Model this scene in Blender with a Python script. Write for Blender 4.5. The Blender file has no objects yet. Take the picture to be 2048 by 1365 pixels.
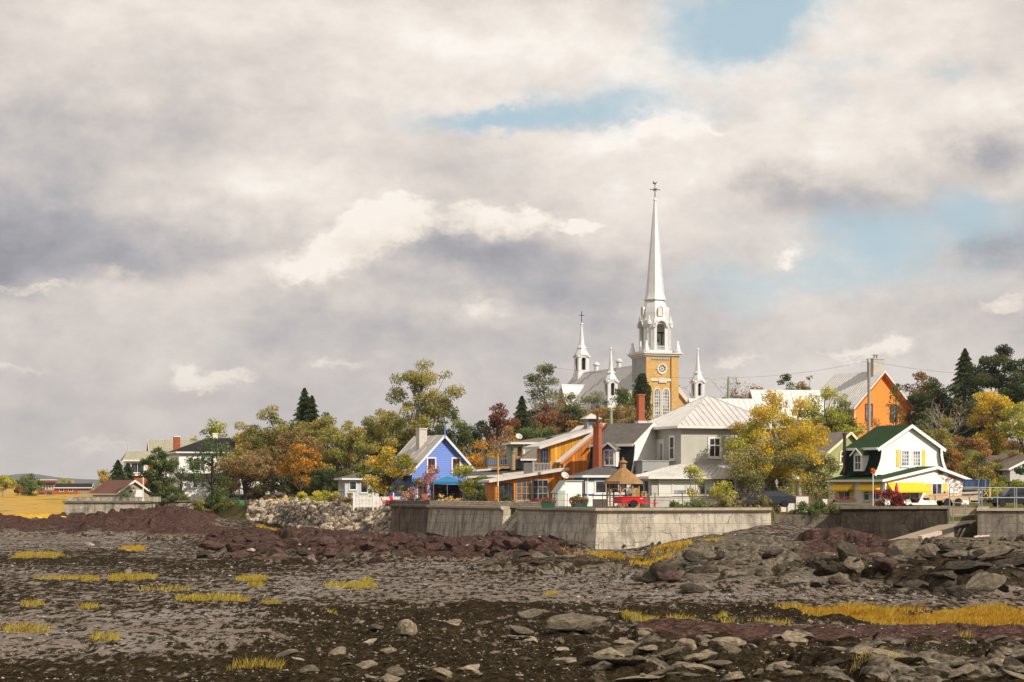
import bpy, bmesh, math, random
import numpy as np
from mathutils import Vector, Matrix
C = bpy.context.scene
COL = C.collection
R = math.radians
# ------------------------------------------------------------------ camera
FPX, HZ, EYE = 4000.0, 975.0, 5.2          # focal length and horizon in photo pixels, eye height in metres
cam = bpy.data.objects.new('camera', bpy.data.cameras.new('camera'))
COL.objects.link(cam)
cam.location = (0, 0, EYE); cam.rotation_euler = (R(90), 0, 0)
cam.data.sensor_width = 36.0; cam.data.lens = FPX / 2048 * 36
cam.data.shift_y = (HZ - 682.5) / 2048
cam.data.clip_start = 1.0; cam.data.clip_end = 40000
C.camera = cam
C.view_settings.view_transform = 'Standard'; C.view_settings.look = 'None'
C.view_settings.gamma = 1.0; C.view_settings.use_curve_mapping = False
C.view_settings.exposure = 0.0
SUN_AZ, SUN_EL = R(128), R(37)             # azimuth clockwise from the view direction
sun = bpy.data.objects.new('sun', bpy.data.lights.new('sun', 'SUN')); COL.objects.link(sun)
sun.data.energy = 5.0; sun.data.angle = R(0.5); sun.data.color = (1.0, 0.905, 0.765)
TOSUN = Vector((math.sin(SUN_AZ) * math.cos(SUN_EL), math.cos(SUN_AZ) * math.cos(SUN_EL), math.sin(SUN_EL)))
sun.rotation_euler = TOSUN.to_track_quat('Z', 'Y').to_euler()
sun.location = (60, -60, 120)

class NT:
    """tiny node-graph writer"""
    def __init__(s, tree): s.t = tree; s.t.nodes.clear()
    def n(s, typ, ins=None, **kw):
        nd = s.t.nodes.new(typ)
        for k, v in kw.items(): setattr(nd, k, v)
        for k, v in (ins or {}).items():
            sk = nd.inputs[k]
            if isinstance(v, bpy.types.NodeSocket): s.t.links.new(v, sk)
            else: sk.default_value = v
        return nd
    def m(s, op, a, b=0.0, c=0.0, clamp=False):
        nd = s.n('ShaderNodeMath', {0: a, 1: b, 2: c}, operation=op); nd.use_clamp = clamp
        return nd.outputs[0]
    def v(s, op, a, b=(0, 0, 0), c=(0, 0, 0)):
        nd = s.n('ShaderNodeVectorMath', {0: a, 1: b}, operation=op)
        if op == 'MULTIPLY_ADD':
            if isinstance(c, bpy.types.NodeSocket): s.t.links.new(c, nd.inputs[2])
            else: nd.inputs[2].default_value = c
        return nd.outputs['Value' if op in ('LENGTH', 'DOT_PRODUCT', 'DISTANCE') else 'Vector']
    def noise(s, vec, scale, detail=4, rough=.55, out='Fac', dist=0.0):
        return s.n('ShaderNodeTexNoise', {'Vector': vec, 'Scale': scale, 'Detail': detail, 'Roughness': rough, 'Distortion': dist}).outputs[out]
    def mix(s, fac, a, b, mode='MIX'):
        nd = s.n('ShaderNodeMix', data_type='RGBA', blend_type=mode)
        for i, x in ((0, fac), (6, a), (7, b)):
            if isinstance(x, bpy.types.NodeSocket): s.t.links.new(x, nd.inputs[i])
            else: nd.inputs[i].default_value = x if i == 0 else (*x[:3], 1)
        return nd.outputs[2]
    def ramp(s, fac, stops, interp='LINEAR'):
        nd = s.n('ShaderNodeValToRGB', {0: fac}); cr = nd.color_ramp; cr.interpolation = interp
        while len(cr.elements) < len(stops): cr.elements.new(.5)
        for e, (p, c) in zip(cr.elements, stops):
            e.position = p; e.color = (*c[:3], 1) if hasattr(c, '__len__') else (c, c, c, 1)
        return nd.outputs[0]
    def sstep(s, x, a, b):
        nd = s.n('ShaderNodeMapRange', {0: x, 1: a, 2: b, 3: 0.0, 4: 1.0}); nd.interpolation_type = 'SMOOTHSTEP'
        return nd.outputs[0]

# ------------------------------------------------------------------ sky (physical sky seen through broken cloud)
W = bpy.data.worlds.new('World'); C.world = W; W.use_nodes = True
def build_sky():
    g = NT(W.node_tree)
    d = g.n('ShaderNodeTexCoord').outputs['Generated']
    sp = g.n('ShaderNodeSeparateXYZ', {0: d})
    U = g.m('MULTIPLY', g.m('ARCTAN2', sp.outputs[0], sp.outputs[1]), 4.06)
    V = g.m('MULTIPLY', g.m('ARCSINE', sp.outputs[2]), 4.05)
    UV = g.n('ShaderNodeCombineXYZ', {0: U, 1: V}).outputs[0]
    st = g.v('MULTIPLY', d, (4.0, 4.0, 6.2))
    w1 = g.v('SUBTRACT', g.noise(st, 1.6, 3, .5, 'Color'), (.5, .5, .5))
    w2 = g.v('SUBTRACT', g.noise(st, 6.0, 6, .62, 'Color'), (.5, .5, .5))
    w3 = g.v('SUBTRACT', g.noise(st, 30.0, 4, .6, 'Color'), (.5, .5, .5))
    soft = g.v('ADD', UV, g.v('ADD', g.v('MULTIPLY', w1, (.5, .22, 0)), g.v('MULTIPLY', w2, (.34, .15, 0))))
    crisp = g.v('ADD', UV, g.v('ADD', g.v('MULTIPLY', w2, (.15, .11, 0)), g.v('MULTIPLY', w3, (.05, .05, 0))))
    def blob(px, py, sx, sy, P=soft):
        q = g.v('MULTIPLY_ADD', P, (1000 / sx, 1000 / sy, 0), (-(px - 1024) / sx, -(975 - py) / sy, 0))
        return g.m('POWER', 2.718, g.m('MULTIPLY', g.v('DOT_PRODUCT', q, q), -0.5))
    def total(items, P=soft, start=None):
        acc = start
        for (px, py, sx, sy, a) in items:
            acc = g.m('MULTIPLY_ADD', blob(px, py, sx, sy, P), a, acc if acc is not None else 0.0)
        return acc
    big = g.noise(st, 2.2, 7, .58)
    stv = g.v('MULTIPLY', d, (4.0, 4.0, 22.0))
    lay = g.noise(stv, 2.6, 6, .55)
    t0 = g.m('ADD', .645, g.m('ADD', g.m('MULTIPLY_ADD', big, .95, -.475), g.m('MULTIPLY_ADD', lay, .26, -.13)))
    SHADES = [(0, 490, 210, 85, -.42), (80, 250, 220, 50, -.10), (330, 270, 300, 30, -.08), (440, 520, 190, 40, -.40), (250, 440, 160, 30, -.14),
              (140, 640, 240, 30, .10), (700, 650, 330, 38, -.24), (1000, 575, 230, 50, -.26), (1290, 520, 170, 50, -.32), (900, 520, 120, 25, -.22),
              (1740, 400, 150, 36, -.32), (1560, 385, 60, 20, -.18), (2010, 300, 75, 38, -.46), (2040, 500, 75, 50, -.55), (1500, 650, 260, 50, -.14),
              (250, 800, 460, 60, -.14), (700, 900, 600, 60, -.06), (1000, 110, 760, 100, .22), (1600, 320, 330, 50, .20), (560, 60, 400, 50, .06),
              (1250, 268, 150, 16, .26), (560, 390, 200, 45, .16), (1060, 700, 300, 34, -.16), (250, 130, 320, 40, -.04), (1650, 60, 60, 40, .16),
              (1820, 640, 200, 30, -.10), (1000, 635, 140, 30, .22), (680, 540, 130, 50, .16), (1900, 250, 120, 40, .12)]
    t0 = g.m('MULTIPLY_ADD', g.m('SUBTRACT', g.noise(st, 11.0, 7, .62), .5), .42, t0)
    t = total(SHADES, soft, t0)
    # heaped cloud heads with crisp lit tops
    HEADS = [(795, 422, 40, 28, 1.6), (740, 452, 50, 26, 1.3), (690, 488, 46, 24, 1.0), (640, 522, 50, 22, .7), (600, 548, 50, 18, .45), (905, 440, 40, 16, .35), (960, 428, 34, 16, .5), (1030, 442, 46, 20, .55), (1085, 430, 20, 14, .75), (980, 470, 100, 18, .35), (1165, 446, 34, 9, .9),
             (375, 745, 26, 18, .9), (400, 768, 46, 12, .7), (470, 748, 36, 12, .7), (200, 890, 46, 12, .6), (1795, 682, 26, 12, .9), (1745, 702, 40, 11, .7), (1690, 716, 50, 9, .6),
             (970, 612, 46, 16, .45), (1590, 515, 24, 14, .6), (660, 728, 50, 12, .55), (30, 748, 60, 9, .5), (2010, 615, 40, 16, .6),
             (60, 582, 120, 9, .5), (1480, 722, 40, 10, .5), (240, 545, 60, 14, .35), (1400, 262, 50, 7, .5), (1300, 255, 80, 6, .4)]
    hd = total(HEADS, crisp)
    hm = g.sstep(g.m('ADD', hd, g.m('MULTIPLY_ADD', g.noise(st, 14.0, 5, .6), .8, -.4)), .14, .85)
    t = g.m('MULTIPLY_ADD', hm, .42, t)
    under = total([(740, 490, 70, 22, .9), (960, 500, 110, 22, .7), (1790, 708, 70, 9, .6), (400, 790, 60, 10, .5)], crisp)
    t = g.m('MULTIPLY_ADD', under, -.12, t)
    cloud = g.ramp(t, [(.0, (.27, .27, .31)), (.28, (.43, .42, .445)), (.58, (.68, .62, .58)), (.82, (.87, .795, .73)), (1.0, (.99, .94, .87))])
    warm = g.mix(g.m('MULTIPLY', hm, .25), cloud, (.95, .82, .68))
    low = g.sstep(V, .42, .0)
    warm = g.mix(g.m('MULTIPLY', low, .45), warm, (.55, .50, .49))
    GAPS = [(1470, 40, 115, 50, 1.1), (1530, 105, 50, 34, .7), (1590, 20, 70, 24, .6), (1400, 110, 60, 40, .35), (1140, 228, 200, 20, .80), (960, 236, 90, 12, .55), (1010, 258, 150, 14, .5), (1240, 190, 120, 26, .42), (1890, 155, 40, 14, .55), (1700, 140, 70, 18, .4),
            (1860, 470, 190, 52, .75), (1700, 560, 170, 30, .55), (1960, 420, 70, 24, .4), (1420, 560, 70, 44, .3), (420, 690, 160, 40, .2), (1650, 200, 160, 24, .3), (1720, 480, 60, 40, .35), (1560, 600, 120, 40, .25)]
    bd = total(GAPS, crisp)
    fine = g.noise(st, 9.0, 6, .6)
    bm = g.sstep(g.m('ADD', bd, g.m('MULTIPLY_ADD', fine, 1.1, -.55)), .05, 1.15)
    bm = g.m('MULTIPLY', bm, g.m('SUBTRACT', 1.0, hm))
    sky = g.n('ShaderNodeTexSky', sky_type='NISHITA'); sky.sun_disc = False
    sky.sun_elevation = SUN_EL; sky.sun_rotation = SUN_AZ
    clear = g.mix(.72, sky.outputs[0], (4.9, 6.6, 7.4))
    veil = g.mix(1.0, warm, (10, 10, 10), 'MULTIPLY')
    col = g.mix(g.m('MULTIPLY', bm, .95), veil, clear)
    bg = g.n('ShaderNodeBackground', {'Color': col, 'Strength': 0.1})
    out = g.n('ShaderNodeOutputWorld', {'Surface': bg.outputs[0]})
build_sky()

# ------------------------------------------------------------------ small helpers
def at(px, py, d):
    return Vector(((px - 1024) / FPX * d, d, EYE - (py - HZ) / FPX * d))
def X(px, d): return (px - 1024) / FPX * d
def Z(py, d): return EYE - (py - HZ) / FPX * d
def S(a, b, x):
    t = np.clip((np.asarray(x, float) - a) / (b - a), 0, 1); return t * t * (3 - 2 * t)
def tag(o, label=None, cat=None, group=None, kind=None):
    for k, v in (('label', label), ('category', cat), ('group', group), ('kind', kind)):
        if v: o[k] = v
    return o
def empty(name, loc, rz=0.0, label=None, cat=None, group=None):
    o = bpy.data.objects.new(name, None); COL.objects.link(o)
    o.location = loc; o.rotation_euler = (0, 0, rz); o.empty_display_size = .2
    return tag(o, label, cat, group)
def np_mesh(name, V, F, mat, parent=None, attrs=None, smooth=False):
    me = bpy.data.meshes.new(name); n = F.shape[1]
    me.vertices.add(len(V)); me.vertices.foreach_set('co', np.ascontiguousarray(V, dtype=np.float32).ravel())
    me.loops.add(F.size); me.loops.foreach_set('vertex_index', np.ascontiguousarray(F, dtype=np.int32).ravel())
    me.polygons.add(len(F)); me.polygons.foreach_set('loop_start', np.arange(0, F.size, n, dtype=np.int32))
    me.update(calc_edges=True)
    if smooth: me.polygons.foreach_set('use_smooth', np.ones(len(F), bool))
    for k, (dom, arr) in (attrs or {}).items():
        a = me.attributes.new(k, 'FLOAT', dom); a.data.foreach_set('value', np.ascontiguousarray(arr, dtype=np.float32))
    me.materials.append(mat)
    o = bpy.data.objects.new(name, me); COL.objects.link(o)
    if parent is not None: o.parent = parent
    return o
class MB:
    """collects solids and links them as one mesh object"""
    def __init__(s): s.v = []; s.f = []
    def add(s, vs, fs):
        k = len(s.v); s.v += [tuple(p) for p in vs]; s.f += [tuple(i + k for i in f) for f in fs]; return s
    def box(s, x0, x1, y0, y1, z0, z1):
        return s.add([(x0, y0, z0), (x1, y0, z0), (x1, y1, z0), (x0, y1, z0), (x0, y0, z1), (x1, y0, z1), (x1, y1, z1), (x0, y1, z1)],
                     [(0, 3, 2, 1), (4, 5, 6, 7), (0, 1, 5, 4), (1, 2, 6, 5), (2, 3, 7, 6), (3, 0, 4, 7)])
    def slab(s, pts, t):
        """planar polygon pts (counter-clockwise from its outer side) thickened by t away from the outer side"""
        P = [Vector(p) for p in pts]; n = len(P)
        nrm = Vector((0, 0, 0))
        for i in range(n):
            a, b = P[i], P[(i + 1) % n]; nrm += a.cross(b)
        nrm.normalize()
        Q = [p - nrm * t for p in P]
        return s.add(P + Q, [tuple(range(n)), tuple(range(2 * n - 1, n - 1, -1))] + [(i, i + n, (i + 1) % n + n, (i + 1) % n) for i in range(n)])
    def prism(s, prof, axis, a, b):
        """2-D profile (list of pairs) pulled along axis x, y or z from a to b"""
        n = len(prof)
        mk = {'x': lambda p, k: (k, p[0], p[1]), 'y': lambda p, k: (p[0], k, p[1]), 'z': lambda p, k: (p[0], p[1], k)}[axis]
        v = [mk(p, a) for p in prof] + [mk(p, b) for p in prof]
        return s.add(v, [tuple(range(n)), tuple(range(2 * n - 1, n - 1, -1))] + [(i, i + n, (i + 1) % n + n, (i + 1) % n) for i in range(n)])
    def bar(s, p, q, w, h=None):
        p, q = Vector(p), Vector(q); h = h or w; d = (q - p).normalized()
        up = Vector((0, 0, 1)) if abs(d.z) < .95 else Vector((0, 1, 0))
        a = d.cross(up).normalized() * w / 2; b = a.cross(d).normalized() * h / 2
        v = [e + i * a + j * b for e in (p, q) for i, j in ((-1, -1), (1, -1), (1, 1), (-1, 1))]
        return s.add(v, [(3, 2, 1, 0), (4, 5, 6, 7)] + [(i, (i + 1) % 4, (i + 1) % 4 + 4, i + 4) for i in range(4)])
    def tube(s, pts, rads, n=8, cap=True):
        P = [Vector(p) for p in pts]
        if not hasattr(rads, '__len__'): rads = [rads] * len(P)
        vs = []; ref = None
        for i, p in enumerate(P):
            d = (P[min(i + 1, len(P) - 1)] - P[max(i - 1, 0)]).normalized()
            if ref is None: ref = Vector((1, 0, 0)) if abs(d.x) < .9 else Vector((0, 1, 0))
            a = (ref - d * ref.dot(d)).normalized(); b = d.cross(a); ref = a
            vs += [p + (a * math.cos(6.2832 * k / n) + b * math.sin(6.2832 * k / n)) * rads[i] for k in range(n)]
        fs = [(i * n + k, i * n + (k + 1) % n, (i + 1) * n + (k + 1) % n, (i + 1) * n + k) for i in range(len(P) - 1) for k in range(n)]
        if cap: fs += [tuple(range(n - 1, -1, -1)), tuple(range((len(P) - 1) * n, len(P) * n))]
        return s.add(vs, fs)
    def lathe(s, prof, n=16, c=(0, 0), rot=0.0):
        """profile of (radius, z) turned about a vertical axis"""
        vs = [(c[0] + r * math.cos(rot + 6.28319 * k / n), c[1] + r * math.sin(rot + 6.28319 * k / n), z) for r, z in prof for k in range(n)]
        fs = [(i * n + k, i * n + (k + 1) % n, (i + 1) * n + (k + 1) % n, (i + 1) * n + k) for i in range(len(prof) - 1) for k in range(n)]
        fs += [tuple(range(n - 1, -1, -1)), tuple(range((len(prof) - 1) * n, len(prof) * n))]
        return s.add(vs, fs)
    def build(s, name, mat, parent=None, smooth=False, loc=None):
        me = bpy.data.meshes.new(name); me.from_pydata(s.v, [], s.f); me.materials.append(mat)
        if smooth:
            me.polygons.foreach_set('use_smooth', np.ones(len(me.polygons), bool))
        me.update()
        o = bpy.data.objects.new(name, me); COL.objects.link(o)
        if parent is not None: o.parent = parent
        if loc is not None: o.location = loc
        return o
# ------------------------------------------------------------------ numeric noise
def _h(ix, iy, s):
    n = (ix.astype(np.int64) * 374761393 + iy.astype(np.int64) * 668265263 + s * 1274126177) & 0xffffffff
    n = ((n ^ (n >> 13)) * 1274126177) & 0xffffffff
    return ((n ^ (n >> 16)) & 0xffff) / 65535.0
def vnoise(x, y, s=0):
    ix, iy = np.floor(x), np.floor(y); fx, fy = x - ix, y - iy
    fx = fx * fx * fx * (fx * (fx * 6 - 15) + 10); fy = fy * fy * fy * (fy * (fy * 6 - 15) + 10)
    a, b, c, d = _h(ix, iy, s), _h(ix + 1, iy, s), _h(ix, iy + 1, s), _h(ix + 1, iy + 1, s)
    return (a * (1 - fx) + b * fx) * (1 - fy) + (c * (1 - fx) + d * fx) * fy
def fbm(x, y, s=0, o=5, g=.5):
    r, a, t = 0, 1.0, 0
    for i in range(o):
        r = r + a * vnoise(x, y, s + i); t += a; a *= g; x, y = x * 2.03 + 7.1, y * 2.03 - 3.7
    return r / t
def cells(x, y, s=0):
    """nearest cell: distance, edge gap, random id, offset to its centre"""
    ix, iy = np.floor(x), np.floor(y)
    d1 = np.full(x.shape, 9.0); d2 = d1.copy(); rid = np.zeros(x.shape); ox = rid.copy(); oy = rid.copy()
    for i in (-1, 0, 1):
        for j in (-1, 0, 1):
            cx, cy = ix + i, iy + j
            dx = cx + _h(cx, cy, s) - x; dy = cy + _h(cx, cy, s + 9) - y; d = dx * dx + dy * dy
            n = d < d1
            d2 = np.where(n, d1, np.minimum(d2, d)); d1 = np.where(n, d, d1)
            rid = np.where(n, _h(cx, cy, s + 21), rid); ox = np.where(n, dx, ox); oy = np.where(n, dy, oy)
    return np.sqrt(d1), np.sqrt(d2) - np.sqrt(d1), rid, ox, oy
# ------------------------------------------------------------------ materials
MATS = {}
def principled(g, col, rough=.7, metal=0.0, spec=.4, bump=None, bd=.02, bs=1.0):
    p = g.n('ShaderNodeBsdfPrincipled', {'Roughness': rough, 'Metallic': metal, 'Specular IOR Level': spec})
    if isinstance(col, bpy.types.NodeSocket): g.t.links.new(col, p.inputs['Base Color'])
    else: p.inputs['Base Color'].default_value = (*col, 1)
    if bump is not None:
        b = g.n('ShaderNodeBump', {'Height': bump, 'Distance': bd, 'Strength': bs}); g.t.links.new(b.outputs[0], p.inputs['Normal'])
    g.n('ShaderNodeOutputMaterial', {'Surface': p.outputs[0]}); return p
def mul(c, k): return tuple(min(1, x * k) for x in c)
def M(name, rgb, kind='plain', rough=.7, var=.18, scale=1.2, metal=0.0, period=.17, bd=.02, spec=.35, dirt=None):
    """procedural paint, siding, boards, brick, shingle, concrete ..."""
    if name in MATS: return MATS[name]
    m = bpy.data.materials.new(name); m.use_nodes = True; g = NT(m.node_tree); MATS[name] = m
    oc = g.n('ShaderNodeTexCoord').outputs['Object']; sp = g.n('ShaderNodeSeparateXYZ', {0: oc})
    n1 = g.noise(oc, scale, 5, .6); n2 = g.noise(oc, scale * 9, 3, .6)
    nn = g.m('ADD', g.m('MULTIPLY', n1, .7), g.m('MULTIPLY', n2, .3))
    col = g.mix(g.sstep(nn, .3, .7), mul(rgb, 1 - var), mul(rgb, 1 + var * .6)); bump = g.m('MULTIPLY', n2, .25)
    along = g.m('ADD', sp.outputs[0], sp.outputs[1])
    if kind == 'siding':
        f = g.m('FRACT', g.m('DIVIDE', sp.outputs[2], period)); bump = g.m('ADD', g.m('SUBTRACT', 1.0, f), g.m('MULTIPLY', n2, .15)); bd = .06
        row = g.n('ShaderNodeTexWhiteNoise', {'W': g.m('FLOOR', g.m('DIVIDE', sp.outputs[2], period))}, noise_dimensions='1D').outputs[0]
        col = g.mix(g.m('MULTIPLY', row, var * .5), col, mul(rgb, .8))
        streak = g.noise(g.v('MULTIPLY', oc, (2.2, 2.2, .3)), 1.6, 4, .6)
        col = g.mix(g.m('MULTIPLY', g.sstep(streak, .55, .8), .25), col, mul(rgb, .62))
    elif kind == 'board':
        q = g.m('DIVIDE', along, period); f = g.m('FRACT', q)
        edge = g.m('LESS_THAN', f, .10); bump = g.m('ADD', g.m('SUBTRACT', 1.0, edge), g.m('MULTIPLY', n2, .2))
        row = g.n('ShaderNodeTexWhiteNoise', {'W': g.m('FLOOR', q)}, noise_dimensions='1D').outputs[0]
        col = g.mix(g.m('MULTIPLY', row, .9), col, mul(rgb, .50))
        grain = g.noise(g.v('MULTIPLY', oc, (7, 7, .5)), 1.6, 5, .65)
        col = g.mix(g.m('MULTIPLY', g.sstep(grain, .48, .75), .6), col, mul(rgb, .38))
        col = g.mix(g.m('MULTIPLY', edge, .8), col, mul(rgb, .18))
    elif kind == 'brick':
        uv = g.n('ShaderNodeCombineXYZ', {0: along, 1: sp.outputs[2]}).outputs[0]
        b = g.n('ShaderNodeTexBrick', {'Vector': uv, 'Scale': 1.0, 'Mortar Size': .018, 'Brick Width': period * 2.4, 'Row Height': period,
                                       'Color1': (*mul(rgb, 1.15), 1), 'Color2': (*mul(rgb, .68), 1), 'Mortar': (*(dirt or mul(rgb, .9)), 1)})
        col = g.mix(.42, b.outputs['Color'], col); bump = b.outputs['Fac']; bump = g.m('SUBTRACT', 1.0, bump)
        blot = g.noise(g.v('MULTIPLY', oc, (1, 1, .45)), .7, 5, .65)
        col = g.mix(g.m('MULTIPLY', g.sstep(blot, .5, .75), .35), col, mul(rgb, .6))
    elif kind == 'shingle':
        uv = g.n('ShaderNodeCombineXYZ', {0: along, 1: g.m('MULTIPLY', sp.outputs[2], 1.3)}).outputs[0]
        b = g.n('ShaderNodeTexBrick', {'Vector': uv, 'Scale': 1.0, 'Mortar Size': .012, 'Brick Width': .33, 'Row Height': .16,
                                       'Color1': (*mul(rgb, 1.25), 1), 'Color2': (*mul(rgb, .72), 1), 'Mortar': (*mul(rgb, .5), 1)})
        col = g.mix(.5, b.outputs['Color'], col); bump = g.m('ADD', g.m('SUBTRACT', 1.0, b.outputs['Fac']), n2)
        blot = g.noise(oc, .5, 5, .65); col = g.mix(g.m('MULTIPLY', g.sstep(blot, .45, .75), .4), col, mul(rgb, .7))
    elif kind == 'metal':
        streak = g.noise(g.v('MULTIPLY', oc, (1.2, 1.2, .5)), 1.1, 5, .6)
        col = g.mix(g.m('MULTIPLY', g.sstep(streak, .45, .75), .45), col, dirt or mul(rgb, .68))
    elif kind == 'concrete':
        uv = g.n('ShaderNodeCombineXYZ', {0: along, 1: sp.outputs[2]}).outputs[0]
        wv = g.v('ADD', oc, g.v('MULTIPLY', g.v('SUBTRACT', g.noise(oc, 1.1, 4, .6, 'Color'), (.5, .5, .5)), (.5, .5, .5)))
        vo = g.n('ShaderNodeTexVoronoi', {'Vector': wv, 'Scale': .75}, feature='DISTANCE_TO_EDGE').outputs['Distance']
        crack = g.m('MULTIPLY', g.m('SUBTRACT', 1.0, g.sstep(vo, .0, .022)), g.sstep(g.noise(oc, .6, 2), .44, .62))
        b = g.n('ShaderNodeTexBrick', {'Vector': g.v('ADD', uv, g.v('MULTIPLY', wv, (.015, .015, 0))), 'Scale': 1.0, 'Mortar Size': .03, 'Brick Width': 2.3, 'Row Height': .78,
                                       'Color1': (1, 1, 1, 1), 'Color2': (.82, .82, .82, 1), 'Mortar': (.66, .62, .57, 1)})
        col = g.mix(1.0, col, b.outputs['Color'], 'MULTIPLY')
        stain = g.noise(g.v('MULTIPLY', oc, (1, 1, .35)), .9, 6, .68)
        drip = g.noise(g.v('MULTIPLY', oc, (3.2, 3.2, .12)), 1.0, 4, .6)
        dk = dirt or mul(rgb, .33)
        col = g.mix(g.m('MULTIPLY', g.sstep(stain, .46, .68), .78), col, dk)
        col = g.mix(g.m('MULTIPLY', g.sstep(drip, .48, .68), .55), col, dk)
        col = g.mix(g.m('MULTIPLY', crack, .75), col, mul(dk, .45))
        bump = g.m('SUBTRACT', g.m('ADD', n2, stain), crack)
    elif kind == 'drywall':        # dry laid stones
        vo = g.n('ShaderNodeTexVoronoi', {'Vector': g.v('MULTIPLY', oc, (1.4, 1.4, 4.5)), 'Scale': 1.6}, feature='F1')
        ve = g.n('ShaderNodeTexVoronoi', {'Vector': g.v('MULTIPLY', oc, (1.4, 1.4, 4.5)), 'Scale': 1.6}, feature='DISTANCE_TO_EDGE').outputs['Distance']
        r1 = g.n('ShaderNodeSeparateColor', {0: vo.outputs['Color']}).outputs[0]
        col = g.mix(r1, mul(rgb, .55), mul(rgb, 1.25)); bump = g.sstep(ve, 0, .12); col = g.mix(g.m('SUBTRACT', 1.0, g.sstep(ve, .0, .06)), col, mul(rgb, .12))
    elif kind == 'wood':
        grain = g.noise(g.v('MULTIPLY', oc, (9, 9, 1.0)), 1.2, 5, .6)
        col = g.mix(g.m('MULTIPLY', g.sstep(grain, .4, .7), .5), col, mul(rgb, .5))
    elif kind == 'stone':
        s2 = g.noise(oc, scale * 3, 8, .7); col = g.mix(g.sstep(s2, .35, .7), mul(rgb, .5), mul(rgb, 1.35))
        s3 = g.noise(oc, scale * .9, 3, .5); col = g.mix(g.m('MULTIPLY', g.sstep(s3, .5, .7), .6), col, dirt or mul(rgb, .6))
        bump = g.m('ADD', s2, g.m('MULTIPLY', n2, .4))
    principled(g, col, rough, metal, .06 if kind in ('stone', 'concrete', 'drywall', 'shingle', 'brick') else spec, bump, bd)
    return m
def glass(name, rgb=(.03, .035, .045), rough=.08):
    if name in MATS: return MATS[name]
    m = bpy.data.materials.new(name); m.use_nodes = True; g = NT(m.node_tree); MATS[name] = m
    oc = g.n('ShaderNodeTexCoord').outputs['Object']
    n = g.noise(oc, .9, 3); col = g.mix(g.sstep(n, .4, .62), mul(rgb, .5), mul(rgb, 2.2))
    principled(g, col, rough, 0, .6); return m
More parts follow.
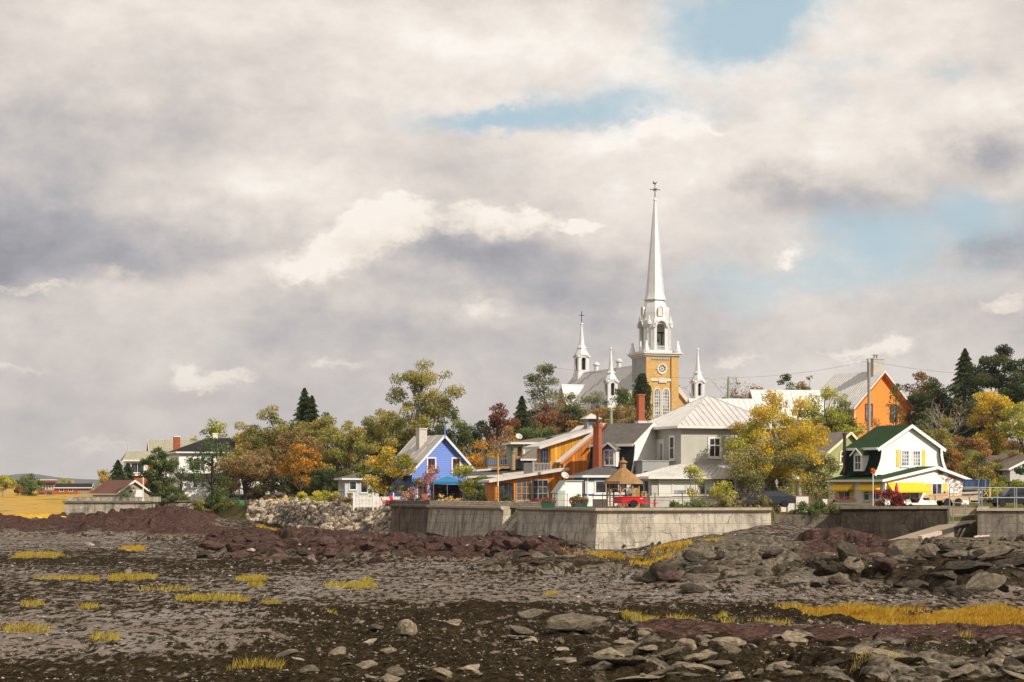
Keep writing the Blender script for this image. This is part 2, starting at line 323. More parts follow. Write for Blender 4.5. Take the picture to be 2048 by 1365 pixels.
# ------------------------------------------------------------------ ground: far flats, tidal shore, village land
def shore_material():
    m = bpy.data.materials.new('tidal_shore'); m.use_nodes = True; g = NT(m.node_tree)
    oc = g.n('ShaderNodeTexCoord').outputs['Object']
    A = lambda k: g.n('ShaderNodeAttribute', attribute_name=k).outputs['Fac']
    rock, red, weed, gold, sand = A('rock'), A('red'), A('weed'), A('gold'), A('sand')
    n1 = g.noise(oc, .55, 6, .62); n2 = g.noise(oc, 3.4, 6, .68); n3 = g.noise(oc, 11, 4, .6); n0 = g.noise(oc, .12, 4, .6)
    mud = g.mix(g.sstep(n2, .3, .7), (.10, .078, .060), (.23, .185, .145))
    mud = g.mix(g.m('MULTIPLY', g.sstep(n3, .50, .62), .5), mud, (.12, .10, .09))
    stones = g.n('ShaderNodeTexVoronoi', {'Vector': oc, 'Scale': 4.5}, feature='F1')
    sc = g.n('ShaderNodeSeparateColor', {0: stones.outputs['Color']}).outputs[0]
    peb = g.mix(sc, (.10, .085, .075), (.42, .36, .28))
    shing = g.mix(g.sstep(stones.outputs['Distance'], .28, .5), peb, (.06, .05, .045))
    mud = g.mix(g.m('MULTIPLY', sand, .95), mud, g.mix(.5, shing, g.mix(n1, (.17, .125, .10), (.27, .21, .17))))
    wd = g.mix(g.sstep(n2, .35, .68), (.009, .007, .005), (.040, .030, .017))
    wd = g.mix(g.m('MULTIPLY', g.sstep(n3, .52, .72), .7), wd, (.095, .068, .033))
    # weed lies in ragged patches
    n4 = g.noise(g.v('MULTIPLY', oc, (1, .62, 1)), .62, 9, .70)
    n5 = g.noise(g.v('MULTIPLY', oc, (1, .27, 1)), 3.0, 8, .70)
    wm = g.sstep(g.m('ADD', weed, g.m('ADD', g.m('MULTIPLY_ADD', n5, 3.4, -1.7), g.m('ADD', g.m('MULTIPLY_ADD', n4, 1.5, -.75), g.m('MULTIPLY_ADD', n3, 1.0, -.5)))), .40, .62)
    wet = g.mix(wm, mud, wd)
    rk = g.mix(g.sstep(n2, .3, .72), (.052, .043, .033), (.235, .20, .148))
    rk = g.mix(g.m('MULTIPLY', g.sstep(n3, .5, .75), .3), rk, (.045, .04, .032))
    rr = g.mix(g.sstep(n2, .3, .7), (.028, .016, .013), (.125, .074, .062))
    rr = g.mix(g.m('MULTIPLY', g.sstep(n3, .5, .72), .5), rr, (.035, .018, .016))
    rc = g.mix(g.sstep(g.m('ADD', red, g.m('ADD', g.m('MULTIPLY_ADD', n1, 1.7, -.85), g.m('MULTIPLY_ADD', n2, .8, -.4))), .36, .66), rk, rr)
    vein = g.sstep(g.m('ABSOLUTE', g.m('SUBTRACT', g.noise(g.v('MULTIPLY', oc, (.5, 1.6, 1.6)), 1.4, 5, .6), .5)), .045, .0)
    rc = g.mix(g.m('MULTIPLY', vein, .45), rc, (.012, .010, .009))
    rw = g.m('MULTIPLY', g.sstep(g.m('ADD', A('weed_crease_shade'), g.m('MULTIPLY_ADD', n2, .9, -.45)), .42, .58), .95)  # weed low on the rock, and crease shade painted in weed colour
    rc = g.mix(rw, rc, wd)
    rm = g.sstep(g.m('ADD', rock, g.m('MULTIPLY_ADD', n2, .5, -.25)), .4, .55)
    col = g.mix(rm, wet, rc)
    gd = g.mix(g.sstep(n1, .3, .7), (.50, .30, .035), (.62, .42, .06))
    gd = g.mix(g.sstep(n0, .52, .62), gd, (.33, .22, .07))
    col = g.mix(g.sstep(g.m('ADD', gold, g.m('MULTIPLY_ADD', n2, .5, -.25)), .4, .55), col, gd)
    bump = g.m('ADD', g.m('MULTIPLY', n2, .6), g.m('MULTIPLY', n3, .3))
    ro = g.m('SUBTRACT', .85, g.m('MULTIPLY', g.m('SUBTRACT', 1.0, g.m('MAXIMUM', rm, wm)), g.m('MULTIPLY', g.sstep(n0, .45, .6), .5)))
    p = principled(g, col, .8, 0, .3, bump, .16, .9); g.t.links.new(ro, p.inputs['Roughness']); g.t.links.new(g.m('MULTIPLY', g.m('SUBTRACT', 1.0, g.m('MAXIMUM', rm, wm)), .22), p.inputs['Specular IOR Level'])
    return m
def band(py, a, b, f):
    return S(a - f, a + f, py) * (1 - S(b - f, b + f, py))
def shore_height(px, py, d, x):
    """height of the tidal shore and its cover, from plan position (px, py = bearing and flat-ground row)"""
    y = d
    wob = (fbm(x * .09, y * .045, 3) - .5)
    wf = (fbm(x * .5, y * .25, 5) - .5)
    pyw = py + wob * 34 + wf * 10; pxw = px + wob * 160 + wf * 60
    # --- rock masses
    gap = .35 + .65 * S(.36, .52, fbm(x * .07 + 3, y * .10, 91, 4))
    left = band(pyw, 1050, 1074, 8) * (1 - S(360, 460, pxw))
    hump = np.exp(-((px - 345) / 75) ** 2 - ((py - 1064) / 9) ** 2) + .7 * np.exp(-((px - 235) / 60) ** 2 - ((py - 1068) / 6) ** 2)
    mid = band(pyw, 1068, 1124, 7) * S(350, 470, pxw) * (1 - S(1105, 1215, pxw))
    mid = mid * gap; left = left * (.4 + .6 * gap)
    mid2 = band(pyw, 1130, 1150, 5) * S(930, 1010, pxw) * (1 - S(1300, 1370, pxw))
    right = S(1290, 1400, pxw * .5 + px * .5 + (1160 - py) * .5) * (1 - S(1158, 1196, pyw - S(1500, 1750, px) * 6 - S(1750, 1900, px) * 8))
    right = right * S(1098, 1125, pyw + S(1620, 1800, px) * 40)
    beach = S(1280, 1420, pxw) * (1 - S(1112, 1130, pyw)) * (1 - S(1650, 1750, pxw))
    red2 = band(pyw, 1252, 1302, 9) * S(1230, 1340, pxw)
    red2 = red2 * (.65 + .35 * gap)
    fore = S(1275, 1320, pyw) * S(1050, 1350, pxw)
    far_l = S(1062, 1054, pyw) * (1 - S(600, 760, px))
    # --- heights: rounded slabs parted by creases
    c1, e1, r1, ox1, oy1 = cells(x * .15 + wf * .7, y * .085 + wob * .6, 1)
    c2, e2, r2, ox2, oy2 = cells(x * .46 + wf * .9, y * .25 + wob, 5)
    c3, e3, r3, ox3, oy3 = cells(x * 1.5 + wf, y * .8 + wf, 11)
    b1 = S(0, .20, e1) * (.35 + r1 + .7 * ox1 * (r1 - .3)); b2 = S(0, .13, e2) * (.15 + .8 * r2 - .7 * oy2 * r2); b3 = S(0, .18, e3) * r3
    rough = fbm(x * .5, y * .3, 31, 6, .52)
    lay = np.abs(fbm(x * .22 + y * .05, y * .5 + x * .03, 35, 5) - .5)
    rockh = b1 * .85 + b2 * .48 + b3 * .12 + (rough - .35) * .45 - S(.035, 0, lay) * .30
    z = (fbm(x * .18, y * .10, 41) - .5) * .16 + (fbm(x * 1.3, y * .8, 43, 4) - .5) * .07
    z = z + S(218, 262, d) * (1 - S(480, 640, px)) * 1.2
    z = z + hump * 1.25 * (.7 + .6 * rough)
    z = z + left * (rockh * .85) + mid * (rockh * .72) + mid2 * rockh * .45
    slope = S(1196, 1085, py)
    z = z + S(1180, 1420, px) * slope * (1.0 - .45 * S(1640, 1760, px)) * S(1150, 1400, px) + .95 * np.exp(-((px - 1545) / 110) ** 2) * S(1128, 1100, py)
    z = z + np.exp(-((py - 1130) / 15) ** 2) * S(1730, 1800, px) * (.30 + .38 * r1)
    z = z + right * rockh * (.62 + .22 * S(1450, 1600, px) - .16 * S(1720, 1800, px)) * S(1100, 1118, py)
    z = z + red2 * (rockh * .42 + .02) + fore * rockh * .42
    z = z + (1 - np.clip(right + mid + left, 0, 1)) * (fbm(x * .9, y * .42, 47, 5, .6) - .5) * .26 * S(1062, 1110, py)
    # seaweed mounds of the foreground
    lft = S(620, 380, px)
    fw = (S(1205, 1228, pyw) * (1 - lft) + S(1215, 1365, pyw) * lft * .75) * (1 - red2)
    z = z + fw * ((fbm(x * .55, y * .3, 51, 5) - .45) * .65 + (fbm(x * 3.2, y * 2.0, 53, 3) - .5) * .14)
    rock = np.clip(left + hump + mid + mid2 * .9 + right + red2 + fore * S(.5, .62, r2 * .7 + rough * .5) * .9 + beach * S(.60, .8, rough) * .7, 0, 1)
    
    red = np.clip(left + hump + mid * 1.1 + red2 + .8 * S(1118, 1100, pyw) * S(1200, 1350, px) * (1 - S(1480, 1600, px))
                  + S(1550, 1620, pxw) * (1 - S(1760, 1830, pxw)) * S(1168, 1130, pyw) + .35 * mid2, 0, 1)
    # weed
    w = .51 + .30 * (fbm(x * .10, y * .04, 61) - .5)
    streak = S(.50, .62, fbm(x * .045, y * .07, 63, 4))
    w = w + streak * .16 * (1 - S(1215, 1240, pyw) * (1 - fw))
    w = np.maximum(w, fw * (.92 + .4 * wf)); w = w + S(330, 480, px) * S(1280, 1320, py) * .2
    w = w - .04 * band(pyw, 1165, 1208, 8) * S(430, 560, pxw) * (1 - S(900, 1100, px))
    w = w + .16 * band(pyw, 1112, 1150, 8) * (1 - S(500, 760, pxw)) + .2 * S(1290, 1340, py) * (1 - S(350, 480, px))
    sand = np.clip(band(pyw, 1060, 1108, 7) * (1 - S(560, 700, pxw)) * .9 + beach + band(pyw, 1122, 1146, 6) * S(420, 600, px) * .8 + band(pyw, 1150, 1200, 8) * S(1050, 1200, px) * .75, 0, 1)
    w = w - sand * .04
    weed_crease_shade = np.clip(.9 * fore * S(.62, .48, rough) + (.45 + .35 * S(1600, 1750, px)) * right * S(1135, 1172, pyw) + .5 * mid2 + .25 * mid + .35 * red2 * S(1275, 1300, pyw)
                       + .75 * (right + mid + mid2 + red2) * np.maximum(S(.10, .01, e2), S(.03, .0, lay)) + .5 * (right + mid) * S(.10, .02, e1) + .30 * right * S(1760, 1830, px) * S(1108, 1125, py), 0, 1)  # dark creases stand for shade between slabs; right end darker too
    gold = S(1062, 1056, pyw) * (1 - S(128, 160, px))
    return z, dict(rock=rock, red=red, weed=w, gold=gold, sand=sand, weed_crease_shade=weed_crease_shade)
def build_shore():
    nx, ny = 1000, 780
    px = np.linspace(-420, 2500, nx)
    py = np.concatenate([np.linspace(1016, 1060, 40, endpoint=False), np.linspace(1060, 1440, ny - 40)])
    PX, PY = np.meshgrid(px, py)
    D = FPX * EYE / (PY - HZ); XX = (PX - 1024) / FPX * D
    z, at_ = shore_height(PX, PY, D, XX)
    V = np.stack([XX, D, z], -1).reshape(-1, 3)
    i = np.arange(nx * ny).reshape(ny, nx)
    F = np.stack([i[1:, :-1], i[1:, 1:], i[:-1, 1:], i[:-1, :-1]], -1).reshape(-1, 4)
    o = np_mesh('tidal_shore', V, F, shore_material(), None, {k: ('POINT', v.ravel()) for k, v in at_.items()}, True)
    tag(o, kind='structure'); return o
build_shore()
def shore_z(px, py):
    d = FPX * EYE / (py - HZ); p = lambda v: np.array([float(v)])
    return float(shore_height(p(px), p(py), p(d), p((px - 1024) / FPX * d))[0][0]), d
# village land behind the seawalls
LAND = [(-900, 262, 1.5), (126, 262, 1.5), (131, 260, 1.55), (292, 260, 1.8), (300, 275, 2.0), (402, 276, 1.7), (440, 262, 1.3), (560, 240, .9), (610, 226, .5), (700, 214, .3), (778, 206, .3), (786, 208.5, 3.35),
        (1190, 169.0, 3.38), (1540, 172.4, 3.38), (1550, 184, 2.75), (1678, 183.5, 2.75), (1684, 182, 3.4), (1893, 181.6, 3.4), (1901, 186, 2.4), (1952, 186, 2.6), (1958, 170, 3.35), (2900, 170, 3.35)]
LP = np.array(LAND, float)
def land_z(x, d):
    x = np.asarray(x, float); d = np.asarray(d, float); px = 1024 + FPX * x / d
    f = np.interp(px, LP[:, 0], LP[:, 1]); z0 = np.interp(px, LP[:, 0], LP[:, 2])
    lf = 1 - S(126, 131 + np.maximum(0, d - 268) * 1.1, px)
    z = z0 + (3.42 - z0) * S(0, np.interp(px, [131, 250, 330, 402], [150, 60, 30, 10]), d - f) * (1 - lf) + lf * S(0, 230, d - f) * 1.75
    sx = S(-9, 12, x - (d - 200) * -.02)
    z = z + S(222, 312, d) * 8.4 * sx + S(300, 420, d) * 2.4 * sx
    z = z + S(600, 2500, d) * 6 * sx
    return z
def LZ(x, d): return float(land_z(x, d))
def build_land():
    g_m = bpy.data.materials.new('lawn_and_soil'); g_m.use_nodes = True; g = NT(g_m.node_tree)
    oc = g.n('ShaderNodeTexCoord').outputs['Object']; go = g.n('ShaderNodeAttribute', attribute_name='gold').outputs['Fac']
    n1, n2, n3 = g.noise(oc, .25, 5, .6), g.noise(oc, 2.5, 5, .65), g.noise(oc, .035, 4, .6)
    col = g.mix(g.sstep(n1, .35, .65), (.06, .075, .018), (.17, .13, .045)); col = g.mix(g.m('MULTIPLY', g.sstep(n2, .45, .7), .5), col, (.04, .045, .012))
    gd = g.mix(g.sstep(n1, .3, .7), (.40, .215, .025), (.50, .31, .045)); gd = g.mix(g.sstep(n3, .50, .6), gd, (.36, .27, .12))
    st = g.noise(g.v('MULTIPLY', oc, (.06, .02, 1)), 1.0, 5, .6)
    gd = g.mix(g.sstep(st, .56, .66), gd, (.20, .19, .04)); gd = g.mix(g.sstep(g.noise(g.v('MULTIPLY', oc, (.08, .03, 1)), 1.7, 4, .6), .62, .68), gd, (.10, .06, .035))
    col = g.mix(go, col, gd)
    principled(g, col, .9, 0, .1, n2, .15)
    px = np.concatenate([np.linspace(-900, 90, 40), np.linspace(90, 2100, 400), np.linspace(2120, 2900, 20)])
    t = np.concatenate([[0, 0], np.linspace(0, 1, 60) ** 2.2 * 1.0])
    f = np.interp(px, LP[:, 0], LP[:, 1])
    far = 2600.0
    Dg = f[None, :] * (far / f[None, :]) ** t[:, None]
    Xg = (px[None, :] - 1024) / FPX * Dg
    Zg = land_z(Xg, Dg) + (fbm(Xg * .2, Dg * .2, 71) - .5) * .18
    Zg[0] = -1.2
    gold = 1 - S(126, 132 + np.maximum(0, Dg - 268) * .9, px[None, :] * np.ones_like(Dg))
    V = np.stack([Xg, Dg, Zg], -1).reshape(-1, 3); ny, nx = Xg.shape
    i = np.arange(nx * ny).reshape(ny, nx)
    F = np.stack([i[:-1, :-1], i[:-1, 1:], i[1:, 1:], i[1:, :-1]], -1).reshape(-1, 4)
    tag(np_mesh('village_ground', V, F, g_m, None, {'gold': ('POINT', gold.ravel())}, True), kind='structure')
build_land()
def build_flats():
    mb = MB(); r = 30000
    mb.add([(-r, -3000, -1.3), (r, -3000, -1.3), (r, r, -1.3), (-r, r, -1.3)], [(0, 1, 2, 3)])
    tag(mb.build('far_flats', M('far_flats', (.10, .09, .06), 'plain', .9, .3, .01)), kind='structure')
    # distant wooded hills
    px = np.linspace(-900, 3000, 260); d0 = 5200.0; V = []
    top = 5.2 + d0 / FPX * (8 + 12 * np.exp(-((px - 55) / 60) ** 2) + 14 * fbm(px * .004, px * 0, 81, 4) * np.exp(-((px - 120) / 260) ** 2) + 3 * fbm(px * .02, px * 0, 83, 3))
    rows = [(0, 0.0), (500, .55), (1100, 1.0), (1900, .8), (3000, 0.0)]
    for dy, k in rows:
        V.append(np.stack([(px - 1024) / FPX * (d0 + dy), np.full_like(px, d0 + dy), -2 + (top + 2) * k * (1 + dy / d0)], -1))
    V = np.concatenate(V); n = len(px); i = np.arange(n * 5).reshape(5, n)
    F = np.stack([i[:-1, :-1], i[:-1, 1:], i[1:, 1:], i[1:, :-1]], -1).reshape(-1, 4)
    tag(np_mesh('distant_hills', V, F, M('wooded_hills', (.045, .07, .05), 'plain', .9, .5, .012), None, None, True), kind='structure')
build_flats()
# ------------------------------------------------------------------ seawalls
CONC = M('pale_concrete', (.56, .50, .41), 'concrete', .85, .16, .8, bd=.05)
CONCM = M('grey_concrete', (.50, .45, .36), 'concrete', .85, .2, .8, bd=.05, dirt=(.10, .085, .07))
CONCD = M('dark_concrete', (.060, .048, .037), 'concrete', .9, .4, 1.2, bd=.06, dirt=(.020, .016, .013))
CAPM = M('coping_concrete', (.42, .36, .27), 'plain', .85, .25, 2.0)
CAPD = M('dark_coping', (.17, .145, .115), 'plain', .85, .35, 2.0)
def wall_run(mb, pts, z0, z1, out=0.0, thick=.7, zprof=None):
    """solid wall along plan points (left to right seen from the shore); foot pushed outwards by out"""
    P = [Vector((p[0], p[1])) for p in pts]; n = len(P); O = []
    for i in range(n):
        a = (P[i] - P[i - 1]).normalized() if i else None; b = (P[i + 1] - P[i]).normalized() if i < n - 1 else None
        na = Vector((a.y, -a.x)) if a else None; nb = Vector((b.y, -b.x)) if b else None
        m = (na + nb).normalized() if a and b else (na or nb)
        k = 1 / max(.3, m.dot(na or nb)) if a and b else 1
        O.append(m * k)
    if not hasattr(z0, '__len__'): z0 = [z0] * n
    if not hasattr(z1, '__len__'): z1 = [z1] * n
    vs = []
    for i in range(n):
        p, o = P[i], O[i]
        vs += [(*(p + o * out), z0[i]), (*p, z1[i]), (*(p - o * thick), z1[i]), (*(p - o * thick), z0[i])]
    fs = [(0, 1, 2, 3), tuple(4 * (n - 1) + k for k in (3, 2, 1, 0))]
    for i in range(n - 1):
        for k in range(4): fs.append((4 * i + k, 4 * (i + 1) + k, 4 * (i + 1) + (k + 1) % 4, 4 * i + (k + 1) % 4))
    mb.add(vs, fs); return mb
def lerp2(a, b, t): return (a[0] + (b[0] - a[0]) * t, a[1] + (b[1] - a[1]) * t)
A0, A1, A2, A3 = (X(784, 207), 207), (X(858, 198.6), 198.6), (X(1195, 167.5), 167.5), (X(1541, 170.8), 170.8)
T1, T2 = lerp2(A1, A2, .487), lerp2(A1, A2, .577)          # the stair notch
def build_seawalls():
    w = empty('seawall', (0, 0, 0), 0, 'long weathered concrete seawall with a stair notch and one sharp corner', 'seawall')
    wall_run(MB(), [A0, A1], -1, 3.18, .45).build('dark_face', M('brown_concrete', (.20, .155, .125), 'concrete', .9, .3, 1, bd=.05, dirt=(.06, .045, .036)), w)
    wall_run(MB(), [A1, T1], -1, 3.18, .5).build('face', CONCM, w)
    wall_run(MB(), [T2, A2, A3], -1, 3.12, .55).build('face', CONC, w)
    # coping: slanted soffit and flat top
    for nm, pts, m in (('coping', [A0, A1], CAPD), ('coping', [A1, T1], CAPM), ('coping', [T2, A2, A3], CAPM)):
        a = MB(); n = 0
        wall_run(a, pts, 3.184 if pts[0] != T2 else 3.124, 3.42, -.03)
        P = [(p[0], p[1]) for p in pts]
        q = MB()
        off = lambda pts, k: wall_run(MB(), pts, 0, 1, k).v[0::4]
        o1, o2 = off(pts, .03), off(pts, .32)
        vs = []
        for (x1, y1, _), (x2, y2, _) in zip(o1, o2):
            vs += [(x1, y1, 3.06), (x2, y2, 3.25), (x2, y2, 3.46), (x1 * 2 - x2 - (x2 - x1) * 1.2, y1 * 2 - y2 - (y2 - y1) * 1.2, 3.46), (x1 * 2 - x2 - (x2 - x1) * 1.2, y1 * 2 - y2 - (y2 - y1) * 1.2, 3.06)]
        k = 5; nn = len(o1); fs = [tuple(range(k)), tuple(k * (nn - 1) + i for i in range(k - 1, -1, -1))]
        for i in range(nn - 1):
            for j in range(k): fs.append((k * i + j, k * (i + 1) + j, k * (i + 1) + (j + 1) % k, k * i + (j + 1) % k))
        q.add(vs, fs).build(nm, m, w)
    ft = MB(); wall_run(ft, [lerp2(A1, A2, .70), A2, lerp2(A2, A3, .30)], -1, [.95, .35, .15], .95, .9); ft.build('footing', CONCM, w)
    ft = MB(); wall_run(ft, [lerp2(A1, A2, .58), lerp2(A1, A2, .80)], -1, [1.25, .9], 1.1, 1.1); ft.build('footing', CONCM, w)
    # steps between the two wings
    st = MB(); dirn = (Vector(T2) - Vector(T1)).normalized(); nrm = Vector((dirn.y, -dirn.x))
    L = (Vector(T2) - Vector(T1)).length
    for k in range(13):
        a = Vector(T1) + dirn * (.25 * L) ; z1 = 3.3 - k * .20
        p0 = Vector(T1) + nrm * (-1.6 + k * .2); p1 = Vector(T2) + nrm * (-1.6 + k * .2)
        for q in (p0,):
            c = [p0 + dirn * .05, p1 - dirn * .05]
            d2 = nrm * .26
            v = [(*c[0], -1), (*c[1], -1), (*(c[1] + d2), -1), (*(c[0] + d2), -1)]
            st.add(v + [(x, y, z1) for x, y, _ in v], [(0, 1, 2, 3), (7, 6, 5, 4), (0, 4, 5, 1), (1, 5, 6, 2), (2, 6, 7, 3), (3, 7, 4, 0)])
    st.build('steps', CONCM, w)
    # drain stubs near the foot
    for px, py in ((1247, 1092), (1303, 1088), (1317, 1086), (1364, 1080), (1425, 1071)):
        t = (px - 1195) / (1541 - 1195); p = lerp2(A2, A3, t); dd = p[1] - .45
        z = Z(py, dd); MB().tube([(p[0], dd + .5, z), (p[0], dd - .12, z)], .13, 10).build('drain_pipe', M('rusty_pipe', (.05, .03, .022)), w)
    # far left wall
    B0, B1, B2 = (X(129, 258), 258), (X(290, 258), 258), (X(291, 259), 274.5)
    w = empty('seawall', (0, 0, 0), 0, 'streaked grey concrete seawall far left, with a squared corner below a hedge', 'seawall')
    wall_run(MB(), [(X(129, 258) - 1.0, 275), B0, B1, B2, (X(404, 276), 276)], -.5, 3.2, .12).build('face', CONCM, w)
    wall_run(MB(), [(X(129, 258) - 1.25, 275), (B0[0] - .2, B0[1] - .2), (B1[0] + .2, B1[1] - .2), (B2[0] + .2, B2[1] - .2), (X(404, 276), 275.8)], 3.204, 3.42, 0, 1.1).build('coping', CAPD, w)
    wall_run(MB(), [(X(134, 262), 262.5), (X(320, 262), 262.5)], 3.3, 3.95, 0, .3).build('parapet', CONCM, w)
    # low wall, dark wall, right wall
    w = empty('seawall', (0, 0, 0), 0, 'low stained grey concrete wall below the green shrubs', 'seawall')
    wall_run(MB(), [(X(1543, 182), 182.4), (X(1600, 182), 182.2), (X(1682, 182), 182)], -1, 2.72, .15).build('face', M('middle_concrete', (.23, .195, .16), 'concrete', .9, .3, 1, bd=.05, dirt=(.09, .07, .055)), w)
    w = empty('seawall', (0, 0, 0), 0, 'dark brown concrete seawall with vertical stains below the green roofed house', 'seawall')
    Dp = [(X(1681, 184), 184), (X(1683, 180), 180), (X(1760, 179.6), 179.6), (X(1840, 180), 180), (X(1893, 181), 181), (X(1897, 186), 186)]
    wall_run(MB(), Dp, -1, 3.25, .18).build('face', CONCD, w)
    wall_run(MB(), [(p[0] + (-.15 if i < 2 else .15 if i > 3 else 0), p[1] - .22) for i, p in enumerate(Dp)], 3.254, 3.5, 0, .8).build('coping', CAPD, w)
    w = empty('seawall', (0, 0, 0), 0, 'patched grey concrete seawall at the right edge under the metal railing', 'seawall')
    E = [(X(1957, 186) + .1, 186), (X(1957, 168), 168.2), (X(2100, 168), 168), (X(2300, 167), 166)]
    wall_run(MB(), E, -1, 3.22, .1).build('face', M('patched_concrete', (.27, .235, .195), 'concrete', .9, .3, 1, bd=.05, dirt=(.10, .08, .065)), w)
    wall_run(MB(), [(p[0] - .15, p[1] - .2) for p in E], 3.224, 3.42, 0, 1.0).build('coping', CAPM, w)
    # retaining wall at the back of the ramp
    w = empty('retaining_wall', (0, 0, 0), 0, 'short beige retaining wall behind the ramp gap in the seawall', 'retaining wall')
    wall_run(MB(), [(X(1896, 186), 186.4), (X(1957, 186), 186.4)], 0, 3.3, 0, .4).build('face', M('beige_concrete', (.36, .28, .19), 'plain', .85, .2, 1.5), w)
    for o in bpy.data.objects:
        if o.get('category') in ('seawall', 'retaining wall'): o['kind'] = 'thing'
    # ramp
    r = empty('boat_ramp', (0, 0, 0), 0, 'pale concrete ramp sloping down between two seawalls', 'ramp')
    a, b, c, d_ = at(1898, 1044, 184), at(1957, 1040, 184), at(1871, 1083, 160), at(1769, 1083, 165)
    MB().slab([d_, c, b, a], .5).build('deck', M('ramp_concrete', (.30, .235, .17), 'plain', .85, .25, 1.4), r)
    MB().bar(at(1840, 1076, 161), at(1880, 1066, 165), .35, .3).build('edge_beam', M('bleached_wood', (.55, .43, .36), 'wood'), r)
    MB().bar(at(1880, 1066, 165), at(1936, 1050, 175), .25, .3).build('edge_beam', M('dark_timber', (.06, .045, .035), 'wood'), r)
    for px in (1910, 1921, 1930):
        MB().bar(at(px, 1058, 171), at(px - 14, 1084, 170), .12).build('strut', M('bleached_wood', (.55, .43, .36), 'wood'), r)
build_seawalls()
# ------------------------------------------------------------------ building kit
WHITE = M('white_paint', (.72, .70, .66), 'plain', .6, .08, 1.5)
GLASS = glass('window_glass'); CURT = glass('curtained_glass', (.16, .17, .19), .15); WARMG = glass('warm_room_glass', (.10, .06, .035), .1)
class Face:
    """a facade plane: origin, direction along it, outward normal (house coordinates)"""
    def __init__(s, o, u, n): s.o, s.u, s.n = Vector(o), Vector(u).normalized(), Vector(n).normalized()
    def p(s, a, b, c=0.0): return s.o + s.u * a + Vector((0, 0, b)) + s.n * c
    def box(s, mb, u0, u1, v0, v1, n0, n1):
        v = [s.p(a, b, c) for a, b, c in ((u0, v0, n1), (u1, v0, n1), (u1, v0, n0), (u0, v0, n0), (u0, v1, n1), (u1, v1, n1), (u1, v1, n0), (u0, v1, n0))]
        return mb.add(v, [(0, 3, 2, 1), (4, 5, 6, 7), (0, 1, 5, 4), (1, 2, 6, 5), (2, 3, 7, 6), (3, 0, 4, 7)])
def front(y=0.0, x=0.0): return Face((x, y, 0), (1, 0, 0), (0, -1, 0))
def left(x=0.0, y=0.0): return Face((x, y, 0), (0, -1, 0), (-1, 0, 0))     # u runs towards the viewer from depth y
def right_(x, y=0.0): return Face((x, y, 0), (0, 1, 0), (1, 0, 0))
def window(h, F, u, v, w, hh, fm=None, pane=None, cols=1, rows=2, fr=.11, sill=True, name='window', proud=.07, label=None):
    fm = fm or WHITE; pane = pane or GLASS
    mb = MB()
    F.box(mb, u - fr, u, v - fr, v + hh + fr, -.02, proud); F.box(mb, u + w, u + w + fr, v - fr, v + hh + fr, -.02, proud)
    F.box(mb, u, u + w, v + hh, v + hh + fr, -.02, proud); F.box(mb, u, u + w, v - fr, v, -.02, proud)
    t = .03
    for k in range(1, cols): F.box(mb, u + w * k / cols - t, u + w * k / cols + t, v, v + hh, -.015, proud - .02)
    for k in range(1, rows): F.box(mb, u, u + w, v + hh * k / rows - t, v + hh * k / rows + t, -.015, proud - .023)
    if sill: F.box(mb, u - fr - .05, u + w + fr + .05, v - fr - .06, v - fr, -.02, proud + .05)
    o = mb.build(name, fm, h)
    if label: o['label'] = label
    F.box(MB(), u, u + w, v, v + hh, -.03, .02).build('pane', pane, o)
    return o
def board(h, F, u0, u1, v0, v1, m, name='trim', n1=.04, n0=-.02):
    return F.box(MB(), u0, u1, v0, v1, n0, n1).build(name, m, h)
def roof_plane(mb, e0, e1, r1, r0, t=.16): return mb.slab([e0, e1, r1, r0], t)
def seams(mb, e0, e1, r0, r1, step=.5, w=.05, h=.06):
    """standing seams running from the eave line e0-e1 to the ridge line r0-r1"""
    e0, e1, r0, r1 = map(Vector, (e0, e1, r0, r1)); n = max(2, int((e1 - e0).length / step))
    nrm = (e1 - e0).cross(r0 - e0); nrm.normalize()
    for k in range(n + 1):
        t = k / n; a, b = e0.lerp(e1, t) + nrm * h * .45, r0.lerp(r1, t) + nrm * h * .45
        if (b - a).length > .3: mb.bar(a, b, w, h)
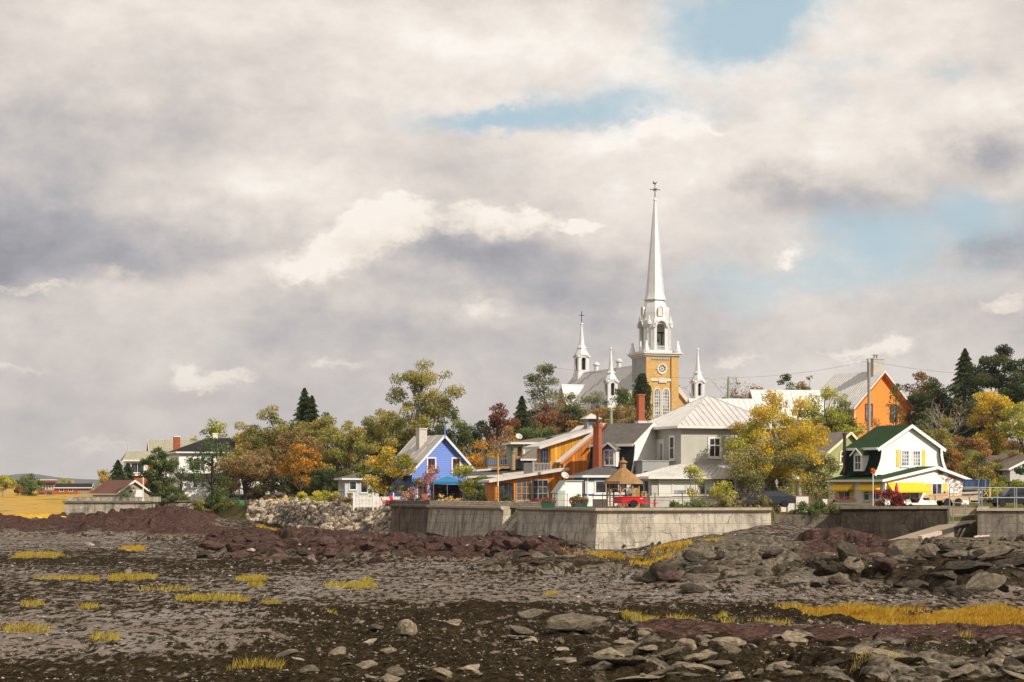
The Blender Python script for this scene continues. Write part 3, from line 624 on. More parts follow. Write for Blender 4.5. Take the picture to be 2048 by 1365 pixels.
def gable_y(h, x0, x1, y0, y1, z0, ze, zr, wall, roof, xr=None, oh=.35, ohf=.35, t=.16, trim=None, seam=None, seamw=.05):
    """gabled block, ridge running back (y); returns nothing, adds wall, roof and fascia parts"""
    xr = (x0 + x1) / 2 if xr is None else xr
    MB().prism([(x0, z0), (x1, z0), (x1, ze), (xr, zr), (x0, ze)], 'y', y0, y1).build('wall', wall, h)
    rb = MB(); ya, yb = y0 - ohf, y1 + ohf
    up = .05 + t
    sl = (zr - ze) / (xr - x0); sr = (zr - ze) / (x1 - xr)
    zl, zr_ = ze - sl * oh + up, ze - sr * oh + up; zt = zr + up
    rb.slab([(x0 - oh, yb, zl), (x0 - oh, ya, zl), (xr, ya, zt), (xr, yb, zt)], t)
    rb.slab([(x1 + oh, ya, zr_), (x1 + oh, yb, zr_), (xr + .001, yb, zt), (xr + .001, ya, zt)], t)
    if seam:
        seams(rb, (x0 - oh, yb, zl), (x0 - oh, ya, zl), (xr, yb, zt), (xr, ya, zt), seam, seamw)
        seams(rb, (x1 + oh, ya, zr_), (x1 + oh, yb, zr_), (xr, ya, zt), (xr, yb, zt), seam, seamw)
    rf = rb.build('roof', roof, h)
    if trim:
        f = MB(); d = .24
        for ys in (ya - .03,):
            f.add([(x0 - oh, ys, zl - d), (x0 - oh, ys, zl + .02), (xr, ys, zt + .02), (xr, ys, zt - d * 1.25),
                   (x0 - oh, ys + .06, zl - d), (x0 - oh, ys + .06, zl + .02), (xr, ys + .06, zt + .02), (xr, ys + .06, zt - d * 1.25)],
                  [(0, 3, 2, 1), (4, 5, 6, 7), (0, 1, 5, 4), (1, 2, 6, 5), (2, 3, 7, 6), (3, 0, 4, 7)])
            f.add([(xr, ys, zt - d * 1.25), (xr, ys, zt + .02), (x1 + oh, ys, zr_ + .02), (x1 + oh, ys, zr_ - d),
                   (xr, ys + .06, zt - d * 1.25), (xr, ys + .06, zt + .02), (x1 + oh, ys + .06, zr_ + .02), (x1 + oh, ys + .06, zr_ - d)],
                  [(0, 3, 2, 1), (4, 5, 6, 7), (0, 1, 5, 4), (1, 2, 6, 5), (2, 3, 7, 6), (3, 0, 4, 7)])
        f.box(x0 - oh - .05, x0 - oh - .002, ya, yb, zl - .2, zl + .01); f.box(x1 + oh + .002, x1 + oh + .05, ya, yb, zr_ - .2, zr_ + .01)
        f.build('fascia', trim, h)
    return rf
def gable_x(h, x0, x1, y0, y1, z0, ze, zr, wall, roof, oh=.35, ohs=.3, t=.16, trim=None, seam=None):
    """gabled block, ridge running along x (eaves face the viewer)"""
    ym = (y0 + y1) / 2
    MB().prism([(y0, z0), (y0, ze), (ym, zr), (y1, ze), (y1, z0)], 'x', x0, x1).build('wall', wall, h)
    s = (zr - ze) / (ym - y0); up = .05 + t; ya, yb = y0 - oh, y1 + oh; zl = ze - s * oh + up; zt = zr + up; xa, xb = x0 - ohs, x1 + ohs
    rb = MB(); rb.slab([(xa, ya, zl), (xb, ya, zl), (xb, ym, zt), (xa, ym, zt)], t); rb.slab([(xb, yb, zl), (xa, yb, zl), (xa, ym + .001, zt), (xb, ym + .001, zt)], t)
    if seam: seams(rb, (xa, ya, zl), (xb, ya, zl), (xa, ym, zt), (xb, ym, zt), seam)
    rf = rb.build('roof', roof, h)
    if trim:
        f = MB(); f.box(xa, xb, ya - .05, ya - .002, zl - .22, zl + .01)
        for xs in (xa - .05, xb + .002):
            f.prism([(ya, zl - .24), (ya, zl + .02), (ym, zt + .02), (ym, zt - .3)], 'x', xs, xs + .048)
            f.prism([(ym, zt - .3), (ym, zt + .02), (yb, zl + .02), (yb, zl - .24)], 'x', xs, xs + .048)
        f.build('fascia', trim, h)
    return rf
def hip(h, x0, x1, y0, y1, ze, zr, roof, oh=.5, t=.16, trim=None, seam=None, name='roof', rx=None, inset=None):
    """hipped roof over a rectangle"""
    xa, xb, ya, yb = x0 - oh, x1 + oh, y0 - oh, y1 + oh
    k = min(xb - xa, yb - ya) / 2 if inset is None else inset
    if xb - xa >= yb - ya: r0, r1 = (xa + k, (ya + yb) / 2, zr), (xb - k, (ya + yb) / 2, zr)
    else: r0, r1 = ((xa + xb) / 2, ya + k, zr), ((xa + xb) / 2, yb - k, zr)
    A, B, Cc, D = (xa, ya, ze), (xb, ya, ze), (xb, yb, ze), (xa, yb, ze)
    mb = MB()
    if xb - xa >= yb - ya:
        fs = [[A, B, r1, r0], [B, Cc, r1], [Cc, D, r0, r1], [D, A, r0]]
    else:
        fs = [[A, B, r0], [B, Cc, r1, r0], [Cc, D, r1], [D, A, r0, r1]]
    bot = [(p[0], p[1], p[2] - t) for p in (A, B, Cc, D)]
    vs = [A, B, Cc, D, r0, r1] + bot; idx = {id(p): i for i, p in enumerate(vs)}
    mb.add(vs, [tuple(idx[id(p)] for p in f) for f in fs] + [(0, 6, 7, 1), (1, 7, 8, 2), (2, 8, 9, 3), (3, 9, 6, 0), (9, 8, 7, 6)])
    if seam:
        def tri_seams(P0, P1, n_out):
            P0, P1 = Vector(P0), Vector(P1); L = (P1 - P0).length; n = int(L / seam); ax = (P1 - P0).normalized()
            inw = Vector((-n_out[0], -n_out[1], 0)); slope = (zr - ze) / k
            for i in range(1, n):
                s_ = L * i / n; run = min(s_, L - s_, k)
                a = P0 + ax * s_ + Vector((0, 0, .03)); b = a + inw * run + Vector((0, 0, slope * run)); mb.bar(a, b, .05, .06)
        tri_seams(A, B, (0, -1)); tri_seams(D, A, (-1, 0)); tri_seams(B, Cc, (1, 0)); tri_seams(Cc, D, (0, 1))
        for e, r in ((A, r0), (B, r1 if xb - xa >= yb - ya else r0), (D, r0 if xb - xa >= yb - ya else r1), (Cc, r1)): mb.bar(Vector(e) + Vector((0, 0, .03)), Vector(r) + Vector((0, 0, .03)), .09, .08)
    rf = mb.build(name, roof, h)
    if trim:
        f = MB(); d = .2
        f.box(xa - .04, xb + .04, ya - .04, ya - .002, ze - d, ze + .02); f.box(xa - .04, xa - .002, ya, yb + .04, ze - d, ze + .02); f.box(xb + .002, xb + .04, ya, yb + .04, ze - d, ze + .02)
        f.build('fascia', trim, h)
    return rf
def chimney(h, x, y, z0, z1, w, d, m, capm=None, pots=0, name='chimney'):
    o = MB().box(x - w / 2, x + w / 2, y - d / 2, y + d / 2, z0, z1 - .15).build(name, m, h)
    MB().box(x - w / 2 - .07, x + w / 2 + .07, y - d / 2 - .07, y + d / 2 + .07, z1 - .15, z1).build('chimney_cap', capm or m, o)
    for k in range(pots): MB().lathe([(.13, z1), (.13, z1 + .45), (.2, z1 + .5), (.2, z1 + .62)], 10, (x + (k - (pots - 1) / 2) * .5, y)).build('flue', M('galvanised', (.45, .45, .46), 'plain', .35, .2, 2, .8), o)
    return o
def gutter_pipe(h, F, u, v0, v1, m=WHITE):
    return F.box(MB(), u - .05, u + .05, v0, v1, .0, .1).build('downpipe', m, h)
def house(name, px, d, rz, label, cat='house', z=None, py=None):
    x = X(px, d); zz = z if z is not None else (Z(py, d) if py else LZ(x, d))
    return empty(name, (x, d, zz), R(rz), label, cat), zz
METAL = M('pale_metal_roof', (.60, .585, .57), 'metal', .45, .10, .8, .25, dirt=(.40, .385, .38)); METAL.node_tree.nodes
BRICKR = M('red_brick', (.43, .10, .036), 'brick', .85, .2, 1, period=.09, dirt=(.34, .20, .14))
# ------------------------------------------------------------------ grey hip-roofed house beside the wall corner
def grey_house():
    h, g0 = house('hip_roof_house', 1362, 190, 19.3, 'grey clapboard house with pale metal hip roof and red brick chimney', z=3.42)
    sid = M('grey_siding', (.40, .39, .335), 'siding', .7, .12, .8, period=.19); W_ = 10.3
    ze = 10.82 - g0
    MB().box(0, W_, 0, W_, 0, ze).build('wall', sid, h)
    hip(h, 0, W_, 0, W_, ze + .18, 14.2 - g0, METAL, .62, .17, WHITE, .62)
    F = front(); L = left(0, 0)
    window(h, F, 3.0, 4.75, 1.0, 1.65, rows=1, cols=2, fr=.2)
    board(h, F, 3.0, 4.0, 5.72, 5.84, WHITE, 'transom', .09)
    # left side: u measured from the near corner backwards => negative
    window(h, L, -2.5, 4.55, .9, 2.0, rows=2, fr=.2); window(h, L, -7.1, 4.5, .95, 2.0, rows=2, fr=.2)
    d = L.box(MB(), -5.9, -4.0, 4.0, 6.45, -.02, .07).build('door', WHITE, h); L.box(MB(), -4.75, -4.3, 4.3, 6.0, .0, .09).build('pane', CURT, d)
    chimney(h, -.38, 8.9, 0, 14.42 - g0, .64, .62, BRICKR, M('chimney_flash', (.30, .10, .05)))
    MB().box(-.84, .06, 8.4, 9.4, ze + .05, ze + .95).build('flashing', METAL, h)
    # ground-floor wing and porch under a skirt roof
    zp = 2.62; x0, y0, y1 = -4.15, -2.6, 2.0
    MB().box(x0, 3.1, y0, y1, .75, zp).box(x0 + .02, 0, 0, 2.0 - .02, zp, zp + .0001).build('wing_wall', sid, h)
    MB().box(x0 + .03, 3.07, y0 + .03, y1 - .03, -.3, .75).build('foundation', M('white_foundation', (.62, .60, .56), 'plain', .8, .15), h)
    wl = MB(); wl.box(x0 - .0, x0 + .001, y0, y0 + .001, 0, .001)
    ra = MB(); zr = 3.95; xe, ye = x0 - .55, y0 - .6; xr2 = W_ + .55
    a, b, c, d_ = (xe, ye, zp + .16), (xr2, ye, zp + .16), (W_ + .0, -.02, zr), (0, -.02, zr)
    ra.slab([a, b, c, d_], .14); ra.slab([(xe, 2.4, zp + .16), a, d_, (-.02, 2.4, zr)], .14)
    seams(ra, a, b, d_, c, .62); seams(ra, (xe, 2.4, zp + .16), a, (0, 2.4, zr), d_, .62); ra.bar(Vector(a) + Vector((0, 0, .03)), Vector(d_) + Vector((0, 0, .03)), .09, .08)
    ra.build('porch_roof', METAL, h)
    f = MB(); f.box(xe - .04, xr2, ye - .05, ye - .003, zp - .06, zp + .17); f.box(xe - .05, xe - .003, ye, 2.4, zp - .06, zp + .17); f.build('fascia', WHITE, h)
    # balcony parapet above the left wing
    p = MB(); p.box(-3.6, -3.45, .9, 5.2, 2.9, 4.25); p.box(-3.45, -.85, .9, 1.03, 3.3, 4.25); p.build('balcony_parapet', M('balcony_siding', (.27, .275, .26), 'siding', .7, .12, .8, period=.19), h)
    MB().box(-3.7, -.8, .84, 5.3, 4.253, 4.33).build('balcony_rail', M('rail_grey', (.40, .39, .37)), h)
    MB().box(-4.1, 0, 2.0, 6.2, -.3, 2.9).build('wing_wall', sid, h)
    P = front(y0); PL = left(x0, 0)
    s0 = x0 + .85
    fr = MB(); P.box(fr, s0 - .15, s0 + 5.5, .95, 1.13, -.02, .09); P.box(fr, s0 - .15, s0 + 5.5, 2.43, 2.55, -.02, .09)
    edges = [s0 - .15, s0 + 1.2, s0 + 2.55, s0 + 3.85, s0 + 4.55, s0 + 5.4]
    for e in edges: P.box(fr, e, e + .14, 1.13, 2.43, -.02, .085)
    wf = fr.build('window_band', WHITE, h)
    blind = M('pale_blind', (.66, .66, .62), 'plain', .5, .06, 1)
    for i in range(5):
        u0, u1 = edges[i] + .14, edges[i + 1]
        P.box(MB(), u0, u1, 1.13, 2.43, -.03, .02).build('pane', GLASS if i in (3,) else CURT, wf)
        if i != 3: P.box(MB(), u0 + .03, u1 - .03, 1.14 if i == 0 else 1.5, 2.41, .022, .035).build('blind', blind, wf)
    fr = MB(); PL.box(fr, -1.9, 2.2, 1.05, 1.18, -.02, .08); PL.box(fr, -1.9, 2.2, 2.4, 2.52, -.02, .08)
    for e in (-1.9, -.55, .8, 2.08): PL.box(fr, e, e + .14, 1.18, 2.4, -.02, .075)
    wf = fr.build('window_band', WHITE, h); PL.box(MB(), -1.76, 2.08, 1.18, 2.4, -.03, .02).build('pane', CURT, wf)
    # open porch on the right
    dk = MB().box(3.1, W_, y0, 0, .45, .68).build('porch_floor', M('porch_boards', (.30, .29, .27), 'wood'), h)
    for x in (3.25, 4.4, 6.9, 9.9):
        MB().box(x, x + .15, y0 + .05, y0 + .2, .68, zp).build('porch_post', WHITE, h)
    rl = MB(); rl.box(4.55, 9.9, y0 + .08, y0 + .15, 1.55, 1.62); rl.box(4.55, 9.9, y0 + .08, y0 + .15, .8, .86)
    for k in range(36): rl.box(4.6 + k * .147, 4.65 + k * .147, y0 + .09, y0 + .14, .86, 1.55)
    rl.build('porch_railing', WHITE, h)
    window(h, F, 4.9, 1.2, .9, 1.3, rows=2); d = F.box(MB(), 3.5, 4.4, .7, 2.6, -.02, .06).build('door', WHITE, h); F.box(MB(), 3.7, 4.2, 1.3, 2.4, 0, .075).build('pane', GLASS, d)
    gutter_pipe(h, front(y0), 2.95, .3, zp)
grey_house()
# ------------------------------------------------------------------ white gambrel house with green roof
def gambrel_profile(w, zb, zk, zt, flare, kx):
    """right half of the bell-cast gambrel: list of (x, z) from foot to peak, x measured from the centre"""
    pts = []
    for i in range(7):
        t = i / 6; pts.append((w - flare * (1 - (1 - t) ** 2.2) , zb + (zk - zb) * t))
    pts[-1] = (kx, zk); pts.append((0, zt)); return pts
def green_house():
    h, g0 = house('gambrel_house', 1768, 200, 27, 'white house with green bellcast gambrel roof, yellow awnings and yellow shutters', z=3.43)
    sid = M('white_siding', (.79, .78, .75), 'siding', .65, .07, .8, period=.2); TR = M('trim_white', (.82, .82, .81), 'plain', .55, .05)
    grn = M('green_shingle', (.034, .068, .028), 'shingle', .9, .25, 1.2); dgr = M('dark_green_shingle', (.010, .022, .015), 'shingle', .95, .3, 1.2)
    YEL = M('yellow_paint', (.78, .55, .10), 'plain', .6, .08); Wd, Dp = 10.8, 9.3
    ze, zr, xr = 2.42, 3.72, 6.5
    gable_y(h, 0, Wd, 0, Dp, 0, ze, zr, sid, grn, xr, .42, .35, .14, TR)
    # upper storey
    a, b, hw, dp = .9, 3.0, 4.7, 5.2; cx = a + hw
    prof = gambrel_profile(hw, 3.05, 5.85, 8.0, .95, 3.85)
    full = [(cx - x, z) for x, z in prof] + [(cx + x, z) for x, z in reversed(prof[:-1])]
    MB().prism(list(reversed(full)), 'y', b, b + dp).build('upper_wall', sid, h)
    o = .14
    for sgn in (-1, 1):
        up = MB()
        for i in range(len(prof) - 1):
            (xa, za), (xb, zb) = prof[i], prof[i + 1]
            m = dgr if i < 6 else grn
            A, B = (cx + sgn * (xa + o), za + .04), (cx + sgn * (xb + o), zb + .04)
            if i == 6: A = (cx + sgn * (prof[6][0] + .5), prof[6][1] - .1); B = (cx, prof[7][1] + .2)
            q = [(A[0], b - .35, A[1]), (A[0], b + dp + .3, A[1]), (B[0], b + dp + .3, B[1]), (B[0], b - .35, B[1])]
            if sgn < 0: q = q[::-1]
            if i == 6:
                MB().slab(q, .15).build('roof', grn, h)
            else:
                up.slab(q, .1)
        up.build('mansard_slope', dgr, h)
    tr = MB(); ys = b - .42
    for sgn in (-1, 1):
        for i in range(7):
            A, B = prof[i], prof[i + 1]
            xa, za, xb, zb = A[0] + o, A[1], B[0] + o, B[1]
            if i == 6: xa, za, xb, zb = prof[6][0] + .55, prof[6][1] - .14, 0, prof[7][1] + .22
            dx, dz = xb - xa, zb - za; L = math.hypot(dx, dz); nx, nz = dz / L * .30, -dx / L * .30
            if nx > 0: nx, nz = -nx, -nz
            if i == 6: nx, nz = -.12, -.30
            q = [(cx + sgn * xa, za), (cx + sgn * xb, zb), (cx + sgn * (xb + (nx if i < 6 else 0)), zb + nz - (.06 if i == 6 else 0)), (cx + sgn * (xa + nx), za + nz)]
            tr.prism(q if sgn > 0 else q[::-1], 'y', ys + (.004 if i == 6 else 0), ys + .07)
    tr.box(cx - prof[6][0] - .62, cx - prof[6][0] - .5, b - .35, b + dp + .3, prof[6][1] - .28, prof[6][1] - .02)
    tr.build('fascia', TR, h)
    U = front(b)
    for u in (cx - .02 - 1.05, cx + .4):
        window(h, U, u, 4.0, .85, 1.45, TR, CURT, 3, 4, .14)
    for u in (cx - 1.75, cx + 1.55): board(h, U, u, u + .42, 3.85, 5.6, YEL, 'shutter', .05)
    # dormer on the left slope
    dm = MB(); lx = cx - hw - .12
    Lf = left(lx, 0); uc = -(b + 2.3)
    Lf.box(MB(), uc - .75, uc + .75, 3.42, 5.2, -1.6, .0).build('dormer', TR, h)
    window(h, Face((lx, 0, 0), (0, -1, 0), (-1, 0, 0)), uc - .45, 3.6, .9, 1.4, TR, GLASS, 2, 2, .1, name='window')
    q = [(lx - .25, -uc + .95, 5.05), (lx - .25, -uc, 5.75), (lx + 2.2, -uc, 5.75), (lx + 2.2, -uc + .95, 5.05)]
    q2 = [(lx - .25, -uc - .95, 5.05), (lx + 2.2, -uc - .95, 5.05), (lx + 2.2, -uc, 5.75), (lx - .25, -uc, 5.75)]
    MB().slab(q[::-1], .1).slab(q2[::-1], .1).build('dormer_roof', grn, h)
    MB().bar((lx - .29, -uc + .98, 5.0), (lx - .29, -uc, 5.72), .09, .14).bar((lx - .29, -uc - .98, 5.0), (lx - .29, -uc, 5.72), .09, .14).prism([(-uc - .75, 5.2), (-uc + .75, 5.2), (-uc, 5.6)], 'x', lx - .02, lx).build('dormer_trim', TR, h)
    # ground floor openings
    F, L = front(), left(0, 0)
    def awning(F, u0, u1, v, dropn, outn):
        m = M('yellow_canvas', (.80, .48, .02), 'plain', .8, .08, 2)
        mb = MB(); A, B, Cc, D = F.p(u0, v, .03), F.p(u1, v, .03), F.p(u1 - .0, v - dropn, outn), F.p(u0, v - dropn, outn)
        E, G = F.p(u1, v - dropn, .03), F.p(u0, v - dropn, .03)
        mb.add([A, B, Cc, D, E, G], [(0, 3, 2, 1), (1, 2, 4), (0, 5, 3)])
        mb.slab([D, Cc, Cc - Vector((0, 0, .16)), D - Vector((0, 0, .16))][::1], .02)
        mb.build('awning', m, h)
    awning(L, -8.2, -4.9, 2.22, .7, .75); awning(L, -3.6, -.4, 2.22, .7, .75); awning(F, .4, 5.0, 2.25, .85, .95)
    window(h, L, -7.4, .5, 1.8, 1.2, TR, GLASS, 2, 1); board(h, L, -8.1, -7.55, .3, 1.6, YEL, 'shutter'); board(h, L, -5.5, -4.95, .3, 1.6, YEL, 'shutter')
    window(h, L, -3.2, .5, .8, 1.2, TR, CURT, 1, 2); window(h, L, -1.9, .6, 1.2, 1.0, TR, GLASS, 2, 1)
    window(h, F, 1.1, .6, 3.2, 1.0, TR, GLASS, 3, 1)
    window(h, F, 6.05, .95, 1.15, 1.15, TR, GLASS, 2, 1, .12); board(h, F, 5.25, 5.88, .85, 2.15, YEL, 'shutter'); board(h, F, 7.4, 8.0, .85, 2.15, YEL, 'shutter')
    gutter_pipe(h, F, .12, 0, ze - .1, TR)
    MB().tube([(1.0, 7.9, 2.5), (1.0, 7.9, 7.2)], .17, 10).lathe([(.24, 7.15), (.24, 7.4)], 10, (1.0, 7.9)).build('stove_pipe', M('sooty_steel', (.09, .075, .065), 'plain', .45, .3, 2, .6), h)
    return h
green_house()
# ------------------------------------------------------------------ orange house on the rise
def orange_house():
    h, g0 = house('gable_house', 1709, 296, 30, 'bright orange house with steep ribbed metal roof and wide grey chimney', py=905)
    ow = M('orange_siding', (.78, .24, .025), 'siding', .65, .08, .6, period=.24); T = M('cream_trim', (.74, .66, .52))
    W_, Dp = 10.5, 10.5; ze, zr = 6.9, 12.0
    gable_y(h, 0, W_, 0, Dp, -1, ze, zr, ow, METAL, None, .7, .7, .2, WHITE, .55, .07)
    MB().add([(-.1, -.7, ze - .55), (W_ / 2, -.7, zr - .28), (W_ + .1, -.7, ze - .55), (-.1, -.02, ze - .55), (W_ / 2, -.02, zr - .28), (W_ + .1, -.02, ze - .55)], [(0, 1, 4, 3), (1, 2, 5, 4)]).build('soffit', ow, h)
    RED = M('maroon_trim', (.16, .02, .035)); F = front()
    window(h, F, 2.2, 4.9, 1.05, 2.15, RED, CURT, 2, 2, .22); window(h, F, 7.0, 4.9, 1.05, 2.15, RED, CURT, 2, 2, .22)
    board(h, F, -.1, .1, -1, ze, T, 'corner_board', .06); board(h, F, W_ - .1, W_ + .1, -1, ze - .2, RED, 'corner_board', .06)
    MB().box(W_ + .1, W_ + 1.1, -.4, .8, 2.3, 2.6).build('side_canopy', WHITE, h)
    chimney(h, W_ / 2 + .1, 1.6, zr - 1.2, zr + 2.1, 2.0, 1.5, M('chimney_render', (.45, .42, .38), 'plain', .8, .2), None, 2)
orange_house()
# ------------------------------------------------------------------ blue house
def blue_house():
    h, g0 = house('gable_house', 824, 222, 25, 'blue clapboard house with white trim, pale roof and white chimney', z=3.4)
    bl = M('blue_siding', (.13, .22, .60), 'siding', .65, .08, .6, period=.24); T = M('pale_blue_trim', (.70, .74, .80))
    W_, Dp = 7.5, 8.0; ze, zr = 3.55, 7.45
    gable_y(h, 0, W_, 0, Dp, 0, ze, zr, bl, M('pale_shingle', (.52, .49, .46), 'metal', .7, .12, 1, 0, dirt=(.38, .35, .33)), None, .45, .5, .16, T, 2.2)
    RED = M('maroon_sash', (.17, .035, .03)); F = front()
    for u in (2.35, 5.35): window(h, F, u - .45, 3.6, .85, 1.4, T, GLASS, 1, 1, .16); 
    for u in (2.35, 5.35):
        f = MB(); F.box(f, u - .43, u - .35, 3.62, 4.98, .0, .05); F.box(f, u + .3, u + .38, 3.62, 4.98, .0, .05); F.box(f, u - .35, u + .3, 4.9, 4.98, .0, .05); F.box(f, u - .35, u + .3, 3.62, 3.7, 0, .05)
        F.box(f, u - .06, u + .01, 3.7, 4.9, .0, .05); F.box(f, u - .35, u + .3, 4.25, 4.33, 0, .047); f.build('sash', RED, h)
    d = F.box(MB(), .55, 1.95, .2, 2.6, -.02, .06).build('door', T, h); F.box(MB(), .7, 1.8, .3, 2.45, 0, .075).build('door_leaf', RED, d); F.box(MB(), .85, 1.2, .6, 2.3, 0, .085).build('pane', GLASS, d); F.box(MB(), 1.32, 1.65, .6, 2.3, 0, .085).build('pane', GLASS, d)
    chimney(h, W_ / 2 - 1.0, 3.9, zr - 1.6, zr + 1.05, .95, 1.0, M('white_brick', (.66, .62, .56), 'brick', .8, .12, 1, period=.1, dirt=(.5, .48, .44)))
    MB().tube([(W_ / 2, -.5, zr - .1), (W_ / 2, -.5, zr + .9), (W_ / 2, -.5, zr + 1.45)], [.09, .07, .02], 8).lathe([(.02, zr + .75), (.12, zr + .85), (.02, zr + .95)], 8, (W_ / 2, -.5)).build('finial', bl, h)
    lo = MB(); gable_x  # lower rear wing
    MB().box(W_, W_ + 5.5, 3, 7, 0, 2.6).build('side_wing', bl, h)
    MB().slab([(W_ - .2, 2.6, 2.7), (W_ + 5.9, 2.6, 2.7), (W_ + 5.9, 7.3, 3.3), (W_ - .2, 7.3, 3.3)], .15).build('wing_roof', M('pale_shingle', (.52, .49, .46)), h)
blue_house()
# ------------------------------------------------------------------ stained wood house
def wood_house():
    h, g0 = house('wooden_house', 1118, 200, 15, 'orange stained board house with ribbed metal roofs, cupola and picture windows', z=3.42)
    wd = M('stained_boards', (.76, .235, .016), 'board', .55, .2, .9, period=.34); hon = M('honey_boards', (.82, .38, .025), 'board', .55, .16, .9, period=.36)
    rib = M('ribbed_roof', (.58, .55, .52), 'metal', .5, .12, .8, .2, dirt=(.40, .37, .35)); DK = M('dark_frame', (.075, .065, .06)); GREYT = M('warm_grey_trim', (.36, .31, .27))
    ze, zr, xr, x1 = 4.45, 8.0, 4.85, 8.2; Dp = 9.0
    gable_y(h, .45, x1, 0, Dp, 0, ze, zr, wd, rib, xr, .45, .5, .16, None, .42, .09)
    q = MB(); q.bar((xr, -.56, zr + .1), (x1 + .5, -.56, 4.05), .09, .26); q.bar((0, -.56, ze - .30), (xr, -.56, zr + .08), .08, .22); q.build('fascia', M('copper_trim', (.50, .22, .10)), h)
    # shed-roofed dormer volume to the left
    MB().add([(-.45, 1.5, 0), (3.2, 1.5, 0), (3.2, 1.5, 7.3), (-.45, 1.5, 6.05), (-.45, 6.6, 0), (3.2, 6.6, 0), (3.2, 6.6, 7.3), (-.45, 6.6, 6.05)],
             [(0, 1, 2, 3), (7, 6, 5, 4), (0, 3, 7, 4), (1, 5, 6, 2), (3, 2, 6, 7), (0, 4, 5, 1)]).build('dormer_wall', hon, h)
    rb = MB(); a = (-1.75, 1.0, 5.88); b = (4.3, 1.0, 7.78); rb.slab([(-1.75, 7.0, 5.92), a, b, (4.3, 7.0, 7.82)], .2); rb.build('dormer_roof', rib, h)
    MB().bar((-1.75, .96, 5.76), (4.2, .96, 7.64), .06, .3).bar((-1.78, .98, 5.78), (-1.78, 7.0, 5.8), .06, .22).build('fascia', M('pale_fascia', (.62, .57, .52)), h)
    Lf = left(-.45, 0); window(h, Lf, -4.6, 3.3, 1.9, 2.2, DK, GLASS, 2, 1, .1)
    # single-storey front wing with lean-to roof
    fy = -2.6; xa, xb = -7.3, -.4
    MB().add([(xa, fy, 0), (xb, fy, 0), (xb, fy, 3.5), (xa, fy, 2.35), (xa, 1.4, 0), (xb, 1.4, 0), (xb, 1.4, 3.5), (xa, 1.4, 2.35)],
             [(0, 1, 2, 3), (7, 6, 5, 4), (0, 3, 7, 4), (1, 5, 6, 2), (3, 2, 6, 7), (0, 4, 5, 1)]).build('wing_wall', wd, h)
    MB().slab([(xa - .7, fy - .55, 2.47), (xb + .5, fy - .55, 3.72), (xb + .5, 1.5, 3.72), (xa - .7, 1.5, 2.47)], .15).build('wing_roof', rib, h)
    MB().bar((xa - .72, fy - .59, 2.36), (xb + .5, fy - .59, 3.6), .07, .26).bar((xa - .73, fy - .58, 2.37), (xa - .73, 1.4, 2.37), .07, .22).build('fascia', M('pale_fascia', (.62, .57, .52)), h)
    F = front(fy)
    window(h, F, -6.95, .35, 1.55, 1.75, M('dark_brown_frame', (.10, .05, .03)), GLASS, 3, 1, .09, False, 'glass_door')
    window(h, F, -5.05, .55, 1.4, 1.9, GREYT, WARMG, 3, 3, .1, True, 'picture_window'); window(h, F, -3.4, .55, 1.45, 1.9, GREYT, GLASS, 3, 3, .1, True, 'picture_window')
    board(h, F, -5.2, -1.8, -.1, .38, hon, 'apron', .05); board(h, F, -5.4, -5.22, 0, 2.6, wd, 'post', .08)
    F2 = front(0); window(h, F2, 1.0, .5, .8, 1.8, GREYT, GLASS, 1, 2, .1, False, 'side_door'); MB().box(-1.1, -.85, fy - .13, fy - .003, 1.7, 2.05).build('wall_lamp', WHITE, h)
    # balcony rail on the wing roof
    r = MB(); GR = M('grey_rail', (.33, .30, .27))
    y = fy + .9
    for z in (3.15, 4.12): r.box(-3.1, -1.35, y, y + .06, z, z + .07)
    for k in range(12): r.box(-3.05 + k * .15, -3.0 + k * .15, y + .01, y + .05, 3.2, 4.12)
    for x in (-3.15, -1.35): r.box(x - .07, x + .07, y - .03, y + .12, 2.6, 4.35)
    r.build('balcony_railing', GR, h); MB().box(-4.1, -3.25, y - .01, y + .08, 2.7, 4.2).build('windscreen', M('smoked_panel', (.13, .12, .12), 'plain', .3), h)
    # cupola, gable ornament
    cu = MB().box(4.25, 5.45, 4.2, 5.4, zr - .9, zr + .8).build('cupola', M('cupola_grey', (.24, .25, .26)), h)
    MB().add([(3.9, 3.85, zr + .8), (5.8, 3.85, zr + .8), (5.8, 5.75, zr + .8), (3.9, 5.75, zr + .8), (4.85, 4.8, zr + 1.4)], [(3, 2, 1, 0), (0, 1, 4), (1, 2, 4), (2, 3, 4), (3, 0, 4)]).build('cupola_roof', rib, cu)
    f = front(4.19); f.box(MB(), 4.4, 5.3, zr + .2, zr + .75, -.02, .02).build('louvre', DK, cu)
    F0 = front(); mb = MB(); c = Vector((5.75, -.06, 6.2))
    mb.add([c + Vector((-.75, 0, 0)), c + Vector((0, 0, -.8)), c + Vector((.75, 0, 0)), c + Vector((0, 0, .8)), c + Vector((-.75, .1, 0)), c + Vector((0, .1, -.8)), c + Vector((.75, .1, 0)), c + Vector((0, .1, .8))],
           [(0, 1, 2, 3), (0, 4, 5, 1), (1, 5, 6, 2), (2, 6, 7, 3), (3, 7, 4, 0)]); wn = mb.build('diamond_window', GREYT, h)
    c = c + Vector((0, -.02, 0)); MB().add([c + Vector((-.5, 0, 0)), c + Vector((0, 0, -.53)), c + Vector((.5, 0, 0)), c + Vector((0, 0, .53))], [(0, 1, 2, 3)]).slab([c + Vector((-.5, 0, 0)), c + Vector((0, 0, -.53)), c + Vector((.5, 0, 0)), c + Vector((0, 0, .53))], .03).build('pane', GLASS, wn)
    ac = MB().box(3.35, 4.2, -.62, -.02, 4.95, 5.55).build('air_conditioner', M('pale_metal', (.55, .53, .5)), h)
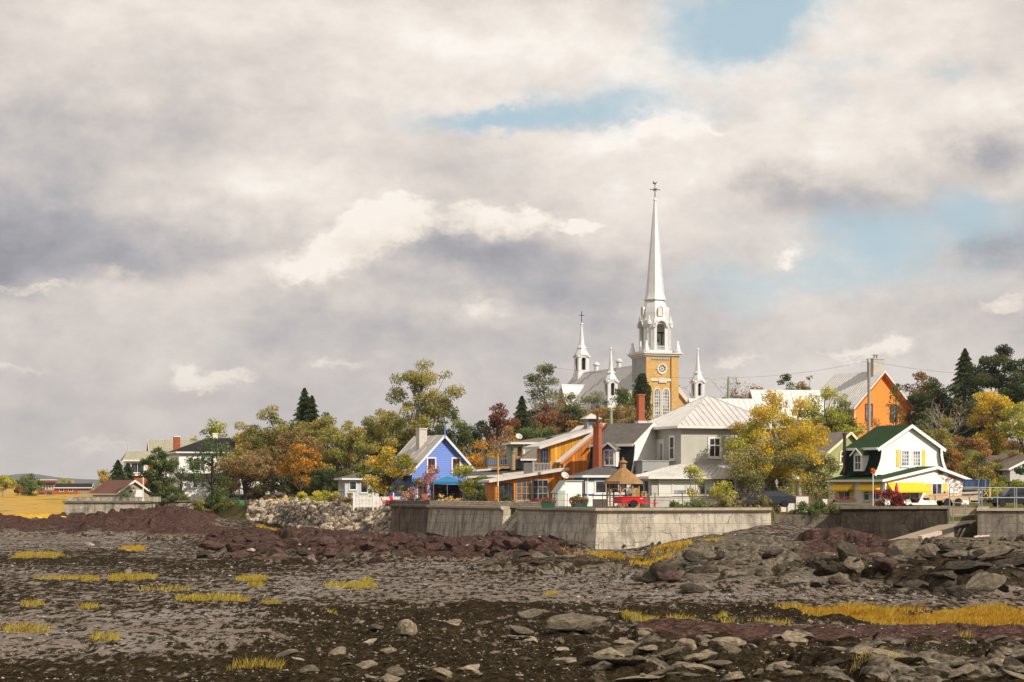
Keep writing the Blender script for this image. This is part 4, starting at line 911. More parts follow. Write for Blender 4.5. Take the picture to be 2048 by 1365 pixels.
    MB().slab([(2.9, -.9, 5.75), (3.9, -.9, 6.6), (3.9, 0, 6.6), (2.9, 0, 5.75)], .08).build('side_hood', GREYT, h)
    gutter_pipe(h, F0, .1, 3.7, 4.1, GREYT)
wood_house()
# ------------------------------------------------------------------ dark mansard house with blue and white porch
def mansard_house():
    h, g0 = house('gambrel_house', 1256, 191, 57, 'dark shingled bellcast house with white gable and blue trimmed porch', z=3.42)
    dk = M('charcoal_shingle', (.022, .023, .027), 'shingle', .9, .25, 1.2); gr = M('grey_shingle', (.14, .125, .115), 'shingle', .9, .25, 1.2)
    sid = M('white_siding', (.79, .78, .75)); BLU = M('royal_blue', (.03, .12, .33), 'plain', .6, .1)
    hw, dp = 4.5, 4.3; cx = hw; prof = gambrel_profile(hw, 2.9, 6.0, 7.85, .85, 3.6)
    full = [(cx - x, z) for x, z in prof] + [(cx + x, z) for x, z in reversed(prof[:-1])]
    MB().prism([(cx - hw, 0)] [::1] + [(cx + hw, 0)] + list(reversed(full)), 'y', 0, dp).build('wall', sid, h)
    o = .12; tr = MB()
    for sgn in (-1, 1):
        up = MB()
        for i in range(7):
            (xa, za), (xb, zb) = prof[i], prof[i + 1]
            A, B = (cx + sgn * (xa + o), za + .04), (cx + sgn * (xb + o), zb + .04)
            if i == 6: A = (cx + sgn * (prof[6][0] + .4), prof[6][1] - .1); B = (cx, prof[7][1] + .2)
            q = [(A[0], -.3, A[1]), (A[0], dp + .3, A[1]), (B[0], dp + .3, B[1]), (B[0], -.3, B[1])]
            if sgn < 0: q = q[::-1]
            if i == 6: MB().slab(q, .15).build('roof', gr, h)
            else: up.slab(q, .1)
            xa, za, xb, zb = prof[i][0] + o, prof[i][1], prof[i + 1][0] + o, prof[i + 1][1]
            q2 = [(cx + sgn * xa, za), (cx + sgn * xb, zb), (cx + sgn * (xb - .28), zb), (cx + sgn * (xa - .28), za)]
            if i == 6: q2 = [(cx + sgn * (prof[6][0] + .42), prof[6][1] - .1), (cx, prof[7][1] + .22), (cx, prof[7][1] - .1), (cx + sgn * (prof[6][0] - .05), prof[6][1] - .22)]
            tr.prism(q2 if sgn > 0 else q2[::-1], 'y', -.36 + .004 * (i == 6), -.29)
        up.build('mansard_slope', dk, h)
    tr.box(cx - prof[6][0] - .52, cx - prof[6][0] - .41, -.3, dp + .3, prof[6][1] - .3, prof[6][1] - .05); tr.build('fascia', WHITE, h)
    # dormers on the left slope (this slope faces the shore)
    lx = cx - hw - .1; Lf = left(lx, 0)
    for uc in (-2.0,):
        Lf.box(MB(), uc - .72, uc + .72, 3.75, 5.35, -1.5, 0).build('dormer', WHITE, h)
        window(h, Lf, uc - .45, 3.95, .9, 1.35, WHITE, CURT, 2, 2, .1); board(h, Lf, uc - .72, uc + .72, 3.6, 3.8, BLU, 'sill_board', .09); board(h, Lf, uc - .7, uc + .7, 5.42, 5.62, BLU, 'head_board', .05)
        A = [(lx - .3, -uc - .95, 5.35), (lx + 2, -uc - .95, 5.35), (lx + 2, -uc, 6.05), (lx - .3, -uc, 6.05)]; B = [(lx - .3, -uc + .95, 5.35), (lx - .3, -uc, 6.05), (lx + 2, -uc, 6.05), (lx + 2, -uc + .95, 5.35)]
        MB().slab(A[::-1], .09).slab(B[::1], .09).build('dormer_roof', gr, h)
        MB().bar((lx - .34, -uc - .98, 5.3), (lx - .34, -uc, 6.02), .08, .13).bar((lx - .34, -uc + .98, 5.3), (lx - .34, -uc, 6.02), .08, .13).build('dormer_trim', WHITE, h)
    MB().box(-.3, .0, -.01, dp, 0, 2.9).build('lower_wall', sid, h)
    MB().box(-1.4, 0, -.2, dp + .2, 2.72, 2.9).build('eave_shelf', M('pale_fascia', (.62, .57, .52)), h)
    # brick chimney on a steel base, standing just outside the slope
    ch = MB().add([(-1.25, 2.5, 2.6), (-.55, 2.5, 2.6), (-.55, 3.2, 2.6), (-1.25, 3.2, 2.6), (-1.2, 2.55, 7.7), (-.6, 2.55, 7.7), (-.6, 3.15, 7.7), (-1.2, 3.15, 7.7)],
                  [(0, 3, 2, 1), (4, 5, 6, 7), (0, 1, 5, 4), (1, 2, 6, 5), (2, 3, 7, 6), (3, 0, 4, 7)]).build('chimney', BRICKR, h)
    MB().box(-1.27, -.53, 2.48, 3.22, 7.5, 7.85).build('chimney_cap', BRICKR, ch); MB().tube([(-.9, 2.85, 7.85), (-.9, 2.85, 8.85)], .13, 8).build('flue', M('rust_pipe', (.11, .035, .02)), ch)
    MB().box(-1.5, -.3, 2.3, 3.4, 2.3, 3.0).build('chimney_base', METAL, h)
    # porch: an own little block turned with the house front of the shore
    return h
mansard_house()
def porch():
    h, g0 = house('sun_porch', 1172, 187, 12, 'low white porch with blue bands and dark low roof beside the wooden house', 'porch', z=3.42)
    sid = M('white_siding', (.79, .78, .75)); BLU = M('royal_blue', (.03, .12, .33)); F = front(); L = left(0, 0)
    Wp, Dp, zt = 4.6, 4.6, 2.75
    MB().box(0, Wp, 0, Dp, 0, zt).build('wall', sid, h)
    hip(h, 0, Wp, 0, Dp, zt + .14, zt + .95, M('dark_felt', (.085, .08, .078), 'plain', .85, .25), .4, .12, WHITE, None, 'roof', None, 2.0)
    board(h, F, 0, Wp, zt - .35, zt - .02, BLU, 'blue_band', .05); board(h, L, -Dp, 0, zt - .35, zt - .02, BLU, 'blue_band', .05)
    board(h, F, 0, Wp, 1.0, 1.16, BLU, 'blue_band', .06); board(h, L, -Dp, 0, 1.0, 1.16, BLU, 'blue_band', .06)
    window(h, F, .95, 1.3, .95, 1.0, WHITE, GLASS, 1, 1, .16); window(h, F, 2.4, 1.3, 1.5, 1.0, WHITE, GLASS, 2, 1, .16)
    f = MB()
    for k in range(6): L.box(f, -4.4 + k * .86, -4.22 + k * .86, 1.16, 2.4, -.02, .07)
    wf = f.build('window_band', WHITE, h); L.box(MB(), -4.4, -.1, 1.16, 2.4, -.03, .02).build('pane', CURT, wf)
    gutter_pipe(h, F, .15, 0, zt)
porch()
# ------------------------------------------------------------------ church
STONE = M('pale_stone', (.62, .58, .52), 'plain', .7, .12, 1); SILV = M('silver_paint', (.66, .66, .665), 'plain', .42, .10, .8, .25); YBR = M('yellow_brick', (.66, .42, .17), 'brick', .85, .14, .35, period=.16, dirt=(.52, .34, .13))
GREYW = M('shaded_flank', (.34, .335, .345), 'plain', .7, .12, .6); DARKB = M('belfry_dark', (.05, .05, .055), 'plain', .8)
def arch_pts(c, w, z0, z1, n=8, drop=0.0):
    """opening outline: rectangle with a round head, list of (u, z)"""
    r = w / 2; zs = z1 - r
    return [(c - r, z0), (c + r, z0), (c + r, zs)] + [(c + r * math.cos(math.pi * k / n), zs + r * math.sin(math.pi * k / n)) for k in range(1, n)] + [(c - r, zs)]
def arch_panel(mb, F, c, w, z0, z1, n0, n1, n=8):
    P = arch_pts(c, w, z0, z1, n); k = len(P)
    vs = [F.p(u, z, n1) for u, z in P] + [F.p(u, z, n0) for u, z in P]
    return mb.add(vs, [tuple(range(k)), tuple(range(2 * k - 1, k - 1, -1))] + [(i, i + k, (i + 1) % k + k, (i + 1) % k) for i in range(k)])
def arch_ring(mb, F, c, w, z0, z1, t, n0, n1, n=10, legs=True):
    r = w / 2; zs = z1 - r
    I = ([(c + r, z0)] if legs else []) + [(c + r * math.cos(math.pi * k / n), zs + r * math.sin(math.pi * k / n)) for k in range(n + 1)] + ([(c - r, z0)] if legs else [])
    O = ([(c + r + t, z0)] if legs else []) + [(c + (r + t) * math.cos(math.pi * k / n), zs + (r + t) * math.sin(math.pi * k / n)) for k in range(n + 1)] + ([(c - r - t, z0)] if legs else [])
    for i in range(len(I) - 1):
        q = [I[i], O[i], O[i + 1], I[i + 1]]
        vs = [F.p(u, z, n1) for u, z in q] + [F.p(u, z, n0) for u, z in q]
        mb.add(vs, [(0, 1, 2, 3), (7, 6, 5, 4), (0, 4, 5, 1), (1, 5, 6, 2), (2, 6, 7, 3), (3, 7, 4, 0)])
    return mb
def belfry_wall(mb, F, half, z0, z1, c, w, oz0, oz1, n0, n1, n=10):
    """one wall of a belfry with an arched hole, thickness n0..n1"""
    r = w / 2; zs = oz1 - r
    F.box(mb, -half, c - r, z0, z1, n0, n1); F.box(mb, c + r, half, z0, z1, n0, n1); F.box(mb, c - r, c + r, z0, oz0, n0, n1)
    for k in range(n):
        a0, a1 = math.pi * k / n, math.pi * (k + 1) / n
        q = [(c + r * math.cos(a1), zs + r * math.sin(a1)), (c + r * math.cos(a0), zs + r * math.sin(a0)), (c + r * math.cos(a0), z1), (c + r * math.cos(a1), z1)]
        vs = [F.p(u, z, n1) for u, z in q] + [F.p(u, z, n0) for u, z in q]
        mb.add(vs, [(0, 1, 2, 3), (7, 6, 5, 4), (0, 4, 5, 1), (1, 5, 6, 2), (2, 6, 7, 3), (3, 7, 4, 0)])
def four(cx, cy, hw, hd=None):
    hd = hd or hw
    return [Face((cx, cy - hd, 0), (1, 0, 0), (0, -1, 0)), Face((cx + hw, cy, 0), (0, 1, 0), (1, 0, 0)), Face((cx, cy + hd, 0), (-1, 0, 0), (0, 1, 0)), Face((cx - hw, cy, 0), (0, -1, 0), (-1, 0, 0))]
def cross(mb, c, z, hgt, w):
    x, y = c; mb.box(x - w, x + w, y - w, y + w, z, z + hgt); mb.box(x - hgt * .24, x + hgt * .24, y - w * .9, y + w * .9, z + hgt * .62, z + hgt * .62 + 2 * w)
def spirelet(h, cx, cy, zb, zt, w, legs=2.0, name='corner_turret', crs=False):
    """small open turret: pedestal, arched lantern, bulb and needle"""
    H = zt - zb; hw = w / 2
    t = MB().box(cx - hw * .92, cx + hw * .92, cy - hw * .92, cy + hw * .92, zb - legs, zb + .05 * H).build(name, SILV, h)
    mb = MB(); z0, z1 = zb + .05 * H, zb + .40 * H
    for F in four(cx, cy, hw * .82): belfry_wall(mb, F, hw * .80, z0, z1, 0, w * .34, z0 + .06 * H, z1 - .05 * H, -.16, 0, 8)
    mb.build('lantern', SILV, t); MB().box(cx - hw * .35, cx + hw * .35, cy - hw * .35, cy + hw * .35, z0, z1).build('lantern_core', DARKB, t)
    hd = MB()
    for F in four(cx, cy, hw * .82): arch_ring(hd, F, 0, w * .40, z0, z1 + .015 * H, .22, -.1, .2, 8, False)
    hd.box(cx - hw * 1.0, cx - hw * .6, cy - hw * 1.0, cy - hw * .6, z1 - .045 * H, z1 - .01 * H).box(cx + hw * .6, cx + hw * 1.0, cy - hw * 1.0, cy - hw * .6, z1 - .045 * H, z1 - .01 * H).box(cx - hw * 1.0, cx - hw * .6, cy + hw * .6, cy + hw * 1.0, z1 - .045 * H, z1 - .01 * H)
    hd.build('hood', SILV, t)
    MB().lathe([(hw * 1.02, z1 - .01 * H), (hw * 1.0, z1 + .02 * H), (hw * .80, z1 + .07 * H), (hw * .66, z1 + .10 * H), (hw * .58, z1 + .125 * H), (hw * .72, z1 + .13 * H), (hw * .70, z1 + .145 * H), (hw * .42, z1 + .19 * H), (hw * .33, z1 + .28 * H), (hw * .1, zt - .02 * H), (hw * .22, zt - .012 * H), (hw * .2, zt + .01 * H), (0.01, zt + .03 * H)], 8, (cx, cy), R(22.5)).build('needle', SILV, t)
    if crs:
        mb = MB(); cross(mb, (cx, cy), zt + .2, 2.6, .07); mb.build('cross', M('iron', (.03, .028, .028)), t)
    return t
def church():
    d0 = 401.0; s = FPX / d0; xf = X(1324, d0)
    g0 = 12.5
    h = empty('church', (xf, d0, g0), R(20), 'yellow brick church with tall silver spire and small corner turrets', 'church')
    zz = lambda py, dd=d0: Z(py, dd) - g0
    # nave
    hw, nd = 9.6, 46; ze, zr = 6.8, 17.6
    MB().prism([(-hw, 0), (hw, 0), (hw, ze), (0, zr), (-hw, ze)], 'y', 3.0, nd).build('nave_wall', YBR, h)
    RO = M('church_roof', (.46, .445, .44), 'metal', .55, .08, .4, .2, dirt=(.38, .37, .37))
    rb = MB(); e = 1.0; sl = (zr - ze) / hw
    rb.slab([(-hw - e, nd + .4, ze - e * sl + .4), (-hw - e, 3.6, ze - e * sl + .4), (0, 3.6, zr + .4), (0, nd + .4, zr + .4)], .35)
    rb.slab([(hw + e, 3.6, ze - e * sl + .4), (hw + e, nd + .4, ze - e * sl + .4), (.001, nd + .4, zr + .4), (.001, 3.6, zr + .4)], .35); 
    for xx in (-hw - e, hw + e): seams(rb, (xx, 3.8 if xx > 0 else nd, ze - e * sl + .4), (xx, nd if xx > 0 else 3.8, ze - e * sl + .4), (0, 3.8 if xx > 0 else nd, zr + .4), (0, nd if xx > 0 else 3.8, zr + .4), 1.6, .1)
    rb.build('nave_roof', RO, h)
    for y in (34.5, 22): MB().lathe([(.5, zr), (.5, zr + 1.3), (.75, zr + 1.5), (.75, zr + 1.8), (.3, zr + 2.2)], 10, (0, y)).build('roof_vent', SILV, h)
    # raking cornice of the facade
    for sg in (-1, 1): MB().bar((sg * 3.2, 2.9, zr - 3.2 * sl + .35), (sg * (hw + .6), 2.9, ze - .6 * sl + .35), .9, .75).build('raking_cornice', STONE, h)
    # transept on the left
    MB().prism([(28.5, 0), (28.5, 5.5), (34.5, 14.4), (40.5, 5.5), (40.5, 0)], 'x', -7.6, -2).build('transept_wall', YBR, h)
    tr = MB(); tr.slab([(-8.2, 27.7, 4.8), (-2.5, 27.7, 4.8), (-2.5, 34.5, 14.9), (-8.2, 34.5, 14.9)], .3).slab([(-2.5, 41.3, 4.8), (-8.2, 41.3, 4.8), (-8.2, 34.501, 14.9), (-2.5, 34.501, 14.9)], .3)
    tr.build('transept_roof', M('bright_roof', (.70, .68, .65), 'metal', .5, .06, .5, .1), h)
    # tower
    tw, zc = 3.45, zz(712)
    MB().box(-tw, tw, 0, 6.9, -1, zc).build('tower', YBR, h)
    MB().box(-tw - .06, -tw, .05, 6.9, zz(768), zc).box(-tw - .12, -tw - .06, 5.4, 6.9, zz(768), zc).build('tower_flank', GREYW, h)  # grey skin over the brick puts this side's shade in its colour
    F = Face((0, 0, 0), (1, 0, 0), (0, -1, 0))
    for u in (-tw - .12, 1.95): F.box(MB(), u, u + (1.1 if u < 0 else 1.62), -1, zc - .3, 0, .28).build('buttress', YBR, h)
    F.box(MB(), -tw + .02, 1.9, zz(763), zz(758), 0, .2).build('stone_band', STONE, h); F.box(MB(), -.75, .95, zz(766), zz(757), .0, .26).build('stone_band', STONE, h)
    for c in (-.95, .95):
        u = c - .12; w = 1.25; z0, z1 = zz(836), zz(779)
        wn = arch_ring(MB(), F, u, w, z0, z1, .28, -.02, .16).build('arched_window', STONE, h)
        arch_panel(MB(), F, u, w, z0, z1, -.03, .04).build('pane', CURT, wn)
        tr = MB()
        for k in (-.2, .2): F.box(tr, u + k * w - .05, u + k * w + .05, z0, z1 - .2, 0, .09)
        for k in range(1, 8): F.box(tr, u - w / 2, u + w / 2, z0 + k * (z1 - z0 - .6) / 8 - .05, z0 + k * (z1 - z0 - .6) / 8 + .05, 0, .085)
        tr.build('tracery', WHITE, wn)
    zc2 = zz(738); ring = MB(); N = 20; uc = 0.0
    for k in range(N):
        a0, a1 = 6.28319 * k / N, 6.28319 * (k + 1) / N
        q = [(uc + r * math.cos(a), zc2 + r * math.sin(a)) for r, a in ((.82, a0), (1.08, a0), (1.08, a1), (.82, a1))]
        ring.add([F.p(u, z, .16) for u, z in q] + [F.p(u, z, -.02) for u, z in q], [(0, 1, 2, 3), (7, 6, 5, 4), (0, 4, 5, 1), (1, 5, 6, 2), (2, 6, 7, 3), (3, 7, 4, 0)])
    for a in (0, 1, 2, 3): ring.add([F.p(uc + 1.04 * math.cos(a * 1.5708 + t), zc2 + 1.04 * math.sin(a * 1.5708 + t), n) for n in (.15, 0) for t in (-.12, .12)] + [F.p(uc + 1.4 * math.cos(a * 1.5708), zc2 + 1.4 * math.sin(a * 1.5708), n) for n in (.15, 0)], [(0, 1, 4), (3, 2, 5), (1, 3, 5, 4), (2, 0, 4, 5)])
    rw = ring.build('rose_window', STONE, h)
    ds = MB(); ds.add([F.p(uc + .83 * math.cos(6.28319 * k / 20), zc2 + .83 * math.sin(6.28319 * k / 20), .03) for k in range(20)], [tuple(range(20))]); ds.build('pane', WHITE, rw)
    holes = MB()
    for k in range(8):
        a = 6.28319 * (k + .5) / 8; c0 = (uc + .54 * math.cos(a), zc2 + .54 * math.sin(a))
        holes.add([F.p(c0[0] + .19 * math.cos(6.28319 * j / 8), c0[1] + .19 * math.sin(6.28319 * j / 8), .04) for j in range(8)], [tuple(range(8))])
    holes.add([F.p(uc + .2 * math.cos(6.28319 * j / 8), zc2 + .2 * math.sin(6.28319 * j / 8), .04) for j in range(8)], [tuple(range(8))]); holes.build('lights', DARKB, rw)
    # cornice with dentils, corner pinnacles
    cb = MB(); cb.box(-tw - .25, tw + .25, -.25, 7.15, zc - .35, zc); cb.box(-tw - .6, tw + .6, -.6, 7.5, zc, zc + .35); cb.box(-tw - .85, tw + .85, -.85, 7.75, zc + .35, zc + .62)
    for k in range(15): F.box(cb, -tw + .1 + k * .34, -tw + .28 + k * .34, zc - .75, zc - .35, 0, .22)
    cb.build('cornice', STONE, h)
    zb = zc + .62; cy = 3.45
    for x, y in ((-tw, 0), (tw, 0), (-tw, 6.9), (tw, 6.9)):
        MB().lathe([(.75, zb), (.75, zb + .35), (.62, zb + .5), (.42, zb + 1.3), (.2, zb + 1.9), (.27, zb + 2.05), (.2, zb + 2.25), (.02, zb + 2.4)], 10, (x, y)).build('pinnacle', SILV, h)
    # belfry: octagon with four arched openings
    z1 = zz(642); r8 = 2.9; mb = MB()
    zo0, zo1 = zb + .55, z1 + .05
    MB().box(-r8, r8, cy - r8, cy + r8, zb, zb + .5).build('belfry_base', SILV, h)
    for F_ in four(0, cy, r8): belfry_wall(mb, F_, 1.45, zb + .5, z1 + .35, 0, 1.75, zb + .6, z1 - .25, -.35, 0, 10)
    k2 = r8 - 1.45
    for sx, sy in ((-1, -1), (1, -1), (1, 1), (-1, 1)):
        a, b = Vector((sx * 1.45, cy + sy * r8, 0)), Vector((sx * r8, cy + sy * 1.45, 0)); n = Vector((sx, sy, 0)).normalized()
        mb.add([p + Vector((0, 0, z)) - n * t for z in (zb + .5, z1 + .2) for p, t in ((a, 0), (b, 0), (b, .3), (a, .3))], [(0, 3, 2, 1), (4, 5, 6, 7), (0, 1, 5, 4), (1, 2, 6, 5), (2, 3, 7, 6), (3, 0, 4, 7)])
    mb.build('belfry', SILV, h)
    nic = MB()
    for sx, sy in ((-1, -1), (1, -1)):
        mid_ = Vector((sx * (1.45 + r8) / 2, cy + sy * (1.45 + r8) / 2, 0)); n = Vector((sx, sy, 0)).normalized(); F_ = Face(mid_, Vector((-n.y, n.x, 0)) , n)
        arch_ring(nic, F_, 0, .7, zb + 1.4, z1 - 1.2, .14, -.02, .1); 
    nic.build('niche', SILV, h)
    for F_ in four(0, cy, r8):
        rl = MB(); F_.box(rl, -.86, .86, zb + 1.3, zb + 1.42, -.2, -.1); F_.box(rl, -.86, .86, zb + .75, zb + .83, -.2, -.1)
        for k in range(7): F_.box(rl, -.8 + k * .25, -.72 + k * .25, zb + .6, zb + 1.3, -.18, -.12)
        rl.build('belfry_railing', SILV, h)
    MB().lathe([(.95, zb + 2.4), (.85, zb + 2.6), (.6, zb + 3.3), (.5, zb + 3.8), (.1, zb + 4.0)], 14, (0, cy)).build('bell', M('bronze', (.06, .06, .045), 'plain', .4, .2, 1, .6), h)
    MB().box(-2.4, 2.4, cy - .15, cy + .15, zb + 4.1, zb + 4.4).box(-.12, .12, cy - .12, cy + .12, zb + .5, zb + 4.2).box(-1.6, -1.4, cy - .1, cy + .1, zb + .5, zb + 4.2).box(1.4, 1.6, cy - .1, cy + .1, zb + .5, zb + 4.2).build('bell_frame', M('iron', (.03, .028, .028)), h)
    for F_ in four(0, cy, r8):
        hd = MB(); arch_ring(hd, F_, 0, 2.0, z1 - 1.2, z1 + .0, .38, -.3, .42, 12, False)
        F_.box(hd, -1.75, -1.15, z1 - 1.25, z1 - .85, -.1, .3); F_.box(hd, 1.15, 1.75, z1 - 1.25, z1 - .85, -.1, .3)
        hd.build('arched_hood', SILV, h)
    for sx, sy in ((-1, -1), (1, -1), (-1, 1), (1, 1)):
        MB().lathe([(.5, z1 - .7), (.5, z1 - .3), (.35, z1), (.14, z1 + .9), (.02, z1 + 1.3)], 8, (sx * 2.35, cy + sy * 2.35)).build('pinnacle', SILV, h)
    # dome
    z2 = zz(597)
    dome = [(3.05, z1 - .55), (3.1, z1 - .35), (2.85, z1 - .1), (2.78, z1 + .8), (2.72, z1 + 1.9), (2.5, z1 + 2.8), (2.15, z1 + 3.7), (1.95, z2 - .25), (2.3, z2 - .2), (2.35, z2 - .02), (2.2, z2)]
    MB().lathe(dome, 8, (0, cy), R(22.5)).build('dome', SILV, h)
    for F_ in four(0, cy, 2.55):
        m_ = MB(); arch_panel(m_, F_, 0, 1.1, z1 + 1.0, z1 + 3.1, -.8, .22); o = m_.build('oculus', SILV, h)
        for_ring = arch_ring(MB(), F_, 0, .9, z1 + 1.2, z1 + 2.9, .16, .1, .32, 8).build('oculus_ring', STONE, o)
    z3 = zz(398)
    sp = [(2.25, z2), (2.08, z2 + .45), (1.88, z2 + 1.3), (1.72, z2 + 2.8), (1.5, z2 + 5.2), (.26, z3), (.34, z3 + .15), (.3, z3 + .4), (.1, z3 + .75)]
    MB().lathe(sp, 8, (0, cy), R(22.5)).build('spire', SILV, h)
    # wrought cross with cock
    zx = zz(375); IR = M('iron', (.03, .028, .028))
    c = MB(); c.tube([(0, cy, z3 + .5), (0, cy, zz(364))], [.12, .06], 6); c.bar((-1.0, cy, zx), (1.0, cy, zx), .12); c.bar((0, cy - 1.0, zx), (0, cy + 1.0, zx), .1)
    for a in (45, 135): c.bar((-.55 * math.cos(R(a)), cy, zx - .55 * math.sin(R(a))), (.55 * math.cos(R(a)), cy, zx + .55 * math.sin(R(a))), .06)
    for x in (-1, 1): c.lathe([(.02, zx - .14), (.14, zx), (.02, zx + .14)], 6, (x, cy))
    c.build('cross', IR, h)
    zt = zz(364); w_ = MB(); w_.add([(-.32, cy, zt), (.1, cy, zt - .1), (.35, cy, zt + .25), (.42, cy, zt + .55), (.22, cy, zt + .35), (-.05, cy, zt + .28), (-.35, cy, zt + .6), (-.48, cy, zt + .2)], [tuple(range(8))]); 
    w2 = MB().prism([(x, z) for x, _, z in w_.v], 'y', cy - .05, cy + .05); w2.build('weathercock', M('copper', (.10, .06, .03)), h)
    # turrets
    spirelet(h, -9.6, 3.6, zz(803, 400), zz(697, 400), 2.6, 9)
    spirelet(h, 9.6, 3.6, zz(803, 406), zz(698, 406), 2.6, 9)
    spirelet(h, 0, 43, zz(752, 441), zz(648, 441), 3.1, 5, 'ridge_turret', True)
church()
# ------------------------------------------------------------------ other houses
def misc_houses():
    SH = M('brown_shingle', (.20, .165, .14), 'shingle', .9, .25, 1.2); GREENW = M('sage_siding', (.22, .30, .23), 'siding', .7, .1, .8, period=.2)
    # green-grey house behind the wooden one
    h, g0 = house('hip_roof_house', 1036, 214, 8, 'sage green house with brown hip roofs behind the wooden house', py=1000); zf = lambda py: Z(py, 214) - g0
    MB().box(0, 9, 3, 9, 0, zf(886)).build('wall', GREENW, h); hip(h, 0, 9, 3, 9, zf(884), zf(873), SH, .4, .12, WHITE)
    MB().box(.6, 9, 0, 3, 0, zf(918)).build('wall', M('teal_siding', (.07, .11, .11), 'siding', .7, .1, .8, period=.2), h)
    MB().slab([(.2, -.5, zf(918)), (9, -.5, zf(918)), (9, 3, zf(893)), (2.4, 3, zf(893))], .12).slab([(.2, 4, zf(918)), (.2, -.5, zf(918)), (2.4, 3, zf(893))], .12).build('lower_roof', SH, h)
    board(h, front(-.5), .2, 9, zf(918) - .2, zf(918), WHITE, 'fascia', .06)
    MB().add([(4, 3, zf(873)), (9.4, 3, zf(873)), (9.4, 9, zf(873)), (4, 9, zf(873)), (7.2, 6, zf(857))], [(0, 1, 4), (1, 2, 4), (2, 3, 4), (3, 0, 4), (3, 2, 1, 0)]).build('peak_roof', SH, h)
    window(h, left(0, 0), -5.2, zf(915), 1.0, 1.2, M('gold_trim', (.45, .25, .05)), GLASS, 1, 2)
    window(h, front(3), .35, zf(912), .5, 1.0, M('gold_trim', (.45, .25, .05)), GLASS, 1, 1); board(h, front(3), 1.0, 1.2, zf(920), zf(886), WHITE, 'corner_board', .06)
    # low dark-roofed building with deck, between the blue and wooden houses
    h, g0 = house('low_house', 950, 212, 6, 'low building with dark sloping roofs and a grey blue roof deck', z=3.42); zf = lambda py: Z(py, 212) - g0
    BW = M('brown_boards', (.15, .085, .05), 'board', .7, .15, .9, period=.3); BG = M('bluegrey_boards', (.16, .19, .24), 'board', .7, .1, .9, period=.2)
    MB().box(0, 7, 0, 7, 0, zf(955)).build('wall', BW, h); DF = M('dark_felt', (.085, .08, .078))
    MB().slab([(-1, -.6, zf(954)), (3.9, -.6, zf(950)), (3.9, 7, zf(935)), (-1, 7, zf(939))], .14).slab([(2.9, -.6, zf(949)), (7.8, -.6, zf(939)), (7.8, 7, zf(930)), (2.9, 7, zf(938))], .14).build('roof', DF, h)
    PF = M('pale_fascia', (.62, .57, .52))
    for p, q, hh in (((-1, -.64, zf(955)), (2.9, -.64, zf(951.5)), .22), ((2.9, -.66, zf(950)), (7.8, -.66, zf(940)), .26), ((-1, 3, zf(943)), (3, 3.2, zf(937)), .2)): MB().bar(p, q, .06, hh).build('fascia', PF, h)
    for u in (.5, 1.6, 2.7): window(h, front(), u, .35, .75, 1.7, WHITE, GLASS, 1, 1, .1, False)
    gutter_pipe(h, front(), 3.8, 0, zf(958)); 
    dk = MB(); dk.box(1.7, 6.5, 3.5, 7, zf(937), zf(931)); dk.build('roof_deck', M('deck_wood', (.42, .24, .09), 'wood'), h)
    rl = MB(); rl.box(1.7, 3.0, 3.44, 3.5, zf(931), zf(915)); rl.box(1.64, 1.7, 3.44, 7, zf(931), zf(915)); rl.box(3.0, 6.5, 3.44, 3.5, zf(917), zf(915)); rl.box(3.0, 6.5, 3.44, 3.5, zf(931), zf(929.5))
    for k in range(16): rl.box(3.05 + k * .22, 3.12 + k * .22, 3.45, 3.49, zf(930), zf(916))
    rl.build('deck_railing', BG, h)
    MB().tube([(4.2, 1.5, zf(940)), (4.2, 1.5, zf(905))], .26, 12).lathe([(.36, zf(905)), (.36, zf(902))], 12, (4.2, 1.5)).build('stove_pipe', M('tan_pipe', (.34, .25, .14), 'plain', .7, .2), h)
    # olive house
    h, g0 = house('gable_house', 1637, 250, 24, 'olive green house with brown roof, cream trim and arched window', py=965); zf = lambda py: Z(py, 252) - g0
    OL = M('olive_siding', (.30, .32, .12), 'siding', .7, .1, .8, period=.2); CR = M('cream_paint', (.74, .70, .50))
    xr = (1703 - 1637) / 15.8 / .913
    MB().prism([(0, -1), (7.0, -1), (7.0, zf(905)), (xr, zf(868)), (0, zf(925))], 'y', 0, 9).build('wall', OL, h)
    rb = MB(); rb.slab([(-.9, 9.3, zf(929)), (-.9, -.4, zf(929)), (xr, -.4, zf(864)), (xr, 9.3, zf(864))], .15).slab([(7.4, -.4, zf(907)), (7.4, 9.3, zf(907)), (xr, 9.3, zf(864)), (xr, -.4, zf(864))], .15); rb.build('roof', M('weathered_shingle', (.27, .23, .20), 'shingle', .9, .25, 1.2), h)
    MB().bar((-.9, -.45, zf(931)), (xr, -.45, zf(866)), .07, .3).build('fascia', CR, h); MB().bar((7.4, -.45, zf(909)), (xr, -.45, zf(866)), .07, .3).build('fascia', CR, h)
    F = front(); wn = arch_ring(MB(), F, 3.9, 1.2, zf(925), zf(901), .22, -.02, .1).build('arched_window', CR, h); arch_panel(MB(), F, 3.9, 1.2, zf(925), zf(901), -.03, .04).build('pane', GLASS, wn)
    mt = MB(); F.box(mt, 3.87, 3.93, zf(925), zf(901), 0, .08); F.box(mt, 3.3, 4.5, zf(914), zf(912), 0, .08); mt.build('muntin', CR, wn); board(h, F, 3.0, 4.8, zf(931), zf(928), CR, 'sill', .12)
    chimney(h, 1.6, 2.5, zf(880), zf(846), .75, .75, M('tan_brick', (.46, .23, .09), 'brick', .85, .15, 1, period=.1)); MB().box(1.15, 2.05, 2.05, 2.95, zf(880), zf(862)).build('chimney_base', WHITE, h)
    # white metal roofs behind
    h, g0 = house('roadside_house', 1440, 262, 6, 'house with low white metal roof behind the grey hip roof', py=900); zf = lambda py: Z(py, 265) - g0
